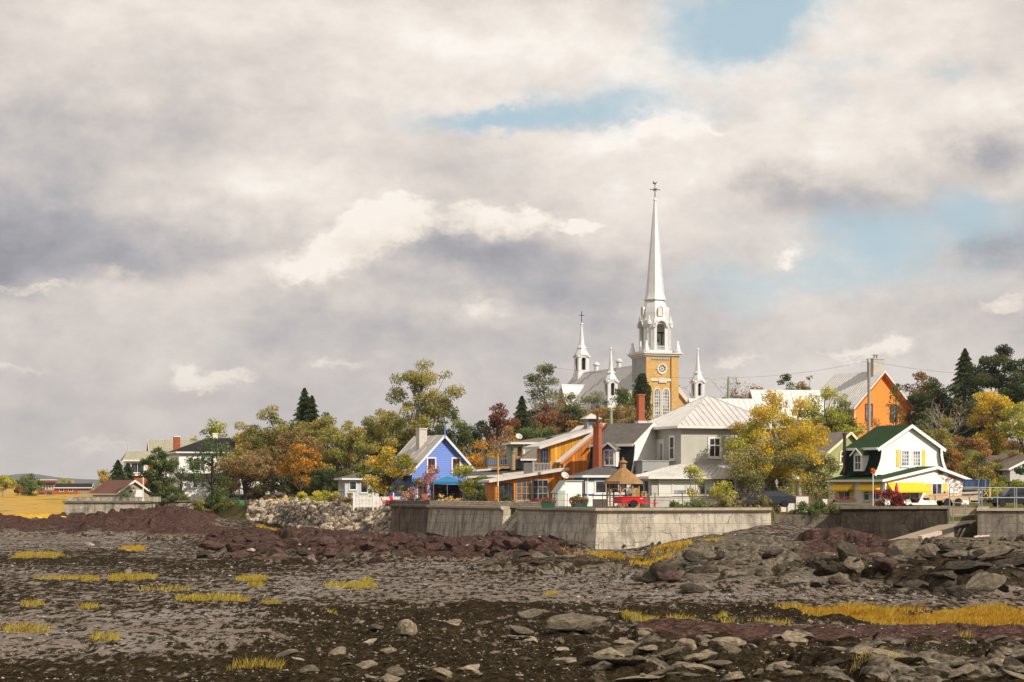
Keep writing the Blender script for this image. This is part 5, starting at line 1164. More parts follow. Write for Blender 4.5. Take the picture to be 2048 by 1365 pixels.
    gable_x(h, -3, 8, 0, 8, 0, zf(838), zf(800), M('grey_siding', (.40, .39, .335)), M('bright_roof', (.70, .68, .65)), .5, .4, .15, WHITE, .7)
    h, g0 = house('roadside_house', 1512, 285, 8, 'house with bright white metal roof and rust brown gable end behind the birches', py=900); zf = lambda py: Z(py, 288) - g0
    gable_x(h, .6, 10.2, 0, 8, 0, zf(835), zf(782), M('rust_boards', (.35, .13, .05), 'board', .7, .1), M('bright_roof', (.70, .68, .65)), .5, .4, .15, WHITE, .7)
    # far right house, edge of frame
    h, g0 = house('gable_house', 2020, 232, 20, 'pale grey gabled house at the right edge half hidden by bushes', py=965); zf = lambda py: Z(py, 232) - g0
    gable_y(h, 0, 7, 0, 9, 0, zf(938), zf(912), M('pale_grey_siding', (.42, .41, .40), 'siding', .7, .1), SH, None, .4, .4, .15, WHITE); window(h, front(), 1.6, zf(946), .9, 1.1)
    # ---- left group
    WS = M('white_siding', (.79, .78, .75)); BR = M('black_roof', (.028, .028, .034), 'shingle', .9, .2, 1.2)
    h, g0 = house('hip_roof_house', 358, 286, 18, 'large white two storey house with black hip roof behind the trees', py=1003); zf = lambda py: Z(py, 286) - g0
    MB().box(0, 15, 0, 10, 0, zf(906)).build('wall', WS, h); hip(h, 0, 15, 0, 10, zf(904), zf(874), BR, .5, .15, WHITE)
    GS = M('green_shutter', (.03, .09, .06)); F, L = front(), left(0, 0)
    for u in (2.1, 6.5, 11): window(h, F, u, zf(940), .95, 1.6, WHITE, GLASS, 1, 2); board(h, F, u - .6, u - .13, zf(941), zf(915), GS, 'shutter', .05); board(h, F, u + 1.08, u + 1.55, zf(941), zf(915), GS, 'shutter', .05)
    for u in (-3.2, -6.6): window(h, L, u, zf(940), .9, 1.6, WHITE, GLASS, 1, 2); board(h, L, u - .6, u - .13, zf(941), zf(915), GS, 'shutter', .05); board(h, L, u + 1.03, u + 1.5, zf(941), zf(915), GS, 'shutter', .05)
    MB().box(-.3, 6.2, -3.2, 0, 0, zf(958)).build('front_wing', WS, h); MB().slab([(-.7, -3.6, zf(957)), (6.6, -3.6, zf(957)), (6.6, 0, zf(947)), (-.7, 0, zf(947))], .14).build('wing_roof', BR, h)
    for u in (.6, 1.6, 2.6): window(h, front(-3.2), u, zf(975), .5, 1.0, WHITE, CURT, 1, 1)
    window(h, front(-3.2), 4.0, zf(978), 1.4, 1.3, WHITE, GLASS, 2, 1)
    MB().box(8, 15, -3, 0, .8, 1.0).build('veranda_floor', WHITE, h)
    for x in (8.1, 10.4, 12.7, 14.8): MB().box(x, x + .14, -2.95, -2.8, 0, 3.4).build('veranda_post', WHITE, h)
    rl = MB(); rl.box(8, 15, -2.92, -2.85, 1.75, 1.82)
    for k in range(38): rl.box(8.1 + k * .18, 8.15 + k * .18, -2.91, -2.86, 1.0, 1.75)
    rl.build('veranda_railing', WHITE, h)
    chimney(h, .8, 7.5, zf(900), zf(870), .9, .9, BRICKR, WHITE); chimney(h, 6.0, 5, zf(880), zf(864), .7, .7, M('cream_paint', (.74, .70, .50)))
    # beige roofed house
    h, g0 = house('gable_house', 252, 335, 14, 'house with beige shingle roofs and a brick upper wall at far left', py=992); zf = lambda py: Z(py, 335) - g0
    BS = M('beige_shingle', (.36, .34, .26), 'shingle', .9, .12, 1)
    gable_x(h, 4.5, 16, 2, 11, 0, zf(918), zf(880), WHITE, BS, .5, .5, .16, WHITE); MB().box(0, 5.2, 0, 7, zf(952), zf(922)).build('upper_wall', WHITE, h)
    MB().slab([(-.6, -.6, zf(920)), (5.6, -.6, zf(920)), (5.6, 3.5, zf(902)), (.4, 3.5, zf(902))], .15).slab([(-.6, 7.5, zf(920)), (-.6, -.6, zf(920)), (.4, 3.5, zf(902))], .15).build('front_roof', BS, h)
    board(h, front(-.6), -.6, 5.6, zf(923), zf(920), WHITE, 'fascia', .06); MB().box(.2, 9, .4, 7, 0, zf(952)).build('wall', M('orange_brick', (.40, .14, .06), 'brick', .85, .15, 1, period=.1), h)
    window(h, front(), .9, zf(945), 2.0, 1.5, WHITE, GLASS, 2, 1); board(h, front(), 3.6, 5.1, zf(948), zf(926), M('orange_brick', (.40, .14, .06)), 'brick_panel', .05)
    MB().slab([(4, -1.5, zf(957)), (9, -1.5, zf(950)), (9, 1.5, zf(947)), (4, 1.5, zf(954))], .14).build('side_roof', WHITE, h)
    MB().tube([(.5, 4, zf(902)), (.5, 4, zf(868))], .05, 6).bar((.0, 4, zf(871)), (1.2, 4, zf(870)), .05).bar((.3, 4, zf(880)), (.8, 4, zf(880)), .04).build('antenna', M('aerial_grey', (.5, .49, .48)), h)
    MB().lathe([(.25, zf(881)), (.25, zf(877)), (.45, zf(876)), (.3, zf(873))], 8, (9, 6.4)).build('roof_vent', M('iron', (.03, .028, .028)), h)
    # small shed with rusty roof
    h, g0 = house('shed', 236, 285, 38, 'small beige shed with rust red roof behind the far left seawall', 'shed', py=1006); zf = lambda py: Z(py, 285) - g0
    gable_y(h, 0, 5.0, 0, 8.0, 0, zf(986), zf(963), M('beige_siding', (.45, .37, .28), 'shingle', .8, .1), M('rust_roof', (.15, .062, .042), 'metal', .8, .2, .8, 0, dirt=(.10, .03, .02)), None, .5, .4, .15, WHITE)
    d = board(h, front(), 1.0, 4.0, 0, zf(980), WHITE, 'door', .07); front().box(MB(), 1.7, 2.2, zf(985), zf(981.5), 0, .09).build('pane', GLASS, d)
    # far brick bungalow
    h, g0 = house('bungalow', 74, 530, 8, 'distant brick bungalow with dark roof and glazed upper room on the marsh', 'bungalow', py=992); zf = lambda py: Z(py, 530) - g0
    OB = M('orange_brick', (.40, .14, .06)); MB().box(0, 4.6, 0, 6, 0, zf(982)).build('lower_wall', OB, h); MB().box(0, 4.6, 0, 6, zf(982), zf(961)).build('upper_wall', OB, h)
    MB().box(-.2, 4.8, -.3, 6, zf(961), zf(959.5)).build('flat_roof', WHITE, h); MB().slab([(-.2, -.8, zf(969)), (4.8, -.8, zf(969)), (4.8, 0, zf(965)), (-.2, 0, zf(965))], .1).build('lean_roof', BR, h)
    for k in range(6): window(h, front(), .2 + k * .72, zf(979.5), .5, 1.1, WHITE, CURT, 1, 1, .08, False)
    MB().box(.5, 1.9, -.04, 0, 0, zf(985)).box(2.6, 3.9, -.04, 0, 0, zf(984)).build('garage_door', DARKB, h)
    gable_x(h, 4.6, 14, .5, 7, 0, zf(975.5), zf(968.5), OB, BR, .5, .3, .12, WHITE)
    for u in (5.8, 8.2): window(h, front(.5), u, zf(983), 1.0, .9, WHITE, GLASS, 2, 1, .1, False)
    MB().box(10.8, 13.8, -1.2, -1, 0, zf(982)).build('board_fence', M('grey_boards', (.33, .29, .25), 'board', .8), h)
    # white sun pavilion, hidden gable
    h, g0 = house('pavilion', 690, 244, 16, 'small white pavilion with dark hip roof beside the dark woods', 'pavilion', py=1008); zf = lambda py: Z(py, 244) - g0
    MB().box(0, 4.2, 0, 4.2, 0, zf(959)).build('wall', M('shaded_white_siding', (.46, .49, .50), 'siding', .7, .1), h); hip(h, 0, 4.2, 0, 4.2, zf(957), zf(945), M('grey_shingle', (.14, .125, .115)), .45, .12, WHITE)  # white wall tinted grey blue, its shade put in the colour
    F, L = front(), left(0, 0)
    for k in range(3): window(h, L, -3.9 + k * 1.25, zf(980), .8, 1.05, WHITE, CURT, 1, 1, .08)
    window(h, F, .6, zf(979), .75, .9, WHITE, GLASS, 1, 1, .1); window(h, F, 2.0, zf(985), .75, 1.4, WHITE, GLASS, 1, 1, .1); window(h, F, 3.1, zf(980), .7, 1.0, WHITE, CURT, 1, 1, .1)
    h, g0 = house('gable_house', 716, 275, 22, 'small dark roofed gable peeking out between autumn trees', py=985); zf = lambda py: Z(py, 275) - g0
    gable_y(h, 0, 2.4, 0, 7, 0, zf(925), zf(911), M('pale_grey_siding', (.42, .41, .40)), M('grey_shingle', (.14, .125, .115)), None, .4, .3, .12, WHITE)
misc_houses()
# ------------------------------------------------------------------ trees and shrubs
def leafmat(name, cols, trans=.38, gain=1.0):
    """leaf colours picked per clump (tint) with a jitter per leaf"""
    if name in MATS: return MATS[name]
    m = bpy.data.materials.new(name); m.use_nodes = True; g = NT(m.node_tree); MATS[name] = m
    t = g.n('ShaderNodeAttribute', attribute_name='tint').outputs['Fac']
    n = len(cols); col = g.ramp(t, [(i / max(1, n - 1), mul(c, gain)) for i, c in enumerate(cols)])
    d = g.n('ShaderNodeBsdfPrincipled', {'Base Color': col, 'Roughness': .62, 'Specular IOR Level': .25})
    tr = g.n('ShaderNodeBsdfTranslucent', {'Color': col})
    mx = g.n('ShaderNodeMixShader', {0: trans, 1: d.outputs[0], 2: tr.outputs[0]}); g.n('ShaderNodeOutputMaterial', {'Surface': mx.outputs[0]})
    return m
PAL = dict(
 olive=[(.045, .052, .012), (.11, .105, .026), (.185, .165, .042), (.25, .195, .05)],
 tan=[(.10, .075, .018), (.19, .14, .032), (.28, .20, .05), (.33, .21, .06)],
 green=[(.022, .040, .012), (.05, .075, .02), (.09, .115, .035), (.14, .14, .045)],
 dark=[(.012, .022, .008), (.026, .040, .013), (.05, .062, .02), (.085, .08, .025)],
 spruce=[(.012, .022, .010), (.026, .042, .017), (.048, .065, .026), (.07, .08, .035)],
 orange=[(.11, .065, .012), (.22, .115, .018), (.36, .17, .02), (.33, .21, .03)],
 rust=[(.06, .04, .015), (.13, .075, .025), (.21, .115, .035), (.27, .155, .05)],
 brown=[(.075, .05, .02), (.14, .09, .035), (.20, .135, .055), (.17, .15, .05)],
 russet=[(.035, .018, .012), (.08, .035, .02), (.15, .06, .03), (.20, .09, .03)],
 gold=[(.11, .10, .014), (.24, .18, .02), (.38, .26, .026), (.32, .27, .045)],
 lime=[(.07, .085, .015), (.16, .17, .025), (.27, .25, .035), (.36, .30, .05)],
 turning=[(.05, .06, .015), (.15, .15, .025), (.34, .25, .03), (.42, .20, .03)],
 grey=[(.06, .07, .035), (.11, .12, .065), (.17, .17, .10), (.21, .19, .12)],
 willow=[(.055, .055, .018), (.12, .115, .04), (.20, .18, .065), (.25, .21, .08)],
 crimson=[(.05, .010, .012), (.11, .02, .02), (.18, .03, .03), (.24, .06, .05)],
 pink=[(.12, .05, .04), (.22, .10, .08), (.32, .16, .12), (.26, .18, .08)],
 straw=[(.28, .20, .07), (.40, .29, .11), (.50, .37, .16), (.45, .36, .18)])
LM = {k: leafmat(k + '_leaves', v, .38, 2.0) for k, v in PAL.items()}
BARK = M('grey_bark', (.13, .105, .08), 'wood', .9, .3, 3); BARKD = M('dark_bark', (.05, .038, .028), 'wood', .9, .3, 3); BARKP = M('pale_bark', (.30, .265, .22), 'wood', .85, .3, 3)
def unit(rng, n):
    v = rng.normal(size=(n, 3)); return v / np.linalg.norm(v, axis=1, keepdims=True)
def leaves(name, Cn, size, tint, rng, mat, parent, up=.35, aspect=.5, dirs=None):
    """many small folded leaf faces (a leaf is two triangles bent on its rib, stored as one kite)"""
    n = len(Cn); d = unit(rng, n) if dirs is None else dirs; d[:, 2] += 0 if dirs is not None else up * .5
    d /= np.linalg.norm(d, axis=1, keepdims=True)
    s = np.cross(d, unit(rng, n)); s /= np.maximum(1e-6, np.linalg.norm(s, axis=1, keepdims=True))
    nn = np.cross(d, s); L = size[:, None]
    V = np.stack([Cn - d * L * .5, Cn + s * L * aspect * .62 + nn * L * .08, Cn + d * L * .5, Cn - s * L * aspect * .62 + nn * L * .08], 1).reshape(-1, 3)
    F = np.arange(4 * n).reshape(n, 4)
    t = np.clip(tint + rng.normal(size=n) * .13, 0, 1)
    return np_mesh(name, V, F, mat, parent, {'tint': ('FACE', t)})
def limb_pts(a, b, rng, sag=.0, n=5, wig=.06):
    a, b = np.array(a, float), np.array(b, float); L = np.linalg.norm(b - a)
    return [tuple(a + (b - a) * t + rng.normal(size=3) * wig * L * math.sin(math.pi * t) + np.array([0, 0, -sag * L * math.sin(math.pi * t)])) for t in np.linspace(0, 1, n)]
USED = 0
def tree(px, top, d, w, pal, label, kind='round', name='broadleaf_tree', cat='tree', group=None, seed=None, base=None, cov=2.3, bot=.22, bark=None, trunk=True, open_=.0, lean=0.0, clumps=None, leaf=None, flat=.0, zb=None):
    """kind: round, oval, tall, spruce, column, fan, bush, bare; px/top/w in photo pixels at depth d"""
    global USED; USED += 1
    rng = np.random.default_rng(seed if seed is not None else 100 + USED)
    cov = cov * 1.75; s = FPX / d; x = X(px, d); zg = LZ(x, d) - .1 if zb is None else zb
    if base is not None: zg = max(zg, Z(base, d) - .3) if zb is None else zg
    zt = Z(top, d); H = max(.6, zt - zg); Wm = w / s * (1.6 if kind == 'spruce' else 1.45 if kind == 'column' else 1.12)
    root = empty(name, (x, d, zg), 0, label, cat, group)
    lf = leaf or min(.36, max(.12, 3.9 / s)); bark = bark or BARK
    mat = LM[pal]
    def finish(Cn, tint, sz=None, **kw):
        sz = lf * (.7 + .65 * rng.random(len(Cn))) if sz is None else sz
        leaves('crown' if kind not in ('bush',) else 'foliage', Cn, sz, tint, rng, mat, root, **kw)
    if kind in ('spruce', 'column'):
        tb = MB(); tb.tube([(0, 0, 0), (0, 0, H * .5), (0, 0, H * .97)], [.03 * Wm + .07, .02 * Wm + .05, .02], 7); tb.build('trunk', BARKD, root)
        n = int(cov * Wm * H * .62 / (lf * lf * .28)); n = max(250, n)
        z0 = H * (.06 if kind == 'spruce' else .08); t = rng.random(n) ** (.75); zz = z0 + (H - z0) * t * (1 if kind == 'spruce' else 1)
        nl = max(6, int(H / .75)); ph = zz / (H / nl); lay = 1.2 - .7 * (ph - np.floor(ph)) if kind == 'spruce' else .75 + .25 * vnoise(zz * 1.4, rng.random(n) * 0, 3)
        az = rng.random(n) * 6.28; branch = np.floor(ph) * 2.4; az = np.round((az + branch) / .52) * .52 - branch + rng.normal(size=n) * .13
        prof = (1 - t) ** .72 if kind == 'spruce' else np.sin(np.pi * np.clip(t * .93 + .05, 0, 1)) ** .6
        lob = .60 + .75 * vnoise(az * 1.3 + 5, zz * .6, USED); rr = Wm * .5 * prof * lay * lob * np.sqrt(rng.random(n)) + .05
        Cn = np.stack([np.cos(az) * rr, np.sin(az) * rr, zz - rr * .22 * (kind == 'spruce')], 1)
        dr = np.stack([np.cos(az), np.sin(az), -.25 + .5 * rng.random(n) if kind == 'spruce' else .6 + rng.random(n)], 1) + rng.normal(size=(n, 3)) * .35
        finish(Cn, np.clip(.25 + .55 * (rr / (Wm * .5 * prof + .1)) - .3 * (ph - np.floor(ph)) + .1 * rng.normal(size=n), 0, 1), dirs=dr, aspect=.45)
        return root
    if kind == 'bare':
        tb = MB(); tips = []
        def grow(p, dirv, L, r, depth):
            q = p + dirv * L; tb.tube(limb_pts(p, q, rng, 0, 4, .07), np.linspace(r, r * .62, 4), 5 if depth < 2 else 3, False)
            if depth >= 4: tips.append(q); return
            for k in range(3 if depth < 3 else 2):
                nd = dirv + rng.normal(size=3) * (.42 + .05 * depth); nd[2] = abs(nd[2]) * .8 + .12; nd /= np.linalg.norm(nd)
                grow(p + (q - p) * (.55 + .45 * rng.random()), nd, L * (.62 + .25 * rng.random()), r * .58, depth + 1)
        for k in range(2 if lean == 0 else 3):
            dv = np.array([lean + rng.normal() * .22, rng.normal() * .2, 1.0]); dv /= np.linalg.norm(dv)
            grow(np.array([0, 0, 0.0]), dv, H * .36, .035 * H ** .5 + .05, 0)
        tb.build('branches', bark, root)
        if cov > 0:
            n = int(len(tips) * 4 * cov); P = np.array(tips)[rng.integers(0, len(tips), n)] + rng.normal(size=(n, 3)) * .35; finish(P, rng.random(n))
        return root
    # ---- clumped crowns
    cb = 0.0 if kind == 'bush' else (bot * H)
    ch = H - cb; A = Wm * .5; cz = cb + ch * .5
    K = clumps or int(np.clip(10 + Wm * ch * .55, 12, 90)); 
    u = unit(rng, K * 3); rad = rng.random(K * 3) ** .42
    P = u * rad[:, None]
    if kind == 'bush': P[:, 2] = np.abs(P[:, 2])
    shp = {'round': 1.0, 'oval': 1.0, 'tall': 1.0, 'bush': 1.0, 'fan': 1.0}[kind]
    irregular = .78 + .5 * vnoise(np.arctan2(P[:, 1], P[:, 0]) * 1.3 + 9, P[:, 2] * 2.2, USED + 7)
    Cx, Cy, Cz = P[:, 0] * A * irregular, P[:, 1] * A * .9 * irregular, P[:, 2]
    if kind == 'bush': Z_ = Cz * H * .86 * irregular
    elif kind == 'fan':
        t = rng.random(K * 3) ** .7; Z_ = cb + ch * t * .95; k = (.30 + .75 * t) * (1 - .55 * np.clip(t - .72, 0, 1) / .28); Cx *= k; Cy *= k
    elif kind == 'tall': Z_ = cz + Cz * ch * .46; k = .62 + .38 * np.cos((Z_ - cz) / ch * 2.6); Cx *= k; Cy *= k
    else: Z_ = cz + Cz * ch * .45
    rc = (.30 if kind != 'bush' else .26) * (Wm * ch) ** .5 * (12 / K) ** .5 * .70
    Cc = np.stack([Cx + lean * Z_, Cy, Z_], 1)[:K]
    Cc[0] = (lean * H, 0, H - rc * .7)
    rc_k = rc * (.65 + .7 * rng.random(K)); ct = np.clip(.45 + .24 * rng.normal(size=K), 0.02, 1) + flat
    n = int(cov * (1 - open_) * Wm * ch * .78 / (lf * lf * .30)); n = max(200, min(n, 36000))
    ki = rng.choice(K, n, p=(rc_k ** 2) / (rc_k ** 2).sum())
    off = unit(rng, n) * (rng.random(n) ** .45)[:, None] * rc_k[ki][:, None] * np.array([1.15, 1.15, .8]); Cn = Cc[ki] + off
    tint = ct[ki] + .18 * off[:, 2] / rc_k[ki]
    ok = Cn[:, 2] > .05; Cn, tint = Cn[ok], tint[ok]
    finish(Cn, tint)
    if kind == 'bush':
        tb = MB()
        for k in range(7): tb.tube(limb_pts((rng.normal() * A * .15, rng.normal() * A * .15, 0), Cc[k % K] * .9, rng, 0, 4, .05), [.035, .03, .02, .012], 4, False)
        tb.build('stems', BARKD, root); return root
    tb = MB(); r0 = .022 * H + .05
    if kind == 'fan':
        for k in range(int(6 + Wm * .8)):
            c = Cc[rng.integers(0, K)]; b0 = (rng.normal() * A * .16, rng.normal() * A * .16, 0); tb.tube(limb_pts(b0, c, rng, .06, 6, .05), np.linspace(r0 * .42, r0 * .1, 6), 5, False)
    else:
        ht = cb + ch * (.45 if kind != 'tall' else .72); tp = limb_pts((0, 0, 0), (lean * ht + rng.normal() * .15, rng.normal() * .15, ht), rng, 0, 6, .025)
        tb.tube(tp, np.linspace(r0, r0 * .45, 6), 8)
        for k in range(min(K, 16)):
            c = Cc[k]; t = .35 + .6 * rng.random(); a = np.array(tp[min(5, int(t * 5))]); 
            if c[2] < a[2]: a = np.array(tp[2])
            tb.tube(limb_pts(a, c, rng, -.08, 5, .05), np.linspace(r0 * .42, r0 * .08, 5), 5, False)
    tb.build('trunk' if kind != 'fan' else 'stems', bark, root)
    return root
GB, GR_, GS = 'trees around the left houses', 'trees on the rise behind the houses', 'shrubs along the shore gardens'
# far left
tree(6, 950, 450, 52, 'lime', 'pale trunked yellow green tree at the left edge of the marsh', bark=BARKP, group=GB, bot=.15)
tree(62, 947, 500, 52, 'green', 'rounded green tree immediately left of the distant brick bungalow', group=GB, bot=.05)
tree(38, 967, 480, 34, 'rust', 'low reddish bush left of the rounded green tree on the marsh', 'bush', 'bush', 'bush', GB)
tree(60, 962, 470, 30, 'green', 'small green bush in front of the rounded tree by the bungalow', 'bush', 'bush', 'bush', GB)
tree(128, 957, 560, 18, 'lime', 'small yellow green tree rising behind the bungalow roof', group=GB, bot=.05)
tree(140, 959, 565, 12, 'turning', 'smaller yellow tree just right of another behind the bungalow roof', group=GB, bot=.05)
tree(207, 940, 330, 38, 'tan', 'olive brown tree at the left of the twin spruces', group=GB, bot=.12, cov=1.8)
tree(236, 921, 300, 44, 'spruce', 'taller left spruce of the pair before the beige roofed house', 'spruce', 'spruce_tree', group=GB, cov=2.6)
tree(256, 927, 303, 40, 'spruce', 'right spruce of the pair before the beige roofed house', 'spruce', 'spruce_tree', group=GB, cov=2.6)
tree(222, 962, 292, 34, 'green', 'green bush at the foot of the twin spruces', 'bush', 'bush', 'bush', GB)
tree(318, 893, 281, 60, 'green', 'dense dark green tree between the beige and the white house', 'oval', group=GB, bot=.04, cov=3.2, clumps=60)
tree(345, 955, 276, 40, 'green', 'green bush at the corner of the large white house', 'bush', 'bush', 'bush', GB)
tree(425, 836, 312, 62, 'lime', 'yellow green poplar rising above the black roof', 'tall', group=GB, cov=1.5)
tree(424, 872, 268, 92, 'green', 'open green tree standing before the large white house', 'tall', group=GB, bark=BARKD, bot=.20, open_=.6)
tree(365, 935, 279, 18, 'green', 'thin sapling against the white house wall', 'tall', group=GB, open_=.5, bot=.1)
tree(493, 882, 258, 104, 'brown', 'brown maple with a dark trunk before the white house', 'round', group=GB, bark=BARKD, bot=.22, cov=2.6)
tree(545, 811, 280, 150, 'olive', 'tall tan and olive tree behind the brown maple', 'round', group=GB, bot=.14, cov=2.2, bark=BARKP)
tree(500, 850, 290, 60, 'tan', 'slighter tan tree left of the tall tan one', 'tall', group=GB, bot=.1, cov=1.5)
tree(609, 777, 306, 66, 'spruce', 'dark spruce top standing above the tan and olive trees', 'spruce', 'spruce_tree', group=GB, cov=3.0)
tree(624, 792, 304, 52, 'spruce', 'second shorter spruce beside the dark spruce top', 'spruce', 'spruce_tree', group=GB, cov=3.0)
tree(602, 888, 256, 74, 'orange', 'orange and yellow maple in front of the tall olive tree', 'round', group=GB, bark=BARKD, bot=.2, cov=2.0)
tree(652, 822, 279, 140, 'olive', 'broad olive green tree right of the dark spruce', 'round', group=GB, bot=.08, cov=2.6)
tree(692, 846, 268, 96, 'olive', 'olive tree leaning over the white pavilion', 'round', group=GB, bot=.12, cov=2.3)
tree(600, 850, 272, 90, 'brown', 'brown green tree in the shade behind the orange maple', 'round', group=GB, bot=.08, cov=2.3)
tree(575, 930, 266, 60, 'dark', 'dark undergrowth tree below the orange maple', 'oval', group=GB, bot=.0, cov=2.4)
tree(655, 935, 262, 100, 'dark', 'dark undergrowth tree left of the white pavilion', 'oval', group=GB, bot=.0, cov=2.6)
tree(732, 922, 258, 64, 'green', 'green bushy tree between the pavilion and the garden tree', 'round', group=GB, bot=.0, cov=2.6)
tree(705, 935, 272, 80, 'dark', 'dark low tree behind the pavilion', 'oval', group=GB, bot=.0, cov=2.6)
tree(762, 818, 287, 110, 'olive', 'olive tree behind and left of the blue house', 'round', group=GR_, bot=.1, cov=2.4)
tree(735, 838, 296, 60, 'green', 'green tree between two olive trees left of the blue house', 'round', group=GR_, bot=.1)
tree(848, 720, 292, 128, 'olive', 'tallest open crowned tree rising above the blue house roof', 'tall', group=GR_, bot=.34, cov=1.7, bark=BARKP, clumps=60)
tree(815, 800, 283, 120, 'olive', 'olive leaved tree at the foot of the tallest tree', 'round', group=GR_, bot=.15, cov=2.0)
tree(908, 828, 300, 96, 'green', 'dark green tree behind the gable of the blue house', 'round', group=GR_, bot=.05, cov=2.8)
tree(880, 850, 285, 70, 'dark', 'dark tree directly behind the blue house ridge', 'round', group=GR_, bot=.05, cov=2.8)
tree(948, 838, 258, 70, 'brown', 'bare grey branched tree right of the blue house', 'bare', 'bare_tree', group=GR_, bark=BARKP, cov=.7)
tree(960, 882, 254, 74, 'orange', 'orange shrub tree under the bare grey tree', 'round', group=GR_, bot=.08, cov=1.6)
tree(1000, 804, 276, 58, 'russet', 'dark red brown tree right of the bare tree', 'oval', group=GR_, bot=.05, cov=2.8)
tree(1044, 793, 280, 60, 'spruce', 'dark conifer between the red brown tree and the rusty one', 'spruce', 'spruce_tree', group=GR_, cov=3.2)
tree(1018, 850, 262, 70, 'rust', 'rusty shrub tree below the dark conifer', 'round', group=GR_, bot=.05, cov=2.4)
tree(1094, 808, 284, 84, 'russet', 'round rusty maple above the sage green house', 'round', group=GR_, bot=.05, cov=2.6)
tree(1070, 840, 268, 80, 'green', 'green low tree right behind the sage house roof', 'round', group=GR_, bot=.05, cov=2.5)
tree(1140, 812, 296, 84, 'dark', 'dark green bush tree below the bright transept roof', 'round', group=GR_, bot=.05, cov=2.6)
tree(1150, 838, 272, 90, 'rust', 'orange brown bush above the wooden house roof', 'round', group=GR_, bot=.02, cov=2.0)
tree(1088, 727, 350, 78, 'grey', 'grey green poplar leaning at the left of the church roof', 'fan', group=GR_, bot=.2, cov=1.35, bark=BARKP)
tree(1138, 784, 345, 56, 'grey', 'thin grey green sapling before the bright transept roof', 'fan', group=GR_, bot=.1, cov=1.0)
tree(1192, 782, 342, 56, 'grey', 'grey green bush tree beside the left corner turret', 'fan', group=GR_, bot=.1, cov=1.3)
tree(1243, 778, 340, 56, 'green', 'green bush tree at the right of the left corner turret', 'fan', group=GR_, bot=.1, cov=1.4)
tree(1284, 748, 372, 34, 'dark', 'slim dark cedar hugging the church tower', 'column', 'cedar_tree', group=GR_, cov=3.0)
tree(1232, 812, 300, 110, 'brown', 'wide brown thicket left of the grey house chimney', 'round', 'bush', 'bush', GR_, bot=.0, cov=2.0)
tree(1285, 820, 296, 60, 'brown', 'brown thicket right behind the grey house chimney', 'round', 'bush', 'bush', GR_, bot=.0, cov=2.0)
tree(1185, 830, 285, 60, 'rust', 'rust coloured thicket behind the cupola', 'round', 'bush', 'bush', GR_, bot=.0, cov=1.8)
tree(1378, 748, 430, 40, 'rust', 'fine bare tree between the tower and the right turret', 'bare', 'bare_tree', group=GR_, cov=.2)
tree(1438, 765, 400, 60, 'rust', 'bare tree behind the peak of the grey hip roof', 'bare', 'bare_tree', group=GR_, cov=.6)
tree(1492, 772, 380, 56, 'rust', 'rusty bare tree left of the bright white roof', 'bare', 'bare_tree', group=GR_, cov=1.5)
tree(1572, 748, 330, 66, 'green', 'green treetop behind the bright white roof', 'round', group=GR_, bot=.05, cov=2.6)
tree(1620, 750, 336, 50, 'brown', 'brown treetop right of the green one behind the white roof', 'round', group=GR_, bot=.05, cov=2.0)
tree(1652, 770, 262, 110, 'lime', 'yellow green tree before the left end of the orange house', 'tall', group=GR_, bot=.05, cov=1.5, bark=BARKP)
tree(1690, 800, 262, 60, 'green', 'green tree leaning on the orange house corner', 'tall', group=GR_, bot=.05, cov=1.5)
tree(1502, 840, 187, 76, 'lime', 'low yellow green birch hiding the right corner of the grey house', 'round', group=GS, bot=.25, cov=1.5, bark=BARKP)
tree(1545, 782, 188, 150, 'gold', 'golden birch spreading over the grey house roof', 'tall', group=GS, bot=.16, cov=1.3, bark=BARKP, clumps=70)
tree(1600, 795, 195, 100, 'gold', 'second golden birch right of the first', 'tall', group=GS, bot=.2, cov=1.6, bark=BARKP, clumps=60)
tree(1515, 880, 186, 60, 'gold', 'bright yellow young tree below the golden birch', 'round', group=GS, bot=.3, cov=1.4)
tree(1490, 895, 182, 100, 'willow', 'olive willow bush nearest the grey house porch', 'fan', 'willow_bush', 'bush', GS, bot=.15, cov=1.5)
tree(1560, 880, 187.5, 130, 'willow', 'largest olive willow bush, before the golden birches', 'fan', 'willow_bush', 'bush', GS, bot=.18, cov=1.7)
tree(1632, 905, 200, 90, 'willow', 'olive willow bush beside the green roofed house', 'fan', 'willow_bush', 'bush', GS, bot=.1, cov=1.7)
tree(1665, 930, 214, 60, 'green', 'green bush against the side of the white gambrel house', 'bush', 'bush', 'bush', GS)
tree(1386, 934, 180, 62, 'lime', 'small garden tree before the grey house window band', 'fan', group=GS, bot=.25, cov=.8, bark=BARKP)
tree(1440, 965, 178, 60, 'lime', 'loose yellow green shrub right of the small garden tree', 'fan', 'bush', 'bush', GS, bot=.1, cov=1.0)
tree(1745, 838, 268, 90, 'rust', 'rusty bush below the orange house windows', 'bush', 'bush', 'bush', GR_, cov=2.0)
tree(1700, 840, 262, 60, 'orange', 'orange bush at the left corner of the orange house', 'bush', 'bush', 'bush', GR_, cov=1.8)
tree(1792, 768, 282, 30, 'green', 'thin cedar standing before the orange gable wall', 'column', 'cedar_tree', group=GR_, cov=.55)
tree(1838, 744, 330, 70, 'brown', 'olive brown tree right behind the orange house', 'round', group=GR_, bot=.05, cov=1.9)
tree(1866, 752, 300, 86, 'dark', 'dark green tree right of the orange house', 'round', group=GR_, bot=.02, cov=3.0)
tree(1930, 698, 312, 70, 'spruce', 'tall pointed spruce above the dark trees at right', 'spruce', 'spruce_tree', group=GR_, cov=3.2)
tree(1905, 770, 300, 70, 'dark', 'dark tree below the tall pointed spruce', 'round', group=GR_, bot=.02, cov=3.0)
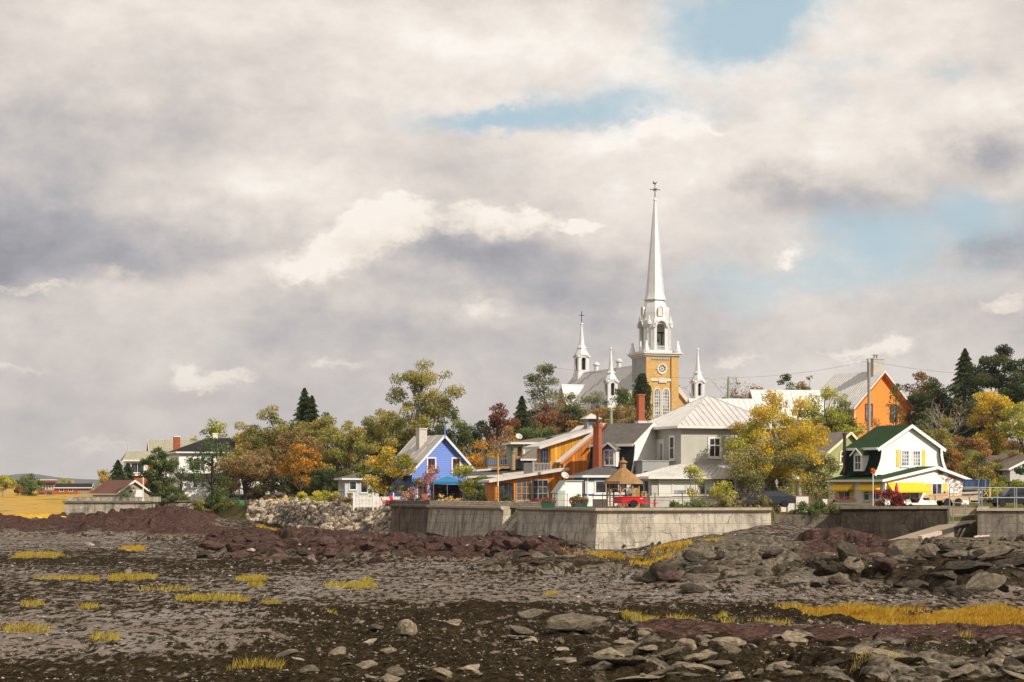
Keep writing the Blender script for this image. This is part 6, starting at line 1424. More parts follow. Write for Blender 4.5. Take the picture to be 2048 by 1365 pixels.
tree(2008, 690, 290, 140, 'dark', 'largest dark green tree at the right edge', 'round', group=GR_, bot=.28, cov=3.8, bark=BARKD)
tree(1960, 800, 300, 110, 'dark', 'shaded dark tree under the largest tree at right', 'round', group=GR_, bot=.0, cov=2.8)
tree(1985, 782, 272, 110, 'gold', 'bright yellow tree in front of the dark trees at right', 'fan', group=GR_, bot=.1, cov=1.8)
tree(2045, 800, 268, 80, 'lime', 'yellow green tree cut by the right edge', 'round', group=GR_, bot=.1, cov=2.0)
tree(1920, 772, 276, 60, 'rust', 'leaning bare branched tree above the rusty bush', 'bare', 'bare_tree', group=GR_, bark=BARKP, cov=.15, lean=-.5)
tree(1966, 832, 236, 150, 'rust', 'large domed rusty bush right of the green roofed house', 'bush', 'bush', 'bush', GR_, cov=2.6)
tree(1895, 838, 246, 80, 'olive', 'olive bush behind the right side of the green gambrel roof', 'bush', 'bush', 'bush', GR_, cov=2.4)
tree(1950, 905, 226, 110, 'olive', 'olive bush at the foot of the domed rusty bush', 'bush', 'bush', 'bush', GR_, cov=2.4)
tree(1998, 924, 212, 96, 'lime', 'fresh green bush behind the dark cars', 'bush', 'bush', 'bush', GS, cov=2.4)
tree(2040, 935, 216, 60, 'green', 'green bush cut by the right edge above the cars', 'bush', 'bush', 'bush', GS, cov=2.4)
for px, top, d, w, pal, lb in ((1010, 838, 300, 90, 'dark', 'dark backing tree behind the red brown tree'), (1060, 822, 306, 90, 'dark', 'dark backing tree left of the rusty maple'), (1110, 822, 310, 90, 'rust', 'rusty backing tree right of the rusty maple'), (1170, 822, 310, 90, 'brown', 'brown backing tree below the left turret'), (1210, 815, 316, 90, 'rust', 'rusty backing tree below the church nave'), (1262, 812, 312, 80, 'brown', 'brown backing tree below the church tower'),
    (965, 840, 300, 80, 'dark', 'dark backing tree behind the bare grey tree'), (1850, 820, 280, 80, 'green', 'green backing tree right of the orange gable'), (1780, 850, 262, 90, 'rust', 'rusty thicket between orange and green roofed houses'), (1840, 850, 256, 80, 'olive', 'olive thicket behind the green gambrel ridge'), (720, 860, 292, 80, 'olive', 'olive backing tree above the pavilion'), (790, 845, 300, 90, 'green', 'green backing tree above the garden tree'), (640, 860, 290, 90, 'olive', 'olive backing tree behind the dark undergrowth'), (460, 905, 282, 60, 'brown', 'brown backing tree against the white house'), (528, 890, 276, 70, 'brown', 'brown backing tree right of the brown maple')):
    tree(px, top, d, w, pal, lb, 'round', group=GR_, bot=.02, cov=2.2)
# garden plants along the walls
tree(778, 894, 222, 96, 'turning', 'yellow, green and orange garden tree left of the blue house', 'round', group=GS, bot=.1, cov=2.3, bark=BARKD)
tree(864, 934, 215, 56, 'pink', 'pinkish bare shrub before the blue house wall', 'fan', 'bush', 'bush', GS, bot=.15, cov=.9)
tree(822, 978, 214, 36, 'pink', 'small pink brown shrub beside the picket fence', 'fan', 'bush', 'bush', GS, bot=.05, cov=1.2)
tree(932, 932, 206, 62, 'lime', 'yellow green garden tree right of the blue canopy', 'fan', group=GS, bot=.2, cov=1.4)
tree(958, 952, 204, 34, 'green', 'green shrub between the canopy and the yellow pole', 'fan', 'bush', 'bush', GS, bot=.05, cov=1.6)
for px, d, w, top, pal, lb in ((845, 208.5, 60, 989, 'green', 'low green garden plants before the blue house door'), (900, 205, 50, 991, 'straw', 'straw coloured ornamental grass on the stone wall'), (935, 202.5, 50, 988, 'green', 'low green plants below the yellow green tree'),
    (970, 199.5, 40, 988, 'green', 'low green plants left of the yellow pole'), (982, 201, 34, 980, 'gold', 'small golden shrub beside the yellow pole'), (1015, 194, 56, 992, 'green', 'low green plants before the glass doors'), (1075, 188.5, 84, 996, 'crimson', 'long crimson flower bed before the picture windows'),
    (1390, 175, 120, 1000, 'green', 'low green hedge on the pale seawall right of the trailer'), (1345, 174, 40, 1002, 'green', 'small green clump beside the concrete box'), (1455, 175, 60, 995, 'willow', 'tangled olive undergrowth above the pale seawall'), (1520, 177, 50, 990, 'willow', 'tangled undergrowth at the right end of the pale seawall')):
    tree(px, top, d, w, pal, lb, 'bush', 'garden_plant', 'plant', GS, cov=2.0, zb=3.35)
for px, d, w, top, pal, lb in ((1600, 183.3, 64, 1004, 'green', 'left green rose bush above the low wall'), (1640, 183.3, 64, 1003, 'green', 'middle green rose bush above the low wall'), (1668, 183.3, 40, 1008, 'green', 'right green rose bush touching the dark wall')):
    tree(px, top, d, w, pal, lb, 'bush', 'rose_bush', 'bush', GS, cov=2.6, zb=2.7)
tree(1663, 1003, 187, 18, 'crimson', 'purple flowering plant behind the rose bushes', 'bush', 'garden_plant', 'plant', GS, zb=2.8)
tree(1775, 978, 183, 90, 'crimson', 'wide crimson leaved bush on the dark seawall', 'bush', 'bush', 'bush', GS, cov=2.2, zb=3.4, leaf=.22)
tree(1812, 986, 184, 50, 'crimson', 'crimson bush right of the widest red one', 'bush', 'bush', 'bush', GS, cov=1.8, zb=3.4, leaf=.22)
tree(1890, 985, 199, 40, 'crimson', 'dark red shrub under the shuttered window', 'bush', 'bush', 'bush', GS, cov=1.5, zb=3.4)
# hedges and shore bushes at left
for px, d, w, top, pal, lb in ((250, 264, 80, 990, 'green', 'left dark hedge above the far seawall'), (310, 268, 90, 986, 'dark', 'dark hedge before the white house above the far seawall'), (370, 277, 80, 990, 'olive', 'olive hedge at the right end of the far seawall'),
    (430, 268, 110, 990, 'green', 'rounded green bush at the end of the far seawall'), (400, 266, 60, 1000, 'olive', 'small olive bush hanging over the far seawall end'), (462, 264, 60, 1004, 'lime', 'low yellow green weeds on the beach edge'),
    (572, 252, 60, 993, 'straw', 'dry straw coloured grass clump above the riprap'), (605, 247, 70, 989, 'lime', 'yellow green bush above the riprap'), (650, 240, 90, 982, 'lime', 'widest yellow green bush above the riprap'), (700, 236, 90, 984, 'brown', 'brown green bush left of the picket fence'), (540, 262, 50, 995, 'brown', 'brown weeds beside the dark tree trunk')):
    tree(px, top, d, w, pal, lb, 'bush', 'bush', 'bush', GS, cov=2.4)
# ------------------------------------------------------------------ things in the gardens and on the walls
IRON = M('iron', (.03, .028, .028)); GALV = M('galvanised', (.45, .45, .46)); RED = M('red_paint', (.60, .012, .018), 'plain', .4, .06, 1, spec=.5); TYRE = M('tyre_rubber', (.018, .018, .019), 'plain', .8, .2)
CEDAR = M('cedar_wood', (.40, .25, .13), 'wood', .75, .15, 2); CEDR = M('cedar_shingle', (.34, .205, .095), 'shingle', .9, .2, 1)
def wheel(par, x, y, z, r, w, axis='y', name='wheel', rim=None):
    """wheel with tyre and rim, axle along y (local)"""
    prof = [(r * .62, -w / 2), (r * .94, -w / 2), (r, -w * .32), (r, w * .32), (r * .94, w / 2), (r * .62, w / 2)]
    a = MB().lathe(prof, 20); a.v = [(p[0] + x, p[2] + y, p[1] + z) for p in a.v] if axis == 'y' else [(p[2] + x, p[0] + y, p[1] + z) for p in a.v]
    o = a.build(name, TYRE, par)
    b = MB().lathe([(r * .12, -w * .42), (r * .62, -w * .30), (r * .62, w * .30), (r * .12, w * .42)], 14); b.v = [(p[0] + x, p[2] + y, p[1] + z) for p in b.v] if axis == 'y' else [(p[2] + x, p[0] + y, p[1] + z) for p in b.v]
    b.build('rim', rim or M('white_rim', (.70, .70, .70), 'plain', .4), o); return o
def gazebo():
    d = 176; g0 = 3.42; h = empty('gazebo', (X(1246, d), d, g0), R(10), 'small octagonal cedar gazebo with shingled two tier roof behind the red trailer', 'gazebo')
    r = 1.42; zz = lambda py: Z(py, d) - g0
    P = [(r * math.cos(R(22.5 + 45 * k)), r * math.sin(R(22.5 + 45 * k))) for k in range(8)]
    ze, zt = zz(963), zz(937)
    MB().lathe([(r * 1.22, ze - .22), (r * 1.22, ze), (r * 1.20, ze + .01), (.30, zt), (.28, zt + .02)], 8, (0, 0), R(22.5)).build('roof', CEDR, h)
    MB().lathe([(r * 1.235, ze - .24), (r * 1.235, ze - .02), (r * 1.18, ze - .02), (r * 1.18, ze - .24)], 8, (0, 0), R(22.5)).build('fascia', CEDAR, h)
    cu = MB().lathe([(.27, zt - .1), (.27, zz(925)), ], 8, (0, 0), R(22.5)).build('cupola', CEDAR, h)
    MB().lathe([(.42, zz(926)), (.42, zz(925)), (.10, zz(920)), (.07, zz(919)), (.11, zz(917.5)), (.06, zz(916)), (.01, zz(915))], 8, (0, 0), R(22.5)).build('cupola_roof', CEDR, cu)
    for p in P: MB().box(p[0] - .06, p[0] + .06, p[1] - .06, p[1] + .06, 0, ze - .2).build('post', CEDAR, h)
    MB().lathe([(r * 1.02, -.1), (r * 1.02, .12)], 8, (0, 0), R(22.5)).build('floor', CEDAR, h)
    rail = MB(); fret = MB(); br = MB()
    for k in range(8):
        a, b = Vector((*P[k], 0)), Vector((*P[(k + 1) % 8], 0)); mid = (a + b) / 2
        n = Vector((mid.x, mid.y, 0)).normalized(); u = (b - a).normalized(); L = (b - a).length
        if n.y > -.2 and not (n.x < -.5): continue
        F = Face(a, u, n)
        for v in (.95, .55, .25): F.box(rail, .05, L - .05, v - .05, v, -.03, .03)
        if n.x < .8 :
            for v in (.4, .7, .85): F.box(rail, .05, L - .05, v - .04, v, -.02, .02)
        F.box(fret, .05, L - .05, ze - .62, ze - .56, -.03, .03); F.box(fret, .05, L - .05, ze - .30, ze - .24, -.03, .03)
        for j in range(7): F.box(fret, .08 + j * (L - .2) / 6, .12 + j * (L - .2) / 6, ze - .56, ze - .30, -.02, .02)
        arch_ring(br, F, L / 2, L - .34, ze - 1.1, ze - .66, .07, -.03, .03, 8, False)
    rail.build('railing', CEDAR, h); fret.build('fretwork', M('dark_cedar', (.09, .05, .025), 'wood'), h); br.build('arch_brackets', M('pale_cedar', (.55, .38, .24), 'wood'), h)
    a, b = Vector((*P[0], 0)), Vector((*P[7], 0)); F = Face(b, (a - b), Vector((1, 0, 0)))
    F.box(MB(), .06, (a - b).length - .06, .95, ze - .6, -.03, .03).build('blind', M('bamboo_blind', (.42, .26, .11), 'board', .8, .1, 1, period=.12), h)
    a, b = Vector((*P[6], 0)), Vector((*P[7], 0)); F = Face(a, (b - a), Vector((.7, -.7, 0))); F.box(MB(), .06, (a - b).length - .06, .95, ze - .66, -.03, .0).build('blind', M('bamboo_blind', (.42, .26, .11)), h)
    MB().lathe([(.1, .12), (.06, .2), (.06, .75), (.55, .78), (.55, .83)], 12, (0, .2)).build('table', M('dark_cedar', (.09, .05, .025)), h)
gazebo()
def red_trailer():
    d = 172; h = empty('utility_trailer', (X(1231, d), d, 3.42), R(3), 'small red utility trailer with open box parked behind the pale seawall', 'trailer')
    L_, W_, z0, z1 = 2.62, 1.4, .38, .98
    b = MB(); b.box(0, L_, 0, .05, z0, z1).box(0, L_, W_ - .05, W_, z0, z1).box(L_ - .05, L_, .05, W_ - .05, z0, z1).box(0, .05, .05, W_ - .05, z0, z1).box(0, L_, .05, W_ - .05, z0, z0 + .05)
    b.box(-.03, L_ + .03, -.04, .0, z1 - .06, z1).box(-.03, L_ + .03, W_, W_ + .04, z1 - .06, z1).build('box', RED, h)
    MB().box(-.06, -.002, .05, W_ - .05, z0 + .02, z1).box(-.03, .55, -.012, -.002, z0 + .05, z1 - .08).build('tailgate', M('dark_red_paint', (.24, .008, .02), 'plain', .5), h)
    f = MB()
    for k in range(11):
        a0, a1 = math.pi * k / 11, math.pi * (k + 1) / 11; c = 1.55
        q = [(c + r * math.cos(a), .36 + r * math.sin(a)) for r, a in ((.36, a0), (.43, a0), (.43, a1), (.36, a1))]; f.prism(q, 'y', -.22, .0)
    f.build('mudguard', RED, h); wheel(h, 1.55, -.1, .30, .30, .17); wheel(h, 1.55, W_ + .1, .30, .30, .17)
    t = MB(); t.bar((L_, .2, .42), (L_ + 1.15, W_ / 2, .42), .09).bar((L_, W_ - .2, .42), (L_ + 1.15, W_ / 2, .42), .09).tube([(L_ + .8, W_ / 2, .1), (L_ + .8, W_ / 2, .72)], .04, 8).tube([(L_ + .75, W_ / 2, .7), (L_ + 1.0, W_ / 2, .74)], .02, 6).build('drawbar', RED, h)
    MB().box(L_ - .5, L_ - .25, -.012, -.003, z1 - .2, z1 - .13).build('decal', WHITE, h); MB().box(L_ - .3, L_ - .18, -.02, -.003, z0 + .02, z0 + .09).build('side_lamp', M('amber_lens', (.8, .25, .02), 'plain', .3), h)
red_trailer()
def crates():
    d = 173.5; c = empty('wooden_crate', (X(1284, d), d, 4.28), R(8), 'open pale wooden crate standing on the right end of the red trailer', 'crate'); m = M('pale_pine', (.62, .42, .19), 'wood', .7)
    for u, v in ((0, 0), (.34, 0), (.34, .34), (0, .34)): MB().box(u, u + .05, v, v + .05, .05, .50).build('leg', m, c)
    MB().box(-.02, .41, -.02, .41, .50, .55).build('top', m, c); MB().box(0, .39, 0, .39, 0, .05).build('base', m, c)
    MB().box(.05, .34, .005, .03, .05, .17).build('slat', m, c)
crates()
def lattice():
    d = 171.5; h = empty('lattice_panel', (X(1186, d), d, 3.42), R(-4), 'dark diamond lattice panel between the flower tub and the gazebo', 'lattice'); m = M('lattice_wood', (.13, .11, .09), 'wood'); L_, H = 1.15, .72
    fr = MB(); fr.box(0, L_, 0, .04, 0, .05).box(0, L_, 0, .04, H, H + .05).box(-.04, 0, 0, .04, 0, H).box(L_, L_ + .04, 0, .04, 0, H).build('frame', m, h)
    la = MB()
    for k in range(-6, 13):
        for sg, y in ((1, .012), (-1, .030)):
            x0 = k * .12 if sg > 0 else k * .12; p, q = [x0, 0], [x0 + H, H]
            if sg < 0: p, q = [x0 + H, 0], [x0, H]
            pts = []
            for (a, b) in ((p, q),):
                t0, t1 = 0.0, 1.0; dx = b[0] - a[0]
                ta, tb = sorted(((0 - a[0]) / dx, (L_ - a[0]) / dx)); t0, t1 = max(t0, ta), min(t1, tb)
                if t1 - t0 > .02: la.bar((a[0] + dx * t0, y, H * t0 + .03), (a[0] + dx * t1, y, H * t1 + .03), .035, .014)
    la.build('laths', m, h); MB().box(0, L_, .06, .08, 0, H).build('backing', WHITE, h)
lattice()
def shed_dish():
    d = 184; h = empty('garden_shed', (X(1116, d), d, 3.42), R(14), 'small white garden shed with a sloping front left of the blue banded porch', 'shed'); zz = lambda py: Z(py, d) - 3.42
    m = M('white_siding', (.79, .78, .75))
    MB().prism([(0, 0), (2.3, 0), (2.3, zz(963)), (.75, zz(963)), (0, zz(985))], 'y', 0, 2).build('wall', m, h)
    MB().slab([(-.12, 2.1, zz(986)), (-.12, -.12, zz(986)), (.72, -.12, zz(961.5)), (.72, 2.1, zz(961.5))], .07).slab([(.72, -.12, zz(961)), (2.4, -.12, zz(961)), (2.4, 2.1, zz(961)), (.72, 2.1, zz(961))], .07).build('roof', M('mint_grey', (.42, .47, .43)), h)
    MB().box(.05, .7, -.03, -.002, .05, 1.5).build('door', M('mint_grey', (.42, .47, .43)), h)
    def dish(px, py, d, r, label, az, stalk):
        c = at(px, py, d); s = empty('satellite_dish', c, az, label, 'satellite dish'); mb = MB(); N = 18
        for k in range(N):
            pass
        prof = [(0.02, -.16), (r * .5, -.11), (r * .85, -.04), (r, 0), (r, .03), (r * .85, 0.0), (r * .5, -.07), (.02, -.12)]
        a = MB().lathe(prof, N); tl = R(55); a.v = [(x, -(z * math.sin(tl)) * 1 - y * math.cos(tl), y * math.sin(tl) + z * math.cos(tl)) if False else (x, y * math.cos(tl) - z * math.sin(tl), y * math.sin(tl) + z * math.cos(tl)) for x, y, z in a.v]
        a.build('reflector', M('dish_grey', (.52, .49, .45), 'plain', .5), s, True)
        MB().tube([(0, .1, -.05), (0, .12, -stalk)], .04, 6).build('mast', GALV, s); MB().bar((0, .1, -r * .5), (0, -.45, -.1), .03).box(-.05, .05, -.52, -.42, -.14, -.04).build('feed_arm', GALV, s)
    dish(1130, 951, 183, .38, 'grey satellite dish above the small white garden shed', R(30), .9); dish(1038, 873, 210, .36, 'white satellite dish on the edge of the sage green roof', R(20), .6)
shed_dish()
def tub(px, w, label, fl):
    d = 172.5; h = empty('planter', (X(px, d), d, 3.42), 0, label, 'planter'); L_ = w * d / FPX
    prof = [(-L_ / 2 * .8, 0), (L_ / 2 * .8, 0), (L_ / 2, .45), (-L_ / 2, .45)]
    MB().prism(prof, 'y', -.3, .3).build('tub', M('bottle_green', (.015, .09, .06), 'plain', .5), h)
    rng = np.random.default_rng(int(px)); n = 500; C_ = np.stack([rng.uniform(-.5, .5, n) * L_, rng.uniform(-.3, .3, n), .4 + .5 * rng.random(n) ** 1.5], 1)
    leaves('foliage', C_, np.full(n, .11), rng.random(n), rng, LM['green'], h)
    n = fl; C_ = np.stack([rng.uniform(-.55, .55, n) * L_, rng.uniform(-.36, .2, n), .35 + .45 * rng.random(n)], 1)
    leaves('flowers', C_, np.full(n, .12), rng.random(n), rng, leafmat('red_flowers', [(.35, .02, .02), (.55, .05, .06), (.6, .16, .14)]), h, aspect=.8)
tub(1096, 30, 'left green tub of red flowers behind the seawall', 130); tub(1158, 36, 'right green tub of red flowers before the porch', 200)
tree(1157, 988, 173.3, 34, 'green', 'rounded grassy plant in the right flower tub', 'bush', 'potted_plant', 'plant', None, zb=3.8)
def picket():
    p0, p1 = (X(707, 214), 214.0), (X(812, 214), 216.5); z0 = 3.0
    h = empty('picket_fence', (p0[0], p0[1], z0), math.atan2(p1[1] - p0[1], p1[0] - p0[0]), 'white picket fence above the riprap', 'fence'); L_ = math.hypot(p1[0] - p0[0], p1[1] - p0[1])
    H0, H1 = 1.15, 1.35; n = int(L_ / .16)
    for x in (0, L_ * .36, L_ * .74, L_): MB().box(x - .06, x + .06, -.06, .06, -.3, H0 + .35).lathe([(.09, H0 + .35), (.02, H0 + .5)], 4, (x, 0), R(45)).build('post', WHITE, h)
    r = MB(); r.box(0, L_, .02, .05, .2, .3).box(0, L_, .02, .05, .95, 1.05).build('rail', WHITE, h)
    pk = MB()
    for k in range(n): x = .08 + k * .16; pk.prism([(x, .05), (x + .11, .05), (x + .11, H0), (x + .055, H0 + .08), (x, H0)], 'y', -.01, .02)
    pk.build('pickets', WHITE, h)
picket()
def chair(px, py, d, rz, m, label, name='garden_chair'):
    c = at(px, py, d); h = empty(name, c, rz, label, 'chair', 'low slatted garden chairs'); 
    MB().slab([(-.3, -.35, .40), (.3, -.35, .40), (.3, .25, .26), (-.3, .25, .26)], .04).build('seat', m, h)
    b = MB()
    for k in range(5): x = -.29 + k * .12; b.slab([(x, .2, .28), (x + .105, .2, .28), (x + .105 + (k - 2) * .02, .48, 1.02 - abs(k - 2) * .05), (x + (k - 2) * .02, .48, 1.02 - abs(k - 2) * .05)], .03)
    b.build('backrest', m, h)
    for s in (-1, 1):
        MB().box(s * .36 - .06, s * .36 + .06, -.42, .32, .56, .60).build('armrest', m, h); MB().box(s * .34 - .03, s * .34 + .03, -.36, -.28, 0, .56).build('leg', m, h); MB().bar((s * .34, .3, 0), (s * .34, .1, .56), .05).build('leg', m, h)
chair(771, 1013, 208.5, R(100), RED, 'red slatted garden chair nearest the picket fence'); chair(789, 1011, 209.5, R(60), RED, 'red slatted garden chair at the end of the stone wall'); chair(852, 1007, 206.5, R(20), M('faded_red', (.30, .06, .05)), 'faded red slatted chair before the blue house'); 
chair(481, 1011, 256, R(120), M('bright_green', (.03, .38, .10)), 'bright green slatted chair on the beach edge at left')
def stone_wall(px0, d0, px1, d1, z0, z1, label, col, nm):
    w = tag(empty('stone_wall', (0, 0, 0), 0, label, 'stone wall'), kind='thing')
    a, b = (X(px0, d0), d0), (X(px1, d1), d1); rng = np.random.default_rng(int(px0)); L_ = math.hypot(b[0] - a[0], b[1] - a[1]); mb = MB()
    u = Vector((b[0] - a[0], b[1] - a[1], 0)).normalized(); n = Vector((u.y, -u.x, 0)); z = z0
    while z < z1 - .03:
        hh = min(.16 + .1 * rng.random(), z1 - z); t = 0.0
        while t < L_:
            l = .3 + .6 * rng.random(); l = min(l, L_ - t); o = rng.uniform(0, .06); p = Vector((*a, 0)) + u * t
            c = [p + n * o, p + u * (l - .02) + n * o, p + u * (l - .02) - n * .4, p - n * .4]
            mb.add([(q.x, q.y, z + .01) for q in c] + [(q.x, q.y, z + hh - .005 + rng.uniform(-.02, .02)) for q in c], [(0, 3, 2, 1), (4, 5, 6, 7), (0, 1, 5, 4), (1, 2, 6, 5), (2, 3, 7, 6), (3, 0, 4, 7)]); t += l
        z += hh
    mb.build('stones', M(nm, col, 'stone', .9, .3, 2.5), w)
stone_wall(770, 209.5, 860, 200.5, 3.2, 3.85, 'grey dry stone wall on the dark left end of the seawall', (.19, .165, .145), 'grey_wall_stone')
stone_wall(861, 200, 1085, 180, 3.3, 3.86, 'pale dry stone wall running along the seawall below the wooden house', (.66, .57, .44), 'pale_wall_stone')
def canopy():
    d = 213; zt, ze = Z(955, d), Z(964, d); g0 = 3.42; h = empty('garden_canopy', (X(866, d), d, g0), R(6), 'blue fabric canopy on thin posts beside the blue house', 'canopy'); zt -= g0; ze -= g0
    m = M('blue_canvas', (.02, .17, .33), 'plain', .7, .12, 1); L_, D_ = 3.4, 3.0; a = (L_ / 2, D_ / 2, zt + .15)
    A, B, Cc, E = (0, 0, ze), (L_, 0, ze), (L_, D_, ze), (0, D_, ze)
    MB().add([A, B, Cc, E, a, (0, 0, ze - .25), (L_, 0, ze - .25), (L_, D_, ze - .25), (0, D_, ze - .25)], [(0, 1, 4), (1, 2, 4), (2, 3, 4), (3, 0, 4), (0, 5, 6, 1), (1, 6, 7, 2), (2, 7, 8, 3), (3, 8, 5, 0)]).build('fabric', m, h)
    for x, y in ((.05, .05), (L_ - .05, .05), (L_ - .05, D_ - .05), (.05, D_ - .05), (L_ * .45, .05)): MB().tube([(x, y, 0), (x, y, ze)], .04, 6).build('post', GALV, h)
    MB().box(.05, L_ - .05, D_ - .06, D_ - .03, .1, ze - .3).box(.02, .05, 1.0, D_ - .1, .1, ze - .3).build('dark_backing', M('dark_sheet', (.02, .02, .022), 'plain', .9), h)  # dark sheets across the back and one side keep the inside dark
    rl = MB(); rl.box(.1, L_ - .1, .0, .03, .85, .9).box(.1, L_ - .1, 0, .03, .1, .14)
    for k in range(20): rl.box(.12 + k * .165, .145 + k * .165, .005, .025, .14, .85)
    rl.build('railing', IRON, h); MB().lathe([(.12, .1), (.08, .15), (.08, .7), (.6, .72), (.6, .76)], 12, (1.4, 1.4)).build('table', M('maroon_cloth', (.09, .02, .018)), h)
canopy()
def poles():
    # yellow flagpole, white post, rusty post
    h = empty('flagpole', at(996, 1013, 190.5), 0, 'yellow flagpole with a pale middle section rising from the seawall', 'pole'); H = (1013 - 912) * 190.5 / FPX
    MB().tube([(0, 0, 0), (0, 0, H * .40)], .07, 8).tube([(0, 0, H * .62), (0, 0, H)], .065, 8).build('pole', M('yellow_pole', (.70, .34, .04)), h); MB().tube([(0, 0, H * .40), (0, 0, H * .62)], .068, 8).build('pale_section', M('cream_paint', (.74, .70, .50)), h)
    MB().lathe([(.02, H), (.1, H + .06), (.02, H + .14)], 8).build('finial', M('yellow_pole', (.70, .34, .04)), h)
    h = empty('post', (X(801, 205), 203.6, -.2), 0, 'thin rusty post standing in front of the dark end of the seawall', 'post'); MB().tube([(0, 0, 0), (0, 0, 3.9)], .05, 6).build('shaft', M('rust_pipe', (.11, .035, .02)), h); MB().box(-.07, .07, -.07, .07, 3.9, 4.0).build('cap', M('rust_pipe', (.11, .035, .02)), h)
    h = empty('post', (X(284, 257.4), 258.2, 3.4), 0, 'slim white post on the corner of the far left seawall', 'post'); MB().tube([(0, 0, 0), (0, 0, 3.1)], .07, 6).build('shaft', WHITE, h); MB().bar((-.25, 0, 2.9), (.25, 0, 2.9), .06).build('crossbar', WHITE, h); MB().box(-.14, .14, -.14, .14, 0, .25).build('foot', WHITE, h)
    # utility poles
    POLE = M('weathered_pole', (.36, .32, .28), 'wood', .9, .15, 2); GP = M('greenish_pole', (.30, .36, .27), 'wood', .9, .15, 2)
    def upole(px, top, d, m, r, label, arm=None):
        x = X(px, d); g0 = LZ(x, d) - .3; h = empty('utility_pole', (x, d, g0), 0, label, 'utility pole', 'utility poles'); H = Z(top, d) - g0
        MB().tube([(0, 0, 0), (0, 0, H)], [r, r * .72], 10).build('pole', m, h); return h, H
    h, H = upole(1738, 722, 258, POLE, .26, 'tall grey utility pole in front of the orange house'); MB().lathe([(.16, H - .3), (.2, H - .2), (.2, H + .1), (.12, H + .2)], 8).build('insulator', M('pale_metal', (.55, .53, .5)), h); MB().box(-.42, .42, -.3, .3, H - 10.2, H - 10.0).build('band', IRON, h)
    tip1 = (X(1738, 258), 258, Z(722, 258))
    h, H = upole(1457, 754, 330, GP, .27, 'greenish utility pole with a long pale arm beside the right church turret'); MB().bar((-3.2, 0, H - .25), (.4, 0, H - .25), .3).build('crossarm', M('pale_metal', (.55, .53, .5)), h); MB().bar((-2.9, 0, H - .5), (-.1, 0, H - 3.8), .06).build('stay', GALV, h)
    MB().lathe([(.4, H - 4.2), (.4, H - 3.4)], 10, (-.7, 0)).box(.3, 1.6, -.1, .1, H - 3.4, H - 3.2).build('transformer', M('dark_grey_metal', (.09, .09, .10)), h); MB().bar((1.2, 0, H - 3.2), (1.2, 0, H - 1.9), .08).build('bracket', IRON, h)
    h, H = upole(1222, 818, 262, GP, .27, 'short greenish pole behind the cupola of the wooden house'); MB().bar((0, 0, H - .15), (.45, 0, H - .1), .1).build('bracket', WHITE, h)
    def cable(p, q, sag, label, r=.015, n=14):
        pts = [Vector(p).lerp(Vector(q), t) - Vector((0, 0, sag * 4 * t * (1 - t))) for t in np.linspace(0, 1, n)]; o = MB().tube(pts, r, 4, False).build('overhead_cable', M('cable_grey', (.10, .095, .095)))
        tag(o, label, 'cable', 'overhead cables')
    cable((X(1457, 330), 330, Z(755, 330)), tip1, .6, 'overhead cable from the armed pole to the tall grey pole'); cable(tip1, at(2120, 742, 262), 1.0, 'overhead cable running right from the tall grey pole')
    cable(at(1735, 812, 258), at(2120, 815, 255), .3, 'lower cable crossing the orange gable to the right'); cable(at(1100, 735, 330), at(1425, 757, 330), .4, 'overhead cable passing behind the church turrets'); cable(at(1735, 810, 258), at(1560, 868, 240), .5, 'cable falling left over the olive house roof')
poles()
def panel_fence():
    d = 184.6; h = empty('panel_fence', (X(1561, d), d, 2.6), R(5), 'white panel fence with brown frames above the low wall', 'fence'); BRN = M('brown_frame', (.28, .13, .05), 'wood'); zz = lambda py: Z(py, d) - 2.6
    z0, z1 = zz(1024), zz(992)
    for x, dx in ((0, 0), (.62, 0), (1.4, 0), (2.72, 0)): MB().box(x - .06, x + .06, -.06, .06, -.2, z1 + (.15 if x not in (1.4,) else 0)).build('post', BRN, h)
    for a, b in ((.06, .56), (.68, 1.34), (1.46, 2.66)): MB().box(a, b, -.02, .02, z0, z1 - .06).build('panel', WHITE, h)
    MB().box(.06, 2.66, -.035, .035, z1 - .06, z1).box(.06, 2.66, -.035, .035, z0 - .06, z0 - .003).build('rail', BRN, h)
    h = empty('panel_fence', (X(1644, d), d, 2.9), R(5), 'narrow white and brown fence panel beside the dark seawall', 'fence'); 
    for x in (0, .6): MB().box(x - .06, x + .06, -.06, .06, -.2, z1 - .5).build('post', BRN, h)
    MB().box(.06, .54, -.02, .02, .2, z1 - .6).build('panel', WHITE, h)
    # white porch balustrade glimpsed behind, concrete box behind the trailer
    h = empty('concrete_box', (X(1300, 176), 176, 3.4), R(6), 'low pale concrete box at the foot of the grey house', 'box'); MB().box(0, 1.9, 0, 1.2, 0, .95).build('body', M('pale_concrete_block', (.50, .48, .44), 'plain', .85, .2), h); MB().box(-.05, 1.95, -.05, 1.25, .95, 1.05).build('lid', M('pale_metal', (.55, .53, .5)), h)
panel_fence()
def wire_fence(pts, z, H, label, step=2.4):
    P = [Vector((X(px, d), d, z)) for px, d in pts]; h = empty('wire_fence', P[0], 0, label, 'fence', 'wire fences on the seawall'); m = M('wire_rust', (.10, .06, .045)); w = MB(); k = 0
    for a, b in zip(P, P[1:]):
        L_ = (b - a).length; n = max(1, int(L_ / step))
        for i in range(n + 1):
            p = a.lerp(b, i / n) - P[0]; MB().box(p.x - .03, p.x + .03, p.y - .03, p.y + .03, 0, H).build('post', m, h)
        for zz in (.03, H * .5, H - .05): w.bar(a - P[0] + Vector((0, 0, zz)), b - P[0] + Vector((0, 0, zz)), .022)
    w.build('wires', m, h)
